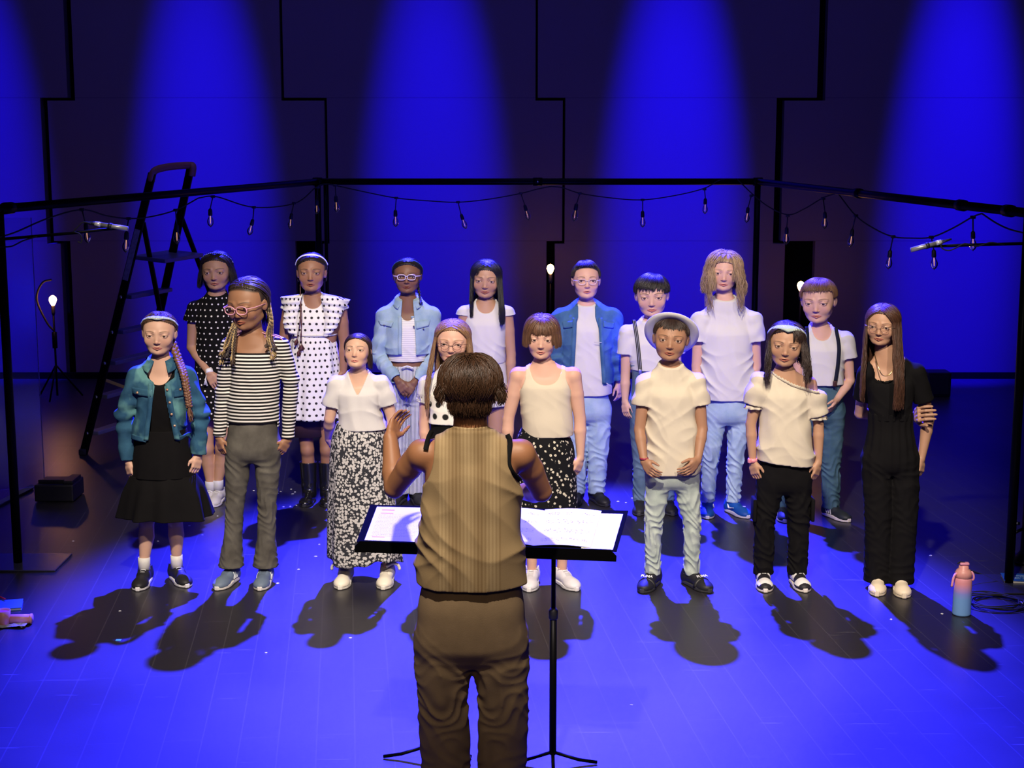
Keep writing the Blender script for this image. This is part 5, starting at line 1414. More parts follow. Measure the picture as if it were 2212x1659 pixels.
def F1():
    p = Fig('F1', 'person: girl in blue denim jacket and black tiered skirt, patterned headband, side braid', 346, 1272, 668, 763, 344, (296, 402), 806, [(268, 898), (433, 893)], [(277, 998), (428, 985)], [(283, 1034), (421, 1022)], .125, 1020,
            [(317, 1120), (378, 1118)], [(312, 1225), (382, 1220)], tone=FAIR, hair=(.10, .055, .032), head=(3, 3, 2), toe=((.02, -1), (.55, -1)), mouth=.35, lids=.25, hat=.020, foot_dy=(0, .04))
    p.body()
    hz = p.loc(345, 940)[2]; p.top_cloth('black_top', 'black_ribbed', hz, 0, ease=.006, neck=(.072, .05, -.062), folds=.002, vneck=.0)
    p.skirt('skirt', 'black_cotton', [(925, 299, 403, 0), (985, 288, 416, .02), (1026, 285, 421, .03)], 9, .8, 1)
    p.skirt('skirt_flounce', 'black_cotton', [(1024, 284, 424, .02), (1050, 274, 440, .08), (1112, 261, 460, .13)], 8, .74, 2, hem_wave=.010)
    hz = p.loc(345, 945)[2]; o = p.cx
    z1, z2 = p.zs-.02, hz
    def opening(X, Y, Z):
        t = np.clip((z1-Z)/(z1-z2), 0, 1); wd = np.where(t < .10, .040-.10*t, .022+.050*t**1.3)+np.clip((Z-z1+.02)*1.2, 0, .03); return np.maximum(np.abs(X-o-.006)-wd, Y+.03)
    p.top_cloth('denim_jacket', 'blue_denim', hz, 1.96, ease=.017, sl_ease=.014, neck=(.060, .055, -.005), hem_w=.142, hem_d=.122, folds=.005, open_front=opening, cuff_r=.040, seed=3)
    j = len(p.parts)-1
    p.collar('blue_denim', .050, 30, parent=j)
    for pts in ([(290, 832), (338, 835), (336, 850), (291, 848)], [(383, 838), (412, 832), (412, 848), (384, 852)]): p.patch('pocket_flap', pts, 'blue_denim', parent=j)
    p.strap('placket', [(371, 822), (376, 860), (383, 900), (391, 942)], 'blue_denim', .014, .003, parent=j); p.strap('placket', [(334, 822), (334, 860), (331, 900), (326, 942)], 'blue_denim', .012, .003, parent=j)
    B = []
    for q in [(368, 810), (370, 835), (376, 862), (380, 887), (386, 912), (391, 937), (304, 843), (396, 836)]:
        v = p.loc(*q); v[1] = p.surf_y(v[0], v[2])-.006; B.append(v)
    p.buttons(B, parent=j)
    for pts in ([(290, 931), (331, 936), (331, 947), (290, 943)], [(385, 938), (417, 931), (417, 943), (386, 948)]): p.patch('waistband', pts, 'blue_denim', parent=j, off=.003)
    p.cap_hair(1.065, zf=.37, low=-.05, bump=.010); p.strands([dict(n=220, az=(95, 265), top=(0, -.6), len=.0, ez=-.5, lift=1.08, r=.0022), dict(n=26, az=(-70, 70), top=(0, -.1), len=0, ez=.75, lift=1.14, shell=.05, r=.0014)], 1)
    c = p.hpt((.24, .22, -.18)); q = [c, p.loc(386, 778, -.02), p.loc(397, 808, -.10), p.loc(404, 845, -.135), p.loc(409, 880, -.14)]
    p.braid(q, .019, .014, col=(.16, .075, .045), tail=.07)
    p.headband(.05, -.70, .22, 'band_pattern', lift=1.09, knots=1)
    p.shoes('sneaker', (.015, .015, .018), (.75, .74, .78), (.6, .6, .62)); p.sock((.7, .68, .66), .055)
    v = p.loc(349, 826); v[1] = p.surf_y(v[0], v[2])-.012; V, F = lathe([(.0, .012), (.004, .008), (.005, 0), (.0, -.008)], 8, c=v, close=False); p.add('pendant', V, F, 'white_band')
    return p
def F2():
    p = Fig('F2', 'person: tall girl with glasses and long thin braids in striped off-shoulder top, grey flared jeans', 548, 1271, 597, 708, 535, (496, 606), 742, [(483, 848), (629, 822)], [(473, 945), (622, 950)], [(481, 986), (602, 984)], .132, 985,
            [(508, 1088), (577, 1088)], [(498, 1222), (573, 1224)], legk=.80, tone=BROWN, hair=(.035, .022, .016), head=(-26, 9, -3), toe=((-.25, -1), (-.02, -1)), mouth=.35, lids=.25, hat=.014, shoe_len=.245, b=.93)
    p.body()
    hz = p.loc(548, 909)[2]
    p.top_cloth('striped_top', 'striped_knit', hz, 1.97, ease=.008, sl_ease=.009, neck=(.115, .085, -.030), folds=.0022, hem_w=.140, hem_d=.105, cuff_r=.033, seed=2, step=.0042)
    p.trousers('flared_jeans', 'grey_jeans', p.loc(548, 895)[2], .050, .076, folds=.006, hem_z=p.loc(505, 1223)[2], flare=1, seed=4, ease=.004, rh=.073, ank_f=.5, back=.0)
    p.hairline = .40; p.cap_hair(1.05, zf=.40, low=-.05, bump=.022)
    cols = [(.30, .20, .09), (.05, .03, .02), (.38, .27, .13), (.04, .03, .03)]
    rg = random.Random(2)
    for k in range(7):
        a0 = p.hpt((.27+.01*k, .10+.03*k, .05)); x = 574+k*2.2; e = p.loc(x+rg.uniform(0, 14), 755+rg.uniform(-14, 16), -.10+.012*k)
        p.braid([a0, p.loc(581+k*1.3, 690, -.03), p.loc(x+2, 725, -.07+.01*k), e], .0055, .0050, col=cols[k % 4], tail=.02)
    for k in range(6):
        a0 = p.hpt((-.28, .05+.03*k, .0)); x = 509-k*4
        p.braid([a0, p.loc(511-k*2, 705, -.05), p.loc(x-2, 740, -.10+.01*k), p.loc(x-8+rg.uniform(-6, 6), 768+rg.uniform(-12, 10), -.11+.01*k)], .0055, .0055, col=cols[(k+1) % 4], tail=.03)
    p.strands([dict(n=60, az=(100, 260), top=(0, -.5), len=.16, ez=-.3, lift=1.09, r=.005, taper=.7)], 3)
    p.glasses('pink_frame', .120, .078, .011, 2.6, -.03)
    for i, dx in ((0, -.0), (1, .0)):
        S0 = p.S[i]
        for k in range(3): V, F = tube(spline([p.neck0+[(-1 if i == 0 else 1)*.045, -.02+.02*k, .035], S0+[0, -.03+.02*k, .034], S0+[(-1 if i == 0 else 1)*.035, -.01, -.005]], 12), .003, 6); p.add('shoulder_strap', V, F, 'black_cotton' if k % 2 else 'pink_frame')
    p.shoes('sneaker', S(105, 120, 140), S(225, 220, 215), (.03, .04, .07), stripe=(.75, .78, .8))
    return p
def F3():
    p = Fig('F3', 'person: girl in white V-neck tee and long grey leaf print skirt, white shoes', 786, 1269, 716, 796, 772, (728, 824), 826, [(712, 905), (846, 900)], [(709, 948), (853, 965)], [(712, 962), (853, 1000)], .128, 985,
            [(748, 1110), (830, 1110)], [(746, 1225), (836, 1225)], tone=FAIR, hair=(.035, .018, .014), head=(-6, -14, 0), toe=((-.06, -1), (-.04, -1)), mouth=.15, lids=.30, b=1.08, wrdy=(.10, -.02), tipdy=(.15, -.03), hwid=1.05)
    p.body()
    p.skirt('long_skirt', 'leaf_print', [(912, 727, 826, 0), (950, 716, 838, .02), (1040, 710, 848, .035), (1130, 708, 860, .05), (1206, 708, 869, .06)], 8, .80, 1, hem_wave=.03)
    hz = p.loc(778, 924)[2]
    p.top_cloth('white_tee', 'white_cotton', hz, .66, ease=.013, sl_ease=.016, neck=(.056, .050, -.010), vneck=.055, hem_w=.140, hem_d=.118, folds=.0055, seed=1)
    p.cap_hair(1.06, zf=.33, low=-.12, bump=.006); p.strands([dict(n=260, az=(88, 272), top=(0, -.75), len=.05, ez=-.55, lift=1.07, r=.0024, shell=.025), dict(n=60, az=(70, 110), top=(0, -.6), len=.10, ez=-.25, lift=1.07, r=.0026), dict(n=60, az=(250, 290), top=(0, -.6), len=.0, ez=-.15, lift=1.06, r=.0022)], 2)
    p.shoes('sneaker', S(240, 232, 215), S(235, 230, 220), S(240, 235, 225))
    for i in (0, 1):
        A = p.A[i]; sg = -1 if i == 0 else 1; P = [A+[-sg*.0, -.065, .02], A+[sg*.035, -.05, .035], A+[sg*.062, -.035, .02], A+[sg*.070, -.03, -.005]]
        V, F = tube(spline(P, 12), .0085, 8); V[:, 1] = V[:, 1]; p.add('shoe_strap', V, F, 'tinted', tint=np.tile(np.array(S(240, 235, 225), dtype=np.float32), (len(V), 1)))
    return p
def F4():
    p = Fig('F4', 'person: girl with round glasses and long light brown hair, mostly hidden behind the conductor', 978, 1268, 688, 781, 978, (924, 1030), 826, [(916, 915), (1040, 915)], [(920, 985), (1040, 985)], [(935, 1010), (1020, 1010)], .125, 1000,
            [(950, 1110), (1006, 1110)], [(952, 1225), (1004, 1225)], legk=.80, tone=PINK, hair=(.26, .145, .075), head=(-4, 4, 2), mouth=.1, lids=.35)
    p.body(); hz = p.loc(978, 912)[2]
    p.top_cloth('dotted_top', 'big_dots', hz, 0, ease=.010, neck=(.058, .052, -.02), hem_w=.135, folds=.003, seed=4)
    p.top_cloth('white_tee', 'white_cotton', p.loc(978, 850)[2], .48, ease=.013, sl_ease=.018, neck=(.060, .055, -.01), folds=.002, seed=5)
    p.trousers('black_trousers', 'black_cotton', p.loc(978, 890)[2], .055, .05, rh=.076)
    p.cap_hair(1.06, zf=.33, low=-.1, bump=.006)
    p.strands([dict(n=280, az=(58, 180), top=(0, -.50), spread=.55, len=.30, ez=-.1, lift=1.09, wave=.006, r=.0028), dict(n=240, az=(180, 262), top=(0, -.50), spread=.55, len=.30, ez=-.1, lift=1.09, wave=.006, r=.0028),
               dict(n=150, az=(262, 300), top=(0, -.50), spread=.55, len=.36, ez=-.1, lift=1.10, wave=.006, r=.0032, pull=(-.045, -.06, 0)), dict(n=110, az=(58, 88), top=(0, -.50), spread=.55, len=.32, ez=-.1, lift=1.1, wave=.006, r=.003, pull=(.02, -.06, 0))], 5)
    p.glasses('wire_frame', .098, .088, .0055, 2.0, -.02); p.shoes('sneaker', (.02, .02, .02), (.6, .6, .6))
    return p
def F5():
    p = Fig('F5', 'person: girl with chin length brown bob in white tank top and black daisy print skirt', 1184, 1274, 675, 772, 1170, (1119, 1238), 806, [(1098, 905), (1253, 905)], [(1094, 990), (1254, 990)], [(1100, 1025), (1240, 1036)], .128, 1010,
            [(1150, 1135), (1216, 1135)], [(1149, 1225), (1214, 1235)], tone=PINK, hair=(.125, .062, .036), head=(-3, 4, 2), toe=((-.1, -1), (.45, -1)), mouth=.35, lids=.35, b=1.10, hat=.022, hwid=1.06)
    p.body(); hz = p.loc(1174, 938)[2]
    p.top_cloth('tank_top', 'cream_cotton', hz, 0, ease=.006, neck=(.060, .058, -.050), tank=(p.zs-.085, .080, .103, .030), hem_w=.134, hem_d=.118, folds=.0022, seed=3)
    p.skirt('print_skirt', 'daisy_print', [(918, 1130, 1218, 0), (940, 1118, 1230, 0), (965, 1114, 1240, .01), (1040, 1113, 1246, .02), (1160, 1116, 1252, .04)], 7, .82, 1)
    p.cap_hair(1.09, zf=.28, low=-.1, bump=.004)
    p.strands([dict(n=420, az=(46, 314), top=(0, -.25), len=.072, ez=-.05, lift=1.20, wave=.001, r=.0032, shell=.06, start=.5, out=.006), dict(n=200, az=(-46, 46), top=(0, -.45), len=0, ez=.03, jit=.07, lift=1.13, r=.0030, start=.4, shell=.03, taper=.6),
               dict(n=50, az=(38, 58), top=(0, -.3), len=.05, ez=-.1, lift=1.16, r=.003), dict(n=50, az=(302, 322), top=(0, -.3), len=.05, ez=-.1, lift=1.16, r=.003)], 6)
    p.shoes('sneaker', S(232, 228, 235), S(238, 235, 238), S(235, 235, 240))
    return p
def F6():
    p = Fig('F6', 'person: boy in white fedora, white tee and pale mint jeans with black shoes', 1452, 1278, 686, 777, 1449, (1396, 1504), 822, [(1381, 928), (1517, 926)], [(1391, 997), (1507, 995)], [(1412, 1027), (1478, 1027)], .120, 1042,
            [(1411, 1128), (1495, 1130)], [(1410, 1232), (1494, 1234)], legk=.80, tone=MED, hair=(.030, .016, .012), head=(-7, -2, 4), toe=((-.42, -1), (.50, -1)), mouth=.55, lids=.5, wrdy=(-.11, -.11), tipdy=(-.175, -.175), eldy=(-.03, -.03), hat=.0)
    p.body(); hz = p.loc(1450, 1019)[2]
    p.trousers('pale_jeans', 'mint_jeans', p.loc(1450, 985)[2], .047, .041, rh=.070, folds=.008, knee_f=1.1, ank_f=1.0, seed=2, hem_z=.055)
    p.top_cloth('white_tee', 'cream_cotton', hz, .52, ease=.015, sl_ease=.020, neck=(.060, .055, .002), hem_w=.150, hem_d=.128, folds=.006, seed=6)
    p.strands([dict(n=150, az=(-60, 60), top=(0, -.2), len=0, ez=.36, jit=.10, lift=1.05, r=.0032, wave=0, start=.2, shell=.02), dict(n=90, az=(58, 110), top=(0, 0), len=0, ez=-.12, lift=1.04, r=.003), dict(n=90, az=(250, 302), top=(0, 0), len=0, ez=-.12, lift=1.04, r=.003), dict(n=120, az=(110, 250), top=(0, 0), len=0, ez=-.8, lift=1.05, r=.003)], 7)
    # fedora
    RHt = p.RH@euler(0, -50, 5); n = 48; V = []; F = []
    def ring(rx, ry, z, zs_=0, fr=0): return [(rx*math.sin(2*PI*k/n), -ry*math.cos(2*PI*k/n)+fr, z+zs_*abs(math.sin(2*PI*k/n))**2) for k in range(n)]
    rr_ = [ring(.350, .425, .0, 0), ring(.345, .42, .07, 0), ring(.335, .41, .20, 0), ring(.30, .37, .28, .03), ring(.20, .27, .30, .05), ring(.08, .16, .26, .02), ring(.01, .02, .24, 0)]
    for q in rr_: V += q
    for i in range(len(rr_)-1):
        for k in range(n): k2 = (k+1) % n; F.append((i*n+k, i*n+k2, (i+1)*n+k2, (i+1)*n+k))
    cH = p.hpt((0, .19, .13)); tr = lambda V: cH+(np.array(V)*p.hh)@RHt.T
    p.add('fedora', tr(V), F, 'white_cotton', puv=np.zeros((len(V), 2))); ix = len(p.parts)-1
    V = []; F = []; rr_ = []
    for (a, z) in ((.0, .0), (.10, -.025), (.20, -.03), (.285, -.005)): rr_.append([((.350+a)*math.sin(2*PI*k/n), -(.425+a)*math.cos(2*PI*k/n), z+(.035*abs(math.sin(2*PI*k/n))**2-.05*max(0, math.cos(2*PI*k/n)))*a/.285) for k in range(n)])
    for (a, z) in ((.285, -.018), (.20, -.043), (.10, -.038), (.0, -.012)): rr_.append([((.350+a)*math.sin(2*PI*k/n), -(.425+a)*math.cos(2*PI*k/n), z+(.035*abs(math.sin(2*PI*k/n))**2-.05*max(0, math.cos(2*PI*k/n)))*a/.285) for k in range(n)])
    for q in rr_: V += q
    for i in range(len(rr_)):
        i2 = (i+1) % len(rr_)
        for k in range(n): k2 = (k+1) % n; F.append((i*n+k, i*n+k2, i2*n+k2, i2*n+k))
    p.add('brim', tr(V), F, 'white_cotton', puv=np.zeros((len(V), 2)), parent=ix)
    V = []; 
    for q in (ring(.356, .431, .015), ring(.351, .427, .075)): V += q
    F = [(k, (k+1) % n, n+(k+1) % n, n+k) for k in range(n)]; p.add('hat_band', tr(V), F, 'dark_band', parent=ix)
    V, F = tube([p.W[0]+[.0, .0, .016]+d for d in ([0, 0, .004], [0, 0, -.004])], .0235, 20); p.add('bracelet', V, F, 'red_bracelet')
    p.shoes('sneaker', (.016, .016, .02), (.04, .04, .045), (.015, .015, .02), text='PUMA')
    for i in (0, 1):
        d = np.array([p.toe[i][0], p.toe[i][1], 0]); d /= np.linalg.norm(d); r_ = np.array([-d[1], d[0], 0]); A = np.array([p.A[i][0], p.A[i][1], 0]); P = [A+d*.097+r_*.040*math.sin(t)+np.array([0, 0, .012+.041*math.cos(t)]) for t in np.linspace(-1.5, 1.5, 12)]
        V, F = tube(P, .013, 8); V = V+0; p.add('shoe_strap', V, F, 'black_plastic')
    return p
def F7():
    p = Fig('F7', 'person: girl with silver headband in cream off-shoulder blouse and black cargo trousers', 1694, 1275, 691, 788, 1698, (1643, 1748), 824, [(1622, 915), (1768, 915)], [(1626, 998), (1768, 1000)], [(1634, 1036), (1758, 1040)], .124, 1052,
            [(1652, 1122), (1726, 1122)], [(1649, 1228), (1722, 1228)], legk=.80, tone=TAN, hair=(.030, .016, .013), head=(-9, 4, 6), toe=((-.08, -1), (.08, -1)), mouth=.45, lids=.5, hat=.014)
    p.body(); hz = p.loc(1694, 997)[2]
    p.trousers('cargo_trousers', 'black_cotton', p.loc(1694, 975)[2], .057, .052, rh=.078, folds=.008, knee_f=1.0, ank_f=1.0, seed=5, hem_z=.050)
    for i, sg in ((0, -1), (1, 1)):
        q = (p.hips[i]+p.K[i]*1.8)/2.8; V, F = box(q+[sg*.070, .0, -.02], (.018, .10, .12), .006); p.add('cargo_pocket', V, F, 'black_cotton', puv=np.zeros((len(V), 2)))
    def off(X, Y, Z):
        return Z-(p.zs+np.interp((X-p.cx).ravel(), [-.2, -.105, -.070, .03, .14, .3], [.2, .2, .040, -.012, -.045, -.06])[:, None, None]+0*Y)
    p.top_cloth('blouse', 'cream_cotton', hz, (.55, .80), ease=.016, sl_ease=.020, neck=(.070, .062, .0), hem_w=.158, hem_d=.125, hem_tilt=-.018, folds=.0055, seed=7, off_sh=off, puff=.030)
    j = len(p.parts)-1
    A = []; B = []; VB = p.last_V
    for k, xx in enumerate(np.linspace(p.cx-.082, p.cx+.168, 56)):
        m = (np.abs(VB[:, 0]-xx) < .007) & (VB[:, 1] < .01) & (VB[:, 2] < p.zn-.005)
        if not m.any(): continue
        c = VB[m]; v = c[np.argmax(c[:, 2]-c[:, 1]*.3)]; A.append([xx, v[1]-.004, v[2]-.008])
    A = np.array(A); 
    for q in (1, 2): A[:, q] = np.convolve(np.pad(A[:, q], 2, mode='edge'), np.ones(5)/5, 'valid')
    B = [A[k]+[0, -.005+.006*math.sin(k*1.9), .018+.003*math.cos(k*1.9)] for k in range(len(A))]
    p.strip('neck_ruffle', A, B, 'cream_cotton', parent=j, t=.002)
    for i, sl in ((0, .55), (1, .80)):
        c = p.S[i]+(p.E[i]-p.S[i])*sl; A = []; B = []
        for k in range(41):
            a = 2*PI*k/40; A.append(c+[.050*math.sin(a), -.050*math.cos(a), .0]); B.append(c+[(.056+.006*math.sin(9*a))*math.sin(a), -(.056+.006*math.sin(9*a))*math.cos(a), -.018])
        p.strip('sleeve_frill', A, B, 'cream_cotton', parent=j, t=.002)
    p.cap_hair(1.07, zf=.34, low=-.15, bump=.008); p.strands([dict(n=260, az=(70, 290), top=(0, -.45), len=.13, ez=-.2, lift=1.10, wave=.012, r=.0026), dict(n=40, az=(286, 300), top=(0, -.3), len=.24, ez=-.05, lift=1.12, wave=.012, r=.0022, pull=(-.015, -.06, 0)),
               dict(n=70, az=(52, 80), top=(0, -.3), len=.20, ez=-.05, lift=1.12, wave=.012, r=.0024, pull=(.012, -.07, 0)), dict(n=30, az=(20, 60), top=(.12, -.3), len=.0, ez=-.05, lift=1.13, r=.0024, start=.2)], 8)
    p.headband(.10, -.70, .36, 'band_pattern', lift=1.085, fr=.95)
    V, F = tube([p.W[0]+[.0, 0, .020], p.W[0]+[0, 0, .0]], .0245, 20); p.add('wrist_watch', V, F, 'pink_watch'); V, F = box(p.W[0]+[-.018, -.016, .010], (.018, .018, .024), .004, R=euler(40)); p.add('watch_face', V, F, 'pink_watch', parent=len(p.parts)-1)
    p.shoes('sneaker', (.02, .018, .022), S(235, 225, 220), S(240, 238, 236), accent=S(238, 236, 235))
    return p
def F8():
    p = Fig('F8', 'person: girl all in black with gold glasses and very long brown hair', 1922, 1284, 654, 743, 1906, (1874, 1978), 800, [(1858, 893), (2006, 905)], [(1978, 900), (1990, 992)], [(1990, 890), (1989, 1036)], .122, 1010,
            [(1897, 1110), (1953, 1110)], [(1897, 1240), (1944, 1243)], legk=.80, tone=TAN, hair=(.065, .028, .016), head=(-24, 4, 3), toe=((-.25, -1), (-.1, -1)), mouth=.4, lids=.55, hat=.012, wrdy=(.075, -.0), eldy=(.125, .03), tipdy=(-.06, -.03), palm=(2, 0), foot_dy=(0, -.03), curl=(.80, .60))
    p.body(); hz = p.loc(1925, 905)[2]
    p.trousers('wide_trousers', 'black_cotton', p.loc(1922, 890)[2], .072, .074, rh=.078, folds=.007, hem_z=.035, flare=1, seed=3, ease=.008, knee_f=.3, ank_f=.6, hip_folds=.0025)
    p.top_cloth('black_top', 'black_ribbed', hz, .62, ease=.006, sl_ease=.014, neck=(.088, .070, -.050), folds=.002, seed=7)
    p.strands([dict(n=330, az=(60, 180), top=(-.04, -.50), spread=.55, len=.30, ez=-.1, lift=1.10, wave=.005, r=.0028), dict(n=300, az=(180, 290), top=(-.04, -.50), spread=.55, len=.30, ez=-.1, lift=1.09, wave=.005, r=.0028),
               dict(n=170, az=(285, 306), top=(-.04, -.50), spread=.55, len=.40, ez=-.1, lift=1.10, wave=.007, r=.0032, pull=(-.02, -.06, 0)), dict(n=260, az=(44, 85), top=(-.04, -.50), spread=.55, len=.42, ez=-.1, lift=1.13, wave=.006, r=.0033, pull=(.01, -.07, 0))], 9)
    p.cap_hair(1.07, zf=.34, low=-.3, bump=.004)
    p.glasses('gold_wire', .095, .082, .0045, 2.3, -.02)
    V, F = tube(spline([p.loc(1889, 765, -.06), p.loc(1897, 792, -.115), p.loc(1906, 810, -.128), p.loc(1920, 810, -.128), p.loc(1931, 795, -.115), p.loc(1938, 768, -.06)], 30), .0028, 6); p.add('necklace', V, F, 'gold')
    p.shoes('slip', S(238, 222, 195), S(235, 220, 195))
    return p
def B1():
    p = Fig('B1', 'person: dark haired girl in black dress with small white dots and navy headband', 466, 1093, 542, 624, 468, (422, 508), 662, [(414, 750), (510, 748)], [(452, 806), (500, 810)], [(472, 842), (485, 838)], .118, 838,
            [(446, 968), (481, 968)], [(455, 1052), (471, 1045)], tone=TAN, hair=(.016, .011, .012), head=(-3, 3, -2), toe=((-.1, -1), (-.05, -1)), mouth=.35, lids=.45, wrdy=(-.12, -.12), tipdy=(-.15, -.15), palm=(1, 1))
    p.body(); hz = p.loc(466, 901)[2]
    p.top_cloth('dotted_dress', 'black_dots', hz, .36, ease=.010, sl_ease=.014, neck=(.062, .056, -.012), hem_w=.168, hem_d=.130, folds=.005, seed=1, waist_in=1, bell=.008)
    p.cap_hair(1.07, zf=.34, low=-.15, bump=.006); p.strands([dict(n=330, az=(62, 298), top=(0, -.35), len=.125, ez=-.15, lift=1.12, wave=.008, r=.0030, out=.015)], 11)
    p.headband(.10, -.45, .17, 'navy_band', lift=1.11, knots=1)
    V, F = tube([p.W[0]+[-.004, .01, .020], p.W[0]+[.003, -.002, .0]], .0245, 20); p.add('wrist_band', V, F, 'white_band')
    for k in range(6):
        q = p.W[0]+[-.015, -.02, -.005]; V, F = tube([q, q+[-.004, -.004, -.03], q+[-.006+.004*(k-2.5), -.004, -.065]], [.002, .004, .003], 5); p.add('tassel', V, F, 'white_band', parent=len(p.parts)-1-k)
    p.shoes('sneaker', S(200, 198, 200), S(225, 222, 225), S(220, 220, 225)); p.sock((.6, .6, .65), .04)
    return p
def B2():
    p = Fig('B2', 'person: girl in white black-dotted dress with ruffled shoulders, white headband and black boots', 676, 1093, 545, 629, 673, (626, 734), 662, [(612, 745), (744, 740)], [(618, 810), (742, 805)], [(625, 835), (732, 832)], .122, 868,
            [(664, 972), (706, 972)], [(668, 1060), (707, 1060)], tone=BROWN, hair=(.02, .014, .012), head=(2, -3, 0), toe=((-.06, -1), (.06, -1)), mouth=.55, lids=.4, hat=.010, hwid=1.08, b=1.05, legk=.88)
    p.body(); hz = p.loc(676, 722)[2]
    p.top_cloth('bodice', 'white_dots', hz, .08, ease=.011, sl_ease=.010, neck=(.064, .056, -.018), hem_w=.132, hem_d=.11, folds=.003, seed=3)
    j = len(p.parts)-1
    p.skirt('dress_skirt', 'white_dots', [(722, 632, 722, .0), (742, 626, 728, .04), (810, 617, 736, .07), (900, 611, 743, .09)], 9, .85, 3)
    V, F = tube([(p.cx+.138*math.sin(a), -.117*math.cos(a)-.0, hz+.004) for a in np.linspace(0, 2*PI, 40)], .006, 6, caps=False); p.add('waist_seam', V, F, 'white_cotton', puv=np.zeros((len(V), 2)))
    for sg, inn, out in ((-1, [(655, 638), (648, 670), (645, 700), (648, 722)], [(607, 641), (617, 672), (617, 700), (636, 722)]), (1, [(696, 638), (703, 668), (706, 700), (702, 722)], [(756, 649), (741, 676), (733, 700), (714, 722)])):
        A = []; B = []
        a = spline([(x, y, 0) for x, y in inn], 40); b2 = spline([(x, y, 0) for x, y in out], 40)
        for k in range(40):
            t = k/39; v = p.loc(a[k][0], a[k][1]); v[1] = p.surf_y(v[0], min(v[2], p.zs-.04))-.008; w_ = p.loc(b2[k][0], b2[k][1]); w_[1] = -.035-.055*min(1, t*2.2)+.012*math.sin(k*1.05); A.append(v); B.append(w_)
        A = [A[0]+[0, .09, .012]]+A; B = [B[0]+[0, .06, .0]]+B
        p.strip('shoulder_ruffle', A, B, 'white_dots', parent=j, t=.003)
    V, F = tube([p.hips[0]*[1, 1, 0]+[0.036, 0, p.loc(676, 940)[2]], p.hips[0]*[1, 1, 0]+[.036, 0, p.loc(676, 880)[2]]], [.115, .105], 30); V[:, 1] *= .8; p.add('tights_shorts', V, F, 'tights')
    p.cap_hair(1.06, zf=.34, low=-.05, bump=.010); p.strands([dict(n=150, az=(100, 260), top=(0, -.5), len=.05, ez=-.5, lift=1.09, r=.004)], 12)
    for k, (xa, xb) in enumerate(((648, 641), (650, 652), (652, 646))): p.braid([p.hpt((-.30, .0, -.15)), p.loc(649, 640, -.05), p.loc(xa, 690, -.12), p.loc(xb, 735+k*12, -.13)], .003, .0025, col=(.10, .03, .025), tail=.03)
    p.headband(.05, -.60, .16, 'white_band', lift=1.12)
    p.shoes('boot', (.008, .008, .010), (.02, .02, .022)); 
    for q in p.parts:
        if q['name'] == 'shoe': q['name'] = 'boot'; q['mat'] = 'black_leather'; q['kw'].pop('tint')
    return p
def B3():
    p = Fig('B3', 'person: child in clear glasses, light denim jacket and striped trousers, hands clasped', 880, 1093, 556, 633, 880, (834, 930), 678, [(820, 770), (938, 772)], [(861, 824), (893, 828)], [(882, 856), (872, 858)], .115, 858,
            [(863, 965), (898, 965)], [(864, 1052), (899, 1052)], legk=.80, tone=DARK, hair=(.012, .010, .012), head=(0, -3, 0), mouth=.6, lids=.5, wrdy=(-.14, -.13), tipdy=(-.165, -.165), palm=(1, 1), curl=.6)
    p.body(); hz = p.loc(880, 778)[2]
    p.trousers('striped_trousers', 'ticking', p.loc(880, 788)[2], .055, .058, rh=.078, folds=.004, seed=1, flare=1, ank_f=.3)
    P = [p.loc(867, 795, -.12), p.loc(880, 791, -.125), p.loc(893, 796, -.12)]; V, F = tube(spline(P, 10), .005, 6); p.add('drawstring_bow', V, F, 'white_band')
    p.top_cloth('white_top', 'waffle', hz, 0, ease=.010, neck=(.062, .056, -.045), folds=.003, hem_w=.128, seed=2)
    jz = p.loc(880, 762)[2]
    def opening(X, Y, Z): return np.maximum(np.abs(X-p.cx)-(.040+.012*np.sin((p.zs-Z)*7)), Y+.03)
    p.top_cloth('denim_jacket', 'light_denim', jz, 1.90, ease=.028, sl_ease=.026, neck=(.062, .055, .0), hem_w=.150, hem_d=.12, folds=.005, open_front=opening, cuff_r=.042, seed=9)
    j = len(p.parts)-1; p.collar('light_denim', .055, 34, parent=j)
    for pts in ([(818, 690), (852, 692), (848, 702), (824, 699)], [(899, 690), (931, 688), (928, 700), (902, 706)]): p.patch('pocket_flap', pts, 'light_denim', parent=j)
    p.strap('placket', [(893, 680), (893, 710), (894, 738), (893, 760)], 'light_denim', .012, .003, parent=j); p.strap('placket', [(866, 680), (867, 710), (866, 738), (867, 760)], 'light_denim', .012, .003, parent=j)
    B = [p.loc(x, y) for x, y in ((917, 706), (832, 699), (896, 700), (893, 725), (891, 750))]
    for v in B: v[1] = p.surf_y(v[0], v[2])-.006
    p.buttons(B, 'steel', .005, parent=j)
    p.cap_hair(1.08, zf=.36, low=-.05, bump=.016); p.strands([dict(n=150, az=(100, 260), top=(0, -.5), len=.02, ez=-.5, lift=1.10, r=.004)], 13)
    p.braid([p.hpt((.27, .15, -.15)), p.loc(906, 635, .0), p.loc(909, 652, -.04)], .008, .006, tail=.02)
    p.headband(.05, -.58, .11, 'teal_band', lift=1.11)
    p.glasses('clear_frame', .115, .075, .013, 3.0, -.01); p.shoes('sneaker', (.02, .02, .02), (.04, .04, .045), (.02, .02, .02))
    for sg in (-1, 1): V, F = lathe([(.0, .006), (.005, .003), (.005, -.003), (0, -.006)], 8, c=p.hpt((sg*.345, -.03, -.17)), close=False); p.add('earring', V, F, 'black_plastic')
    return p
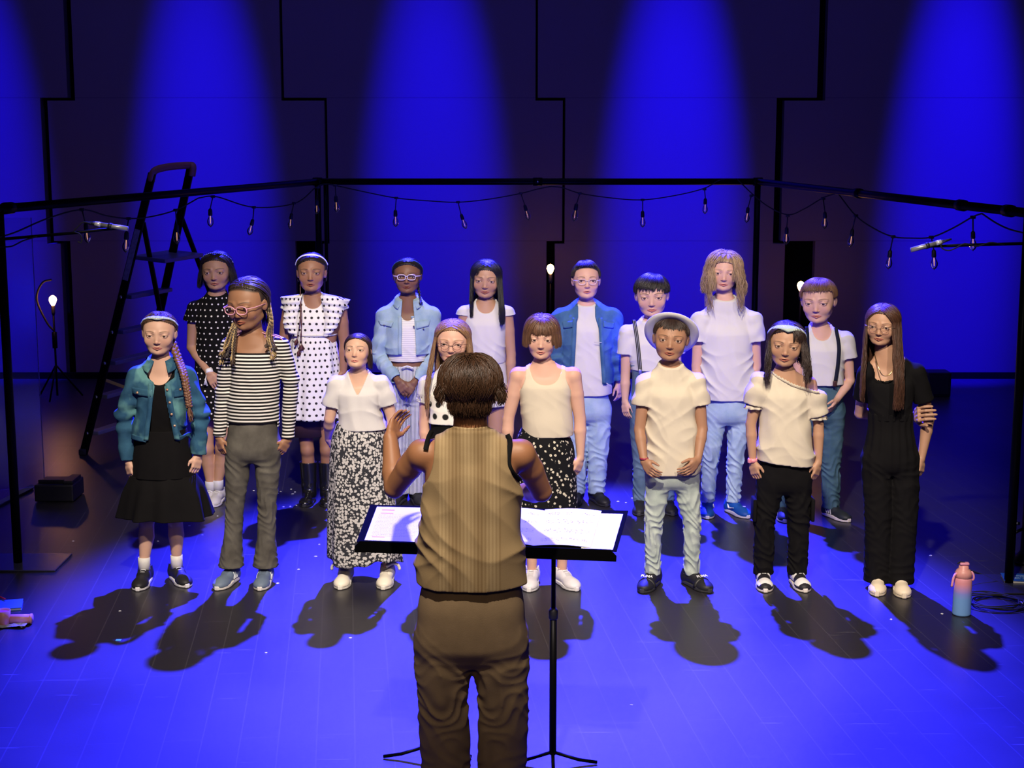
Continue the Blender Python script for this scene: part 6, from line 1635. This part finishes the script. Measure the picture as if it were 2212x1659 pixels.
def B4():
    p = Fig('B4', 'person: girl with long straight black hair in white sleeveless top and white shorts', 1050, 1093, 559, 641, 1050, (1004, 1094), 672, [(1000, 755), (1104, 765)], [(1012, 835), (1103, 832)], [(1020, 860), (1091, 864)], .112, 870,
            [(1032, 972), (1070, 972)], [(1034, 1052), (1068, 1052)], tone=TAN, hair=(.010, .009, .012), head=(-3, 5, 2), mouth=.4, lids=.45)
    p.body(); hz = p.loc(1050, 782)[2]
    p.skirt('shorts', 'white_cotton', [(778, 1011, 1092, 0), (820, 1006, 1096, .01), (874, 1003, 1100, .03)], 5, .8, 1)
    p.top_cloth('sleeveless_top', 'white_cotton', hz, .10, ease=.012, sl_ease=.011, neck=(.062, .056, -.018), hem_w=.122, hem_d=.108, folds=.003, seed=3)
    p.cap_hair(1.06, zf=.30, low=-.2, bump=.003); p.strands([dict(n=300, az=(58, 302), top=(0, -.48), spread=.55, len=.26, ez=-.1, lift=1.09, wave=.002, r=.0028), dict(n=80, az=(296, 312), top=(0, -.48), spread=.55, len=.10, ez=-.1, lift=1.10, wave=.002, r=.0026),
               dict(n=150, az=(46, 75), top=(0, -.48), spread=.55, len=.29, ez=-.1, lift=1.10, wave=.002, r=.0026, pull=(.02, -.06, 0)), dict(n=14, az=(285, 300), top=(0, -.48), spread=.55, len=.24, ez=-.1, lift=1.1, r=.0018, pull=(-.005, -.07, 0)), dict(n=26, az=(-52, -28), top=(0, -.3), len=.0, ez=-.05, lift=1.09, r=.0018, start=.15)], 14)
    p.shoes('sneaker', (.6, .6, .6), (.6, .6, .6))
    return p
def B5():
    p = Fig('B5', 'person: boy with glasses in open blue denim jacket over long white tee, pale jeans', 1267, 1092, 563, 645, 1266, (1214, 1322), 682, [(1206, 770), (1330, 775)], [(1212, 835), (1337, 828)], [(1222, 860), (1341, 862)], .130, 900,
            [(1246, 985), (1291, 985)], [(1247, 1052), (1288, 1052)], legk=.80, tone=PINK, hair=(.022, .016, .018), head=(2, -5, 0), toe=((-.2, -1), (.35, -1)), mouth=.3, lids=.45, b=1.15, hwid=1.08, wrdy=(.02, .02), tipdy=(.0, .0), fat=1.15)
    p.body(); hz = p.loc(1267, 849)[2]
    p.trousers('pale_jeans', 'pale_jeans', p.loc(1267, 835)[2], .066, .055, rh=.088, folds=.007, seed=3, knee_f=1.2)
    p.top_cloth('white_tee', 'white_cotton', hz, .3, ease=.014, sl_ease=.01, neck=(.062, .056, .0), hem_w=.160, hem_d=.145, folds=.004, seed=3)
    jz = p.loc(1267, 826)[2]
    def opening(X, Y, Z):
        t = np.clip((p.zs-Z)/(p.zs-jz), 0, 1); return np.maximum(np.abs(X-p.cx+.005)-(.068+.035*t-.02*np.clip(.15-t, 0, 1)*5), Y+.03)
    p.top_cloth('denim_jacket', 'mid_denim', jz, 1.82, ease=.030, sl_ease=.024, neck=(.068, .06, .0), hem_w=.168, hem_d=.15, folds=.006, open_front=opening, cuff_r=.045, seed=5)
    j = len(p.parts)-1; p.collar('mid_denim', .055, 44, parent=j)
    p.patch('pocket_flap', [(1213, 693), (1241, 688), (1243, 700), (1216, 706)], 'mid_denim', parent=j); p.patch('pocket_flap', [(1301, 690), (1326, 693), (1324, 706), (1302, 702)], 'mid_denim', parent=j)
    p.strap('placket', [(1295, 682), (1297, 730), (1300, 780), (1303, 822)], 'mid_denim', .013, .003, parent=j); p.strap('placket', [(1240, 682), (1238, 730), (1235, 780), (1232, 822)], 'mid_denim', .013, .003, parent=j)
    V, F = tube(spline([p.loc(1283, 739, -.145), p.loc(1300, 740, -.14)], 6), .0015, 5); p.add('chest_pocket_seam', V, F, 'white_cotton', puv=np.zeros((len(V), 2)))
    p.hairline = .38; p.cap_hair(1.08, zf=.39, low=-.08, bump=.010); p.strands([dict(n=260, az=(-60, 60), top=(-.1, -.0), len=0, ez=.75, jit=.08, lift=1.17, r=.0030, start=.3, shell=.04), dict(n=160, az=(60, 130), top=(0, 0), len=0, ez=-.08, lift=1.08, r=.0028), dict(n=160, az=(230, 300), top=(0, 0), len=0, ez=-.08, lift=1.08, r=.0028), dict(n=120, az=(130, 230), top=(0, 0), len=0, ez=-.7, lift=1.09, r=.0028)], 15)
    p.glasses('clear_frame', .105, .070, .006, 2.4, -.02); p.shoes('sneaker', (.012, .012, .014), (.025, .025, .03), (.02, .02, .02))
    return p
def B6():
    p = Fig('B6', 'person: boy with dark fringe and striped suspenders, half hidden behind the fedora boy', 1408, 1111, 591, 681, 1408, (1356, 1456), 716, [(1351, 812), (1462, 812)], [(1350, 868), (1464, 875)], [(1352, 900), (1458, 905)], .120, 890,
            [(1386, 1000), (1438, 1000)], [(1383, 1070), (1442, 1070)], legk=.80, tone=FAIR, hair=(.016, .012, .012), head=(-6, 4, -2), toe=((-.12, -1), (.1, -1)), mouth=.35, lids=.4)
    p.body(); hz = p.loc(1408, 797)[2]
    p.top_cloth('white_tee', 'white_cotton', hz, .50, ease=.015, sl_ease=.022, neck=(.064, .058, -.006), hem_w=.136, hem_d=.115, folds=.004, seed=2)
    j = len(p.parts)-1
    p.strap('suspenders', [(1369, 690), (1373, 720), (1377, 760), (1380, 795)], 'strap_stripes', .012); p.strap('suspenders', [(1441, 690), (1440, 720), (1439, 760), (1437, 795)], 'strap_stripes', .012)
    sec = p.last_sec
    p.trousers('grey_blue_jeans', 'grey_blue_jeans', p.loc(1408, 785)[2], .055, .048, rh=.078, folds=.006, seed=6, ease=.018)
    for x in (1380,): v = p.loc(x, 797); v[1] = p.surf_y(v[0], v[2], sec)-.014; V, F = box(v, (.022, .008, .03), .003); p.add('clip', V, F, 'steel')
    p.cap_hair(1.08, zf=.34, low=-.12, bump=.006); p.strands([dict(n=300, az=(-75, 45), top=(.28, .2), len=0, ez=.26, jit=.13, lift=1.14, r=.0034, start=.25, shell=.04, spread=.1), dict(n=200, az=(45, 120), top=(.1, 0), len=0, ez=-.15, lift=1.12, r=.003), dict(n=200, az=(240, 300), top=(0, 0), len=0, ez=-.12, lift=1.12, r=.003), dict(n=140, az=(120, 240), top=(0, 0), len=0, ez=-.75, lift=1.10, r=.003)], 16)
    p.shoes('sneaker', (.02, .02, .02), (.05, .05, .05), (.02, .02, .02))
    return p
def B7():
    p = Fig('B7', 'person: tall child with wavy blond shoulder-length hair in oversized white tee and blue shoes', 1572, 1118, 537, 626, 1564, (1515, 1625), 690, [(1505, 790), (1633, 790)], [(1508, 850), (1618, 852)], [(1512, 885), (1606, 890)], .122, 905,
            [(1535, 990), (1588, 990)], [(1528, 1066), (1584, 1064)], legk=.80, tone=PINK, hair=(.36, .24, .14), head=(-6, 3, 3), toe=((-.1, -1), (.45, -1)), mouth=.2, lids=.3, hat=.030)
    p.body(); hz = p.loc(1570, 860)[2]
    p.trousers('pale_jeans', 'pale_jeans', p.loc(1570, 840)[2], .052, .042, rh=.076, folds=.009, seed=8, knee_f=1.2, ank_f=1.1, hem_z=.068)
    p.top_cloth('white_tee', 'white_cotton', hz, .46, ease=.018, sl_ease=.030, neck=(.062, .056, .002), hem_w=.172, hem_d=.135, folds=.005, seed=9)
    p.cap_hair(1.12, zf=.31, low=-.2, bump=.015); p.strands([dict(n=620, az=(48, 312), top=(.05, -.1), len=.16, ez=-.1, lift=1.24, wave=.017, curl=.5, sw=.05, r=.0027, shell=.12, out=.012), dict(n=90, az=(30, 60), top=(.1, -.2), len=.07, ez=-.1, lift=1.2, wave=.012, r=.003), dict(n=90, az=(300, 322), top=(.05, -.2), len=.14, ez=-.05, lift=1.18, wave=.012, r=.003, pull=(0, -.04, 0)),
               dict(n=70, az=(-60, -10), top=(.15, -.1), len=0, ez=.45, lift=1.16, wave=.0, r=.003), dict(n=26, az=(50, 90), top=(0, -.2), len=.24, ez=-.1, lift=1.2, wave=.016, r=.002, pull=(0.0, -.06, 0)), dict(n=26, az=(270, 310), top=(0, -.2), len=.26, ez=-.1, lift=1.2, wave=.016, r=.002, pull=(0.0, -.06, 0))], 17)
    p.shoes('sneaker', S(20, 80, 165), S(215, 212, 225), S(30, 90, 190), ankles=1)
    for q in [q for q in range(len(p.parts)) if p.parts[q]['name'] == 'shoe']:
        i = 0 if q == min(k for k in range(len(p.parts)) if p.parts[k]['name'] == 'shoe') else 1
        d = np.array([p.toe[i][0], p.toe[i][1], 0]); d /= np.linalg.norm(d); r_ = np.array([-1.0*-d[1], -d[0], 0]); A = np.array([p.A[i][0], p.A[i][1], 0])
        for sg in (-1, 1):
            P = [A-d*.005+r_*sg*.036+[0, 0, .060], A+d*.012+r_*sg*.040+[0, 0, .040], A+d*.03+r_*sg*.041+[0, 0, .040], A+d*.075+r_*sg*.043+[0, 0, .050]]
            V, F = tube(spline(P, 14), [.002+.004*math.sin(PI*min(1, k/9)) if k < 9 else .004*(1-(k-8)/6)+.001 for k in range(14)], 6); p.add('side_swoosh', V, F, 'white_print', parent=q)
    return p
def B8():
    p = Fig('B8', 'person: fair haired boy in white tee and dark suspenders, back row right end', 1772, 1126, 600, 694, 1768, (1732, 1826), 730, [(1722, 815), (1836, 822)], [(1735, 870), (1806, 866)], [(1748, 895), (1788, 896)], .122, 905,
            [(1702, 1010), (1794, 1010)], [(1692, 1082), (1796, 1082)], legk=.80, tone=PINK, hair=(.17, .085, .045), head=(-20, 6, -2), toe=((-.1, -1), (.50, -1)), mouth=.2, lids=.3, wrdy=(-.05, -.10), tipdy=(-.1, -.17), palm=(0, 2))
    p.body(); hz = p.loc(1772, 828)[2]
    p.top_cloth('white_tee', 'white_cotton', hz, .47, ease=.014, sl_ease=.022, neck=(.062, .058, -.02), hem_w=.132, hem_d=.115, folds=.004, seed=2)
    p.strap('suspenders', [(1803, 706), (1806, 740), (1803, 780), (1797, 818)], 'navy_strap', .011); p.strap('suspenders', [(1741, 704), (1740, 740), (1742, 780), (1746, 818)], 'navy_strap', .011)
    v = p.loc(1795, 822); v[1] = p.surf_y(v[0], v[2])-.012; V, F = box(v, (.024, .007, .034), .003); p.add('leather_tab', V, F, 'leather')
    p.trousers('teal_jeans', 'teal_jeans', p.loc(1772, 815)[2], .060, .052, rh=.082, folds=.007, seed=9, ease=.016)
    p.cap_hair(1.08, zf=.36, low=-.12, bump=.010); p.strands([dict(n=300, az=(-70, 60), top=(.15, .1), len=0, ez=.46, jit=.10, lift=1.13, r=.0030, start=.25, shell=.04, spread=.1), dict(n=180, az=(60, 120), top=(0, 0), len=0, ez=-.12, lift=1.10, r=.0028), dict(n=180, az=(240, 300), top=(0, 0), len=0, ez=-.12, lift=1.10, r=.0028), dict(n=140, az=(120, 240), top=(0, 0), len=0, ez=-.7, lift=1.10, r=.0028)], 18)
    p.shoes('sneaker', (.02, .025, .03), S(225, 215, 218), (.02, .02, .03), stripe=(.75, .74, .78))
    return p
BUILDERS = [F1, F2, F3, F4, F5, F6, F7, F8, B1, B2, B3, B4, B5, B6, B7, B8]
# ------------------------------------------------------------------ the conductor
def ribbed():
    def f(N, s, v):
        x = N.math('ABSOLUTE', s[0]); c = N.math('LESS_THAN', x, .105)
        rib = N.math('SINE', N.math('MULTIPLY', s[0], 520.0)); wide = N.math('SINE', N.math('ADD', N.math('MULTIPLY', s[0], 75.0), N.math('MULTIPLY', N.noise(v, 3, 2), 2.0)))
        t = N.math('ADD', N.math('MULTIPLY', rib, .22), N.math('MULTIPLY', wide, .30)); t = N.math('ADD', N.math('MULTIPLY', t, c), .5)
        return N.mix(t, (.20, .13, .062), (.36, .265, .145))
    fabric_pattern('ribbed_beige', f, bump=.25)
    fabric_pattern('brown_linen', solid((.27, .19, .11), .25), bump=.35)
ribbed(); fabric_pattern('black_strap', solid((.006, .006, .007), .1))
def COND():
    p = Fig('COND', 'person: conductor seen from behind in beige sleeveless top and brown trousers, left arm raised', 1020, 1766, 758, 912, 1016, (1126, 910), 972, [(1170, 1062), (852, 1054)], [(1118, 1062), (843, 946)], [(1085, 1050), (862, 893)], .178, 1412,
            [(1088, 1500), (956, 1500)], [(1080, 1722), (968, 1722)], yaw=180, tone=(.28, .125, .06), hair=(.035, .016, .008), head=(0, 6, 0), b=1.10, back=0.0, adult=True, hat=.022, hwid=1.12, palm=(1, 0), curl=.35,
            eldy=(.10, .10), wrdy=(.36, .20), tipdy=(.47, .26), toe=((-.15, -1), (.15, -1)), shoe_len=.26)
    p.body(arms_r=(.047, .041, .036, .026))
    hz = p.loc(1020, 1254)[2]
    p.trousers('linen_trousers', 'brown_linen', p.loc(1020, 1240)[2], .088, .088, rh=.106, folds=.010, seed=5, flare=1, ease=.012, knee_f=.5, ank_f=.6, hem_z=.03)
    p.top_cloth('ribbed_top', 'ribbed_beige', hz, 0, ease=.014, neck=(.066, .060, .0), tank=(p.zs-.125, .0001, .122, .045), hem_w=.192, hem_d=.150, folds=.007, seed=2)
    j = len(p.parts)-1
    V, F = tube([(p.neck0[0]+.068*math.sin(a), p.neck0[1]-.062*math.cos(a), p.zs+.052-.012*math.cos(a)) for a in np.linspace(0, 2*PI, 40)], .010, 8, caps=False); p.add('neckband', V, F, 'ribbed_beige', parent=j, puv=np.zeros((len(V), 2))+.2)
    sec = p.last_sec
    for sg, pts in ((-1, [(1096, 934), (1102, 950), (1098, 985), (1106, 1010), (1124, 1036)]), (1, [(934, 926), (928, 938), (924, 950), (921, 964)])):
        P = []
        for (x, y) in pts:
            v = p.loc(x, y, 0); m = ((p.bodyV[:, 0]-v[0])**2+(p.bodyV[:, 2]-v[2])**2) < .010**2; v[1] = (p.bodyV[m, 1].max() if m.any() else .03)+.003; P.append(v)
        P = spline(P, 24); V = []
        for k, q in enumerate(P):
            d = P[min(k+1, 23)]-P[max(k-1, 0)]; d /= np.linalg.norm(d); wv = np.cross(d, [0, 1, 0]); wv /= np.linalg.norm(wv); V += [q-wv*.008, q+wv*.008, q+wv*.008+[0, .004, 0], q-wv*.008+[0, .004, 0]]
        F = []
        for i in range(23):
            for k in range(4): k2 = (k+1) % 4; F.append((i*4+k, (i+1)*4+k, (i+1)*4+k2, i*4+k2))
        p.add('bra_strap', np.array(V), F, 'black_strap', puv=np.zeros((len(V), 2)))
    p.cap_hair(1.16, zf=.36, low=-.34, bump=.022)
    hc = (.042, .019, .009); p.dens = 1.6
    p.strands([dict(n=800, az=(60, 300), top=(.03, .10), len=.0, ez=-.66, jit=.26, tj=.16, lift=1.24, r=.0026, sw=.10, shell=.07, start=.75, taper=.25), dict(n=420, az=(118, 242), top=(0, .3), len=.050, ez=-.98, jit=.22, tj=.1, lift=1.13, wave=.006, sw=.04, r=.0024, shell=.07, start=.85, taper=.2),
               dict(n=150, az=(60, 125), top=(0, 0), len=.030, ez=-.40, jit=.12, lift=1.27, wave=.005, curl=1, out=.010, r=.0024, start=.6, taper=.15), dict(n=170, az=(235, 300), top=(0, 0), len=.034, ez=-.40, jit=.12, lift=1.27, wave=.005, curl=1, out=.012, r=.0024, start=.6, taper=.15),
               dict(n=160, az=(-60, 60), top=(0, 0), len=0, ez=.25, jit=.1, lift=1.18, r=.0028)], 31, col=hc)
    p.shoes('sneaker', (.03, .02, .015), (.3, .28, .25)); return p
BUILDERS.insert(0, COND)
# ------------------------------------------------------------------ music stands with scores
NL, NR, FR_, FL_ = ground(770, 1170, .895), ground(1332, 1190, .895), ground(1357, 1103, .965), ground(800, 1090, .965)
def desk_pt(u, v, h=0.0):
    q = (NL*(1-u)+NR*u)*(1-v)+(FL_*(1-u)+FR_*u)*v; n = np.cross(NR-NL, FL_-NL); n /= np.linalg.norm(n); return q+n*h
def slab(u0, u1, v0, v1, h0, h1, o, nu=2, nv=2, fn=None):
    V = []; 
    for h in (h0, h1):
        for j in range(nv):
            for i in range(nu):
                u, v = u0+(u1-u0)*i/(nu-1), v0+(v1-v0)*j/(nv-1); e = fn(i/(nu-1), j/(nv-1)) if fn else 0; V.append(desk_pt(u, v, h+e)-o)
    m = nu*nv; F = []
    for j in range(nv-1):
        for i in range(nu-1): a = j*nu+i; F.append((a, a+nu, a+nu+1, a+1)); F.append((m+a, m+a+1, m+a+nu+1, m+a+nu))
    bd = [i for i in range(nu)]+[j*nu+nu-1 for j in range(1, nv)]+[(nv-1)*nu+i for i in range(nu-2, -1, -1)]+[j*nu for j in range(nv-2, 0, -1)]
    for q in range(len(bd)): a, b = bd[q], bd[(q+1) % len(bd)]; F.append((a, b, m+b, m+a))
    return np.array(V), F
us = .485; plain('matte_black', (.0018, .0018, .002), .9, spec=.02)
for (u0, u1, px, lab) in ((0.0, us-.004, 910, 'black music stand in front of the conductor, left one, holding the sheet with red lines'), (us+.004, 1.0, 1195, 'black music stand in front of the conductor, right one, its pole fully visible')):
    c = desk_pt((u0+u1)/2, .5); base = np.array([c[0], c[1], 0.0])
    if px == 1195: base[0] = atdepth(1195, 1400, c[1])[0]
    r = empty('music_stand', base); tag(r, lab, 'music stand', 'conductor music stands')
    V, F = slab(u0, u1, 0, 1.0, -.004, 0, base, 12, 6); mesh_obj('desk', V, F, 'matte_black', r, smooth=False); dk = bpy.data.objects[-1] if False else r.children[-1]
    # lip with rounded end
    A = [desk_pt(u0, 0), desk_pt(u1, 0)]; n = 24; V = []; out_ = -(FL_-NL)/np.linalg.norm(FL_-NL); up_ = np.array([0, 0, 1.0])
    for i in range(n):
        t = i/(n-1); e = min(t, 1-t)*np.linalg.norm(A[1]-A[0]); hgt = .022*min(1, math.sqrt(max(0, 1-(1-min(1, e/.014))**2))) if (u0 == 0 and t < .5) or (u1 == 1 and t > .5) else .022
        q = A[0]*(1-t)+A[1]*t-base; V += [q-up_*.022, q-up_*.022+out_*.035, q+out_*.038+up_*hgt, q+out_*.034+up_*hgt, q+out_*.031-up_*.018, q-up_*.018]
    F = []
    for i in range(n-1):
        for k in range(6): k2 = (k+1) % 6; F.append((i*6+k, i*6+k2, (i+1)*6+k2, (i+1)*6+k))
    F += [tuple(range(5, -1, -1)), tuple((n-1)*6+k for k in range(6))]
    mesh_obj('lip', np.array(V), F, 'matte_black', r, smooth=False)
    zc = c[2]
    V, F = tube([(0, 0, .62), (0, 0, zc-.02)], .0085, 14); mesh_obj('inner_tube', V, F, 'black_metal', r)
    V, F = tube([(0, 0, .05), (0, 0, .60)], .0135, 16); V2, F2 = lathe([(.0135, .58), (.0175, .585), (.0175, .615), (.010, .625)], 16); mesh_obj('outer_tube', V, F, 'black_metal', r); mesh_obj('height_collar', V2, F2, 'black_plastic', r)
    V, F = tube([(-.05, 0, zc-.018), (.05, 0, zc-.018)], .012, 10); mesh_obj('tilt_bracket', V, F, 'black_metal', r)
    for k in range(3):
        a = (-PI/2, .12, PI-.12)[k]; V, F = tube([(.01*math.cos(a), .01*math.sin(a), .055), (.10*math.cos(a), .10*math.sin(a), .022), (.17*math.cos(a), .17*math.sin(a), .008)], .007, 8); mesh_obj('leg', V, F, 'black_metal', r)
def paper_mats():
    for key, red, stave in (('text_sheet', 1, 0), ('score_sheet', 0, 1), ('sparse_sheet', 0, 2)):
        m, nt, b = new_mat(key); N = NB(nt); a = N.attr('puv'); s = N.sep(a.outputs['Vector']); b.inputs['Roughness'].default_value = .7
        inx = N.math('MULTIPLY', N.math('GREATER_THAN', s[0], .09), N.math('LESS_THAN', s[0], .92)); iny = N.math('MULTIPLY', N.math('GREATER_THAN', s[1], .10), N.math('LESS_THAN', s[1], .90)); ins = N.math('MULTIPLY', inx, iny)
        if stave == 0:
            ln = N.math('LESS_THAN', N.math('FRACT', N.math('MULTIPLY', s[1], 24.0)), .38); w_ = N.math('GREATER_THAN', N.noise(N.comb(N.math('MULTIPLY', s[0], 70.0), N.math('FLOOR', N.math('MULTIPLY', s[1], 24.0))), 1.0, 1), .50)
            ink = N.math('MULTIPLY', N.math('MULTIPLY', ln, w_), ins); ink = N.math('MULTIPLY', ink, N.math('LESS_THAN', s[1], .78)); ink = N.math('MULTIPLY', ink, .42)
        else:
            k = 4.0; fr = N.math('FRACT', N.math('MULTIPLY', s[1], k)); ln = N.math('LESS_THAN', N.math('FRACT', N.math('MULTIPLY', fr, 11.0)), .28); band = N.math('MULTIPLY', N.math('GREATER_THAN', fr, .30), N.math('LESS_THAN', fr, .75))
            vo = N.n('ShaderNodeTexVoronoi'); N.l(N.comb(N.math('MULTIPLY', s[0], 24.0), N.math('MULTIPLY', s[1], 30.0)), vo.inputs['Vector']); vo.inputs['Scale'].default_value = 1.0
            note = N.math('MULTIPLY', N.math('LESS_THAN', vo.outputs['Distance'], .24), band) 
            ink = N.math('MULTIPLY', N.math('MAXIMUM', N.math('MULTIPLY', ln, .5 if stave == 1 else .35), note if stave == 1 else N.math('MULTIPLY', note, .3)), N.math('MULTIPLY', band, ins)); ink = N.math('MULTIPLY', ink, .75)
        col = N.mix(ink, S(205, 203, 196), (.02, .02, .03))
        if red:
            rl = N.math('MULTIPLY', N.math('GREATER_THAN', s[0], .12), N.math('LESS_THAN', s[0], .36)); t1 = N.math('LESS_THAN', N.math('ABSOLUTE', N.math('SUBTRACT', s[1], .80)), .010); t2 = N.math('LESS_THAN', N.math('ABSOLUTE', N.math('SUBTRACT', s[1], .90)), .012); t3 = N.math('LESS_THAN', N.math('ABSOLUTE', N.math('SUBTRACT', s[1], .10)), .008)
            col = N.mix(N.math('MULTIPLY', N.math('MULTIPLY', rl, N.math('MAXIMUM', N.math('MAXIMUM', t1, t2), t3)), .75), col, (.45, .03, .06))
        N.l(col, b.inputs['Base Color'])
paper_mats()
def sheet(u0, u1, v0, v1, h, mat, name, lab, cat='sheet music', curve=0.0, parent=None, mirror=False):
    nu, nv = 14, 5; o = desk_pt((u0+u1)/2, (v0+v1)/2, h)
    f = (lambda a, b: curve*math.sin(PI*(a if not mirror else a))*.9) if curve else None
    if parent is not None: o = np.array(parent.location)
    V, F = slab(u0, u1, v0, v1, h, h+.0012, o, nu, nv, f); uv = np.array([(i/(nu-1), j/(nv-1)) for _ in (0, 1) for j in range(nv) for i in range(nu)])
    ob = mesh_obj(name, V, F, mat, parent, smooth=False, puv=uv)
    if parent is None: ob.location = o; tag(ob, lab, cat)
    return ob
sheet(.030, .235, .03, .93, .002, 'text_sheet', 'sheet_music', 'printed text sheet with red heading lines on the left music stand')
sheet(.245, .45, .03, .93, .002, 'text_sheet', 'sheet_music', 'printed text sheet on the left music stand, hidden behind the conductor')
sc_ = sheet(.50, .683, .04, .93, .002, 'score_sheet', 'open_score', 'open score booklet with printed staves on the right music stand', curve=.010)
sheet(.683, .90, .04, .96, .002, 'score_sheet', 'right_page', '', curve=.008, parent=sc_)
sheet(.865, .985, .02, .90, .0005, 'sparse_sheet', 'sheet_music', 'loose sheet with few staves sticking out right of the open score')
with ThreadPoolExecutor(4) as ex: figs = list(ex.map(lambda b: b(), BUILDERS))
for p in figs: p.build()
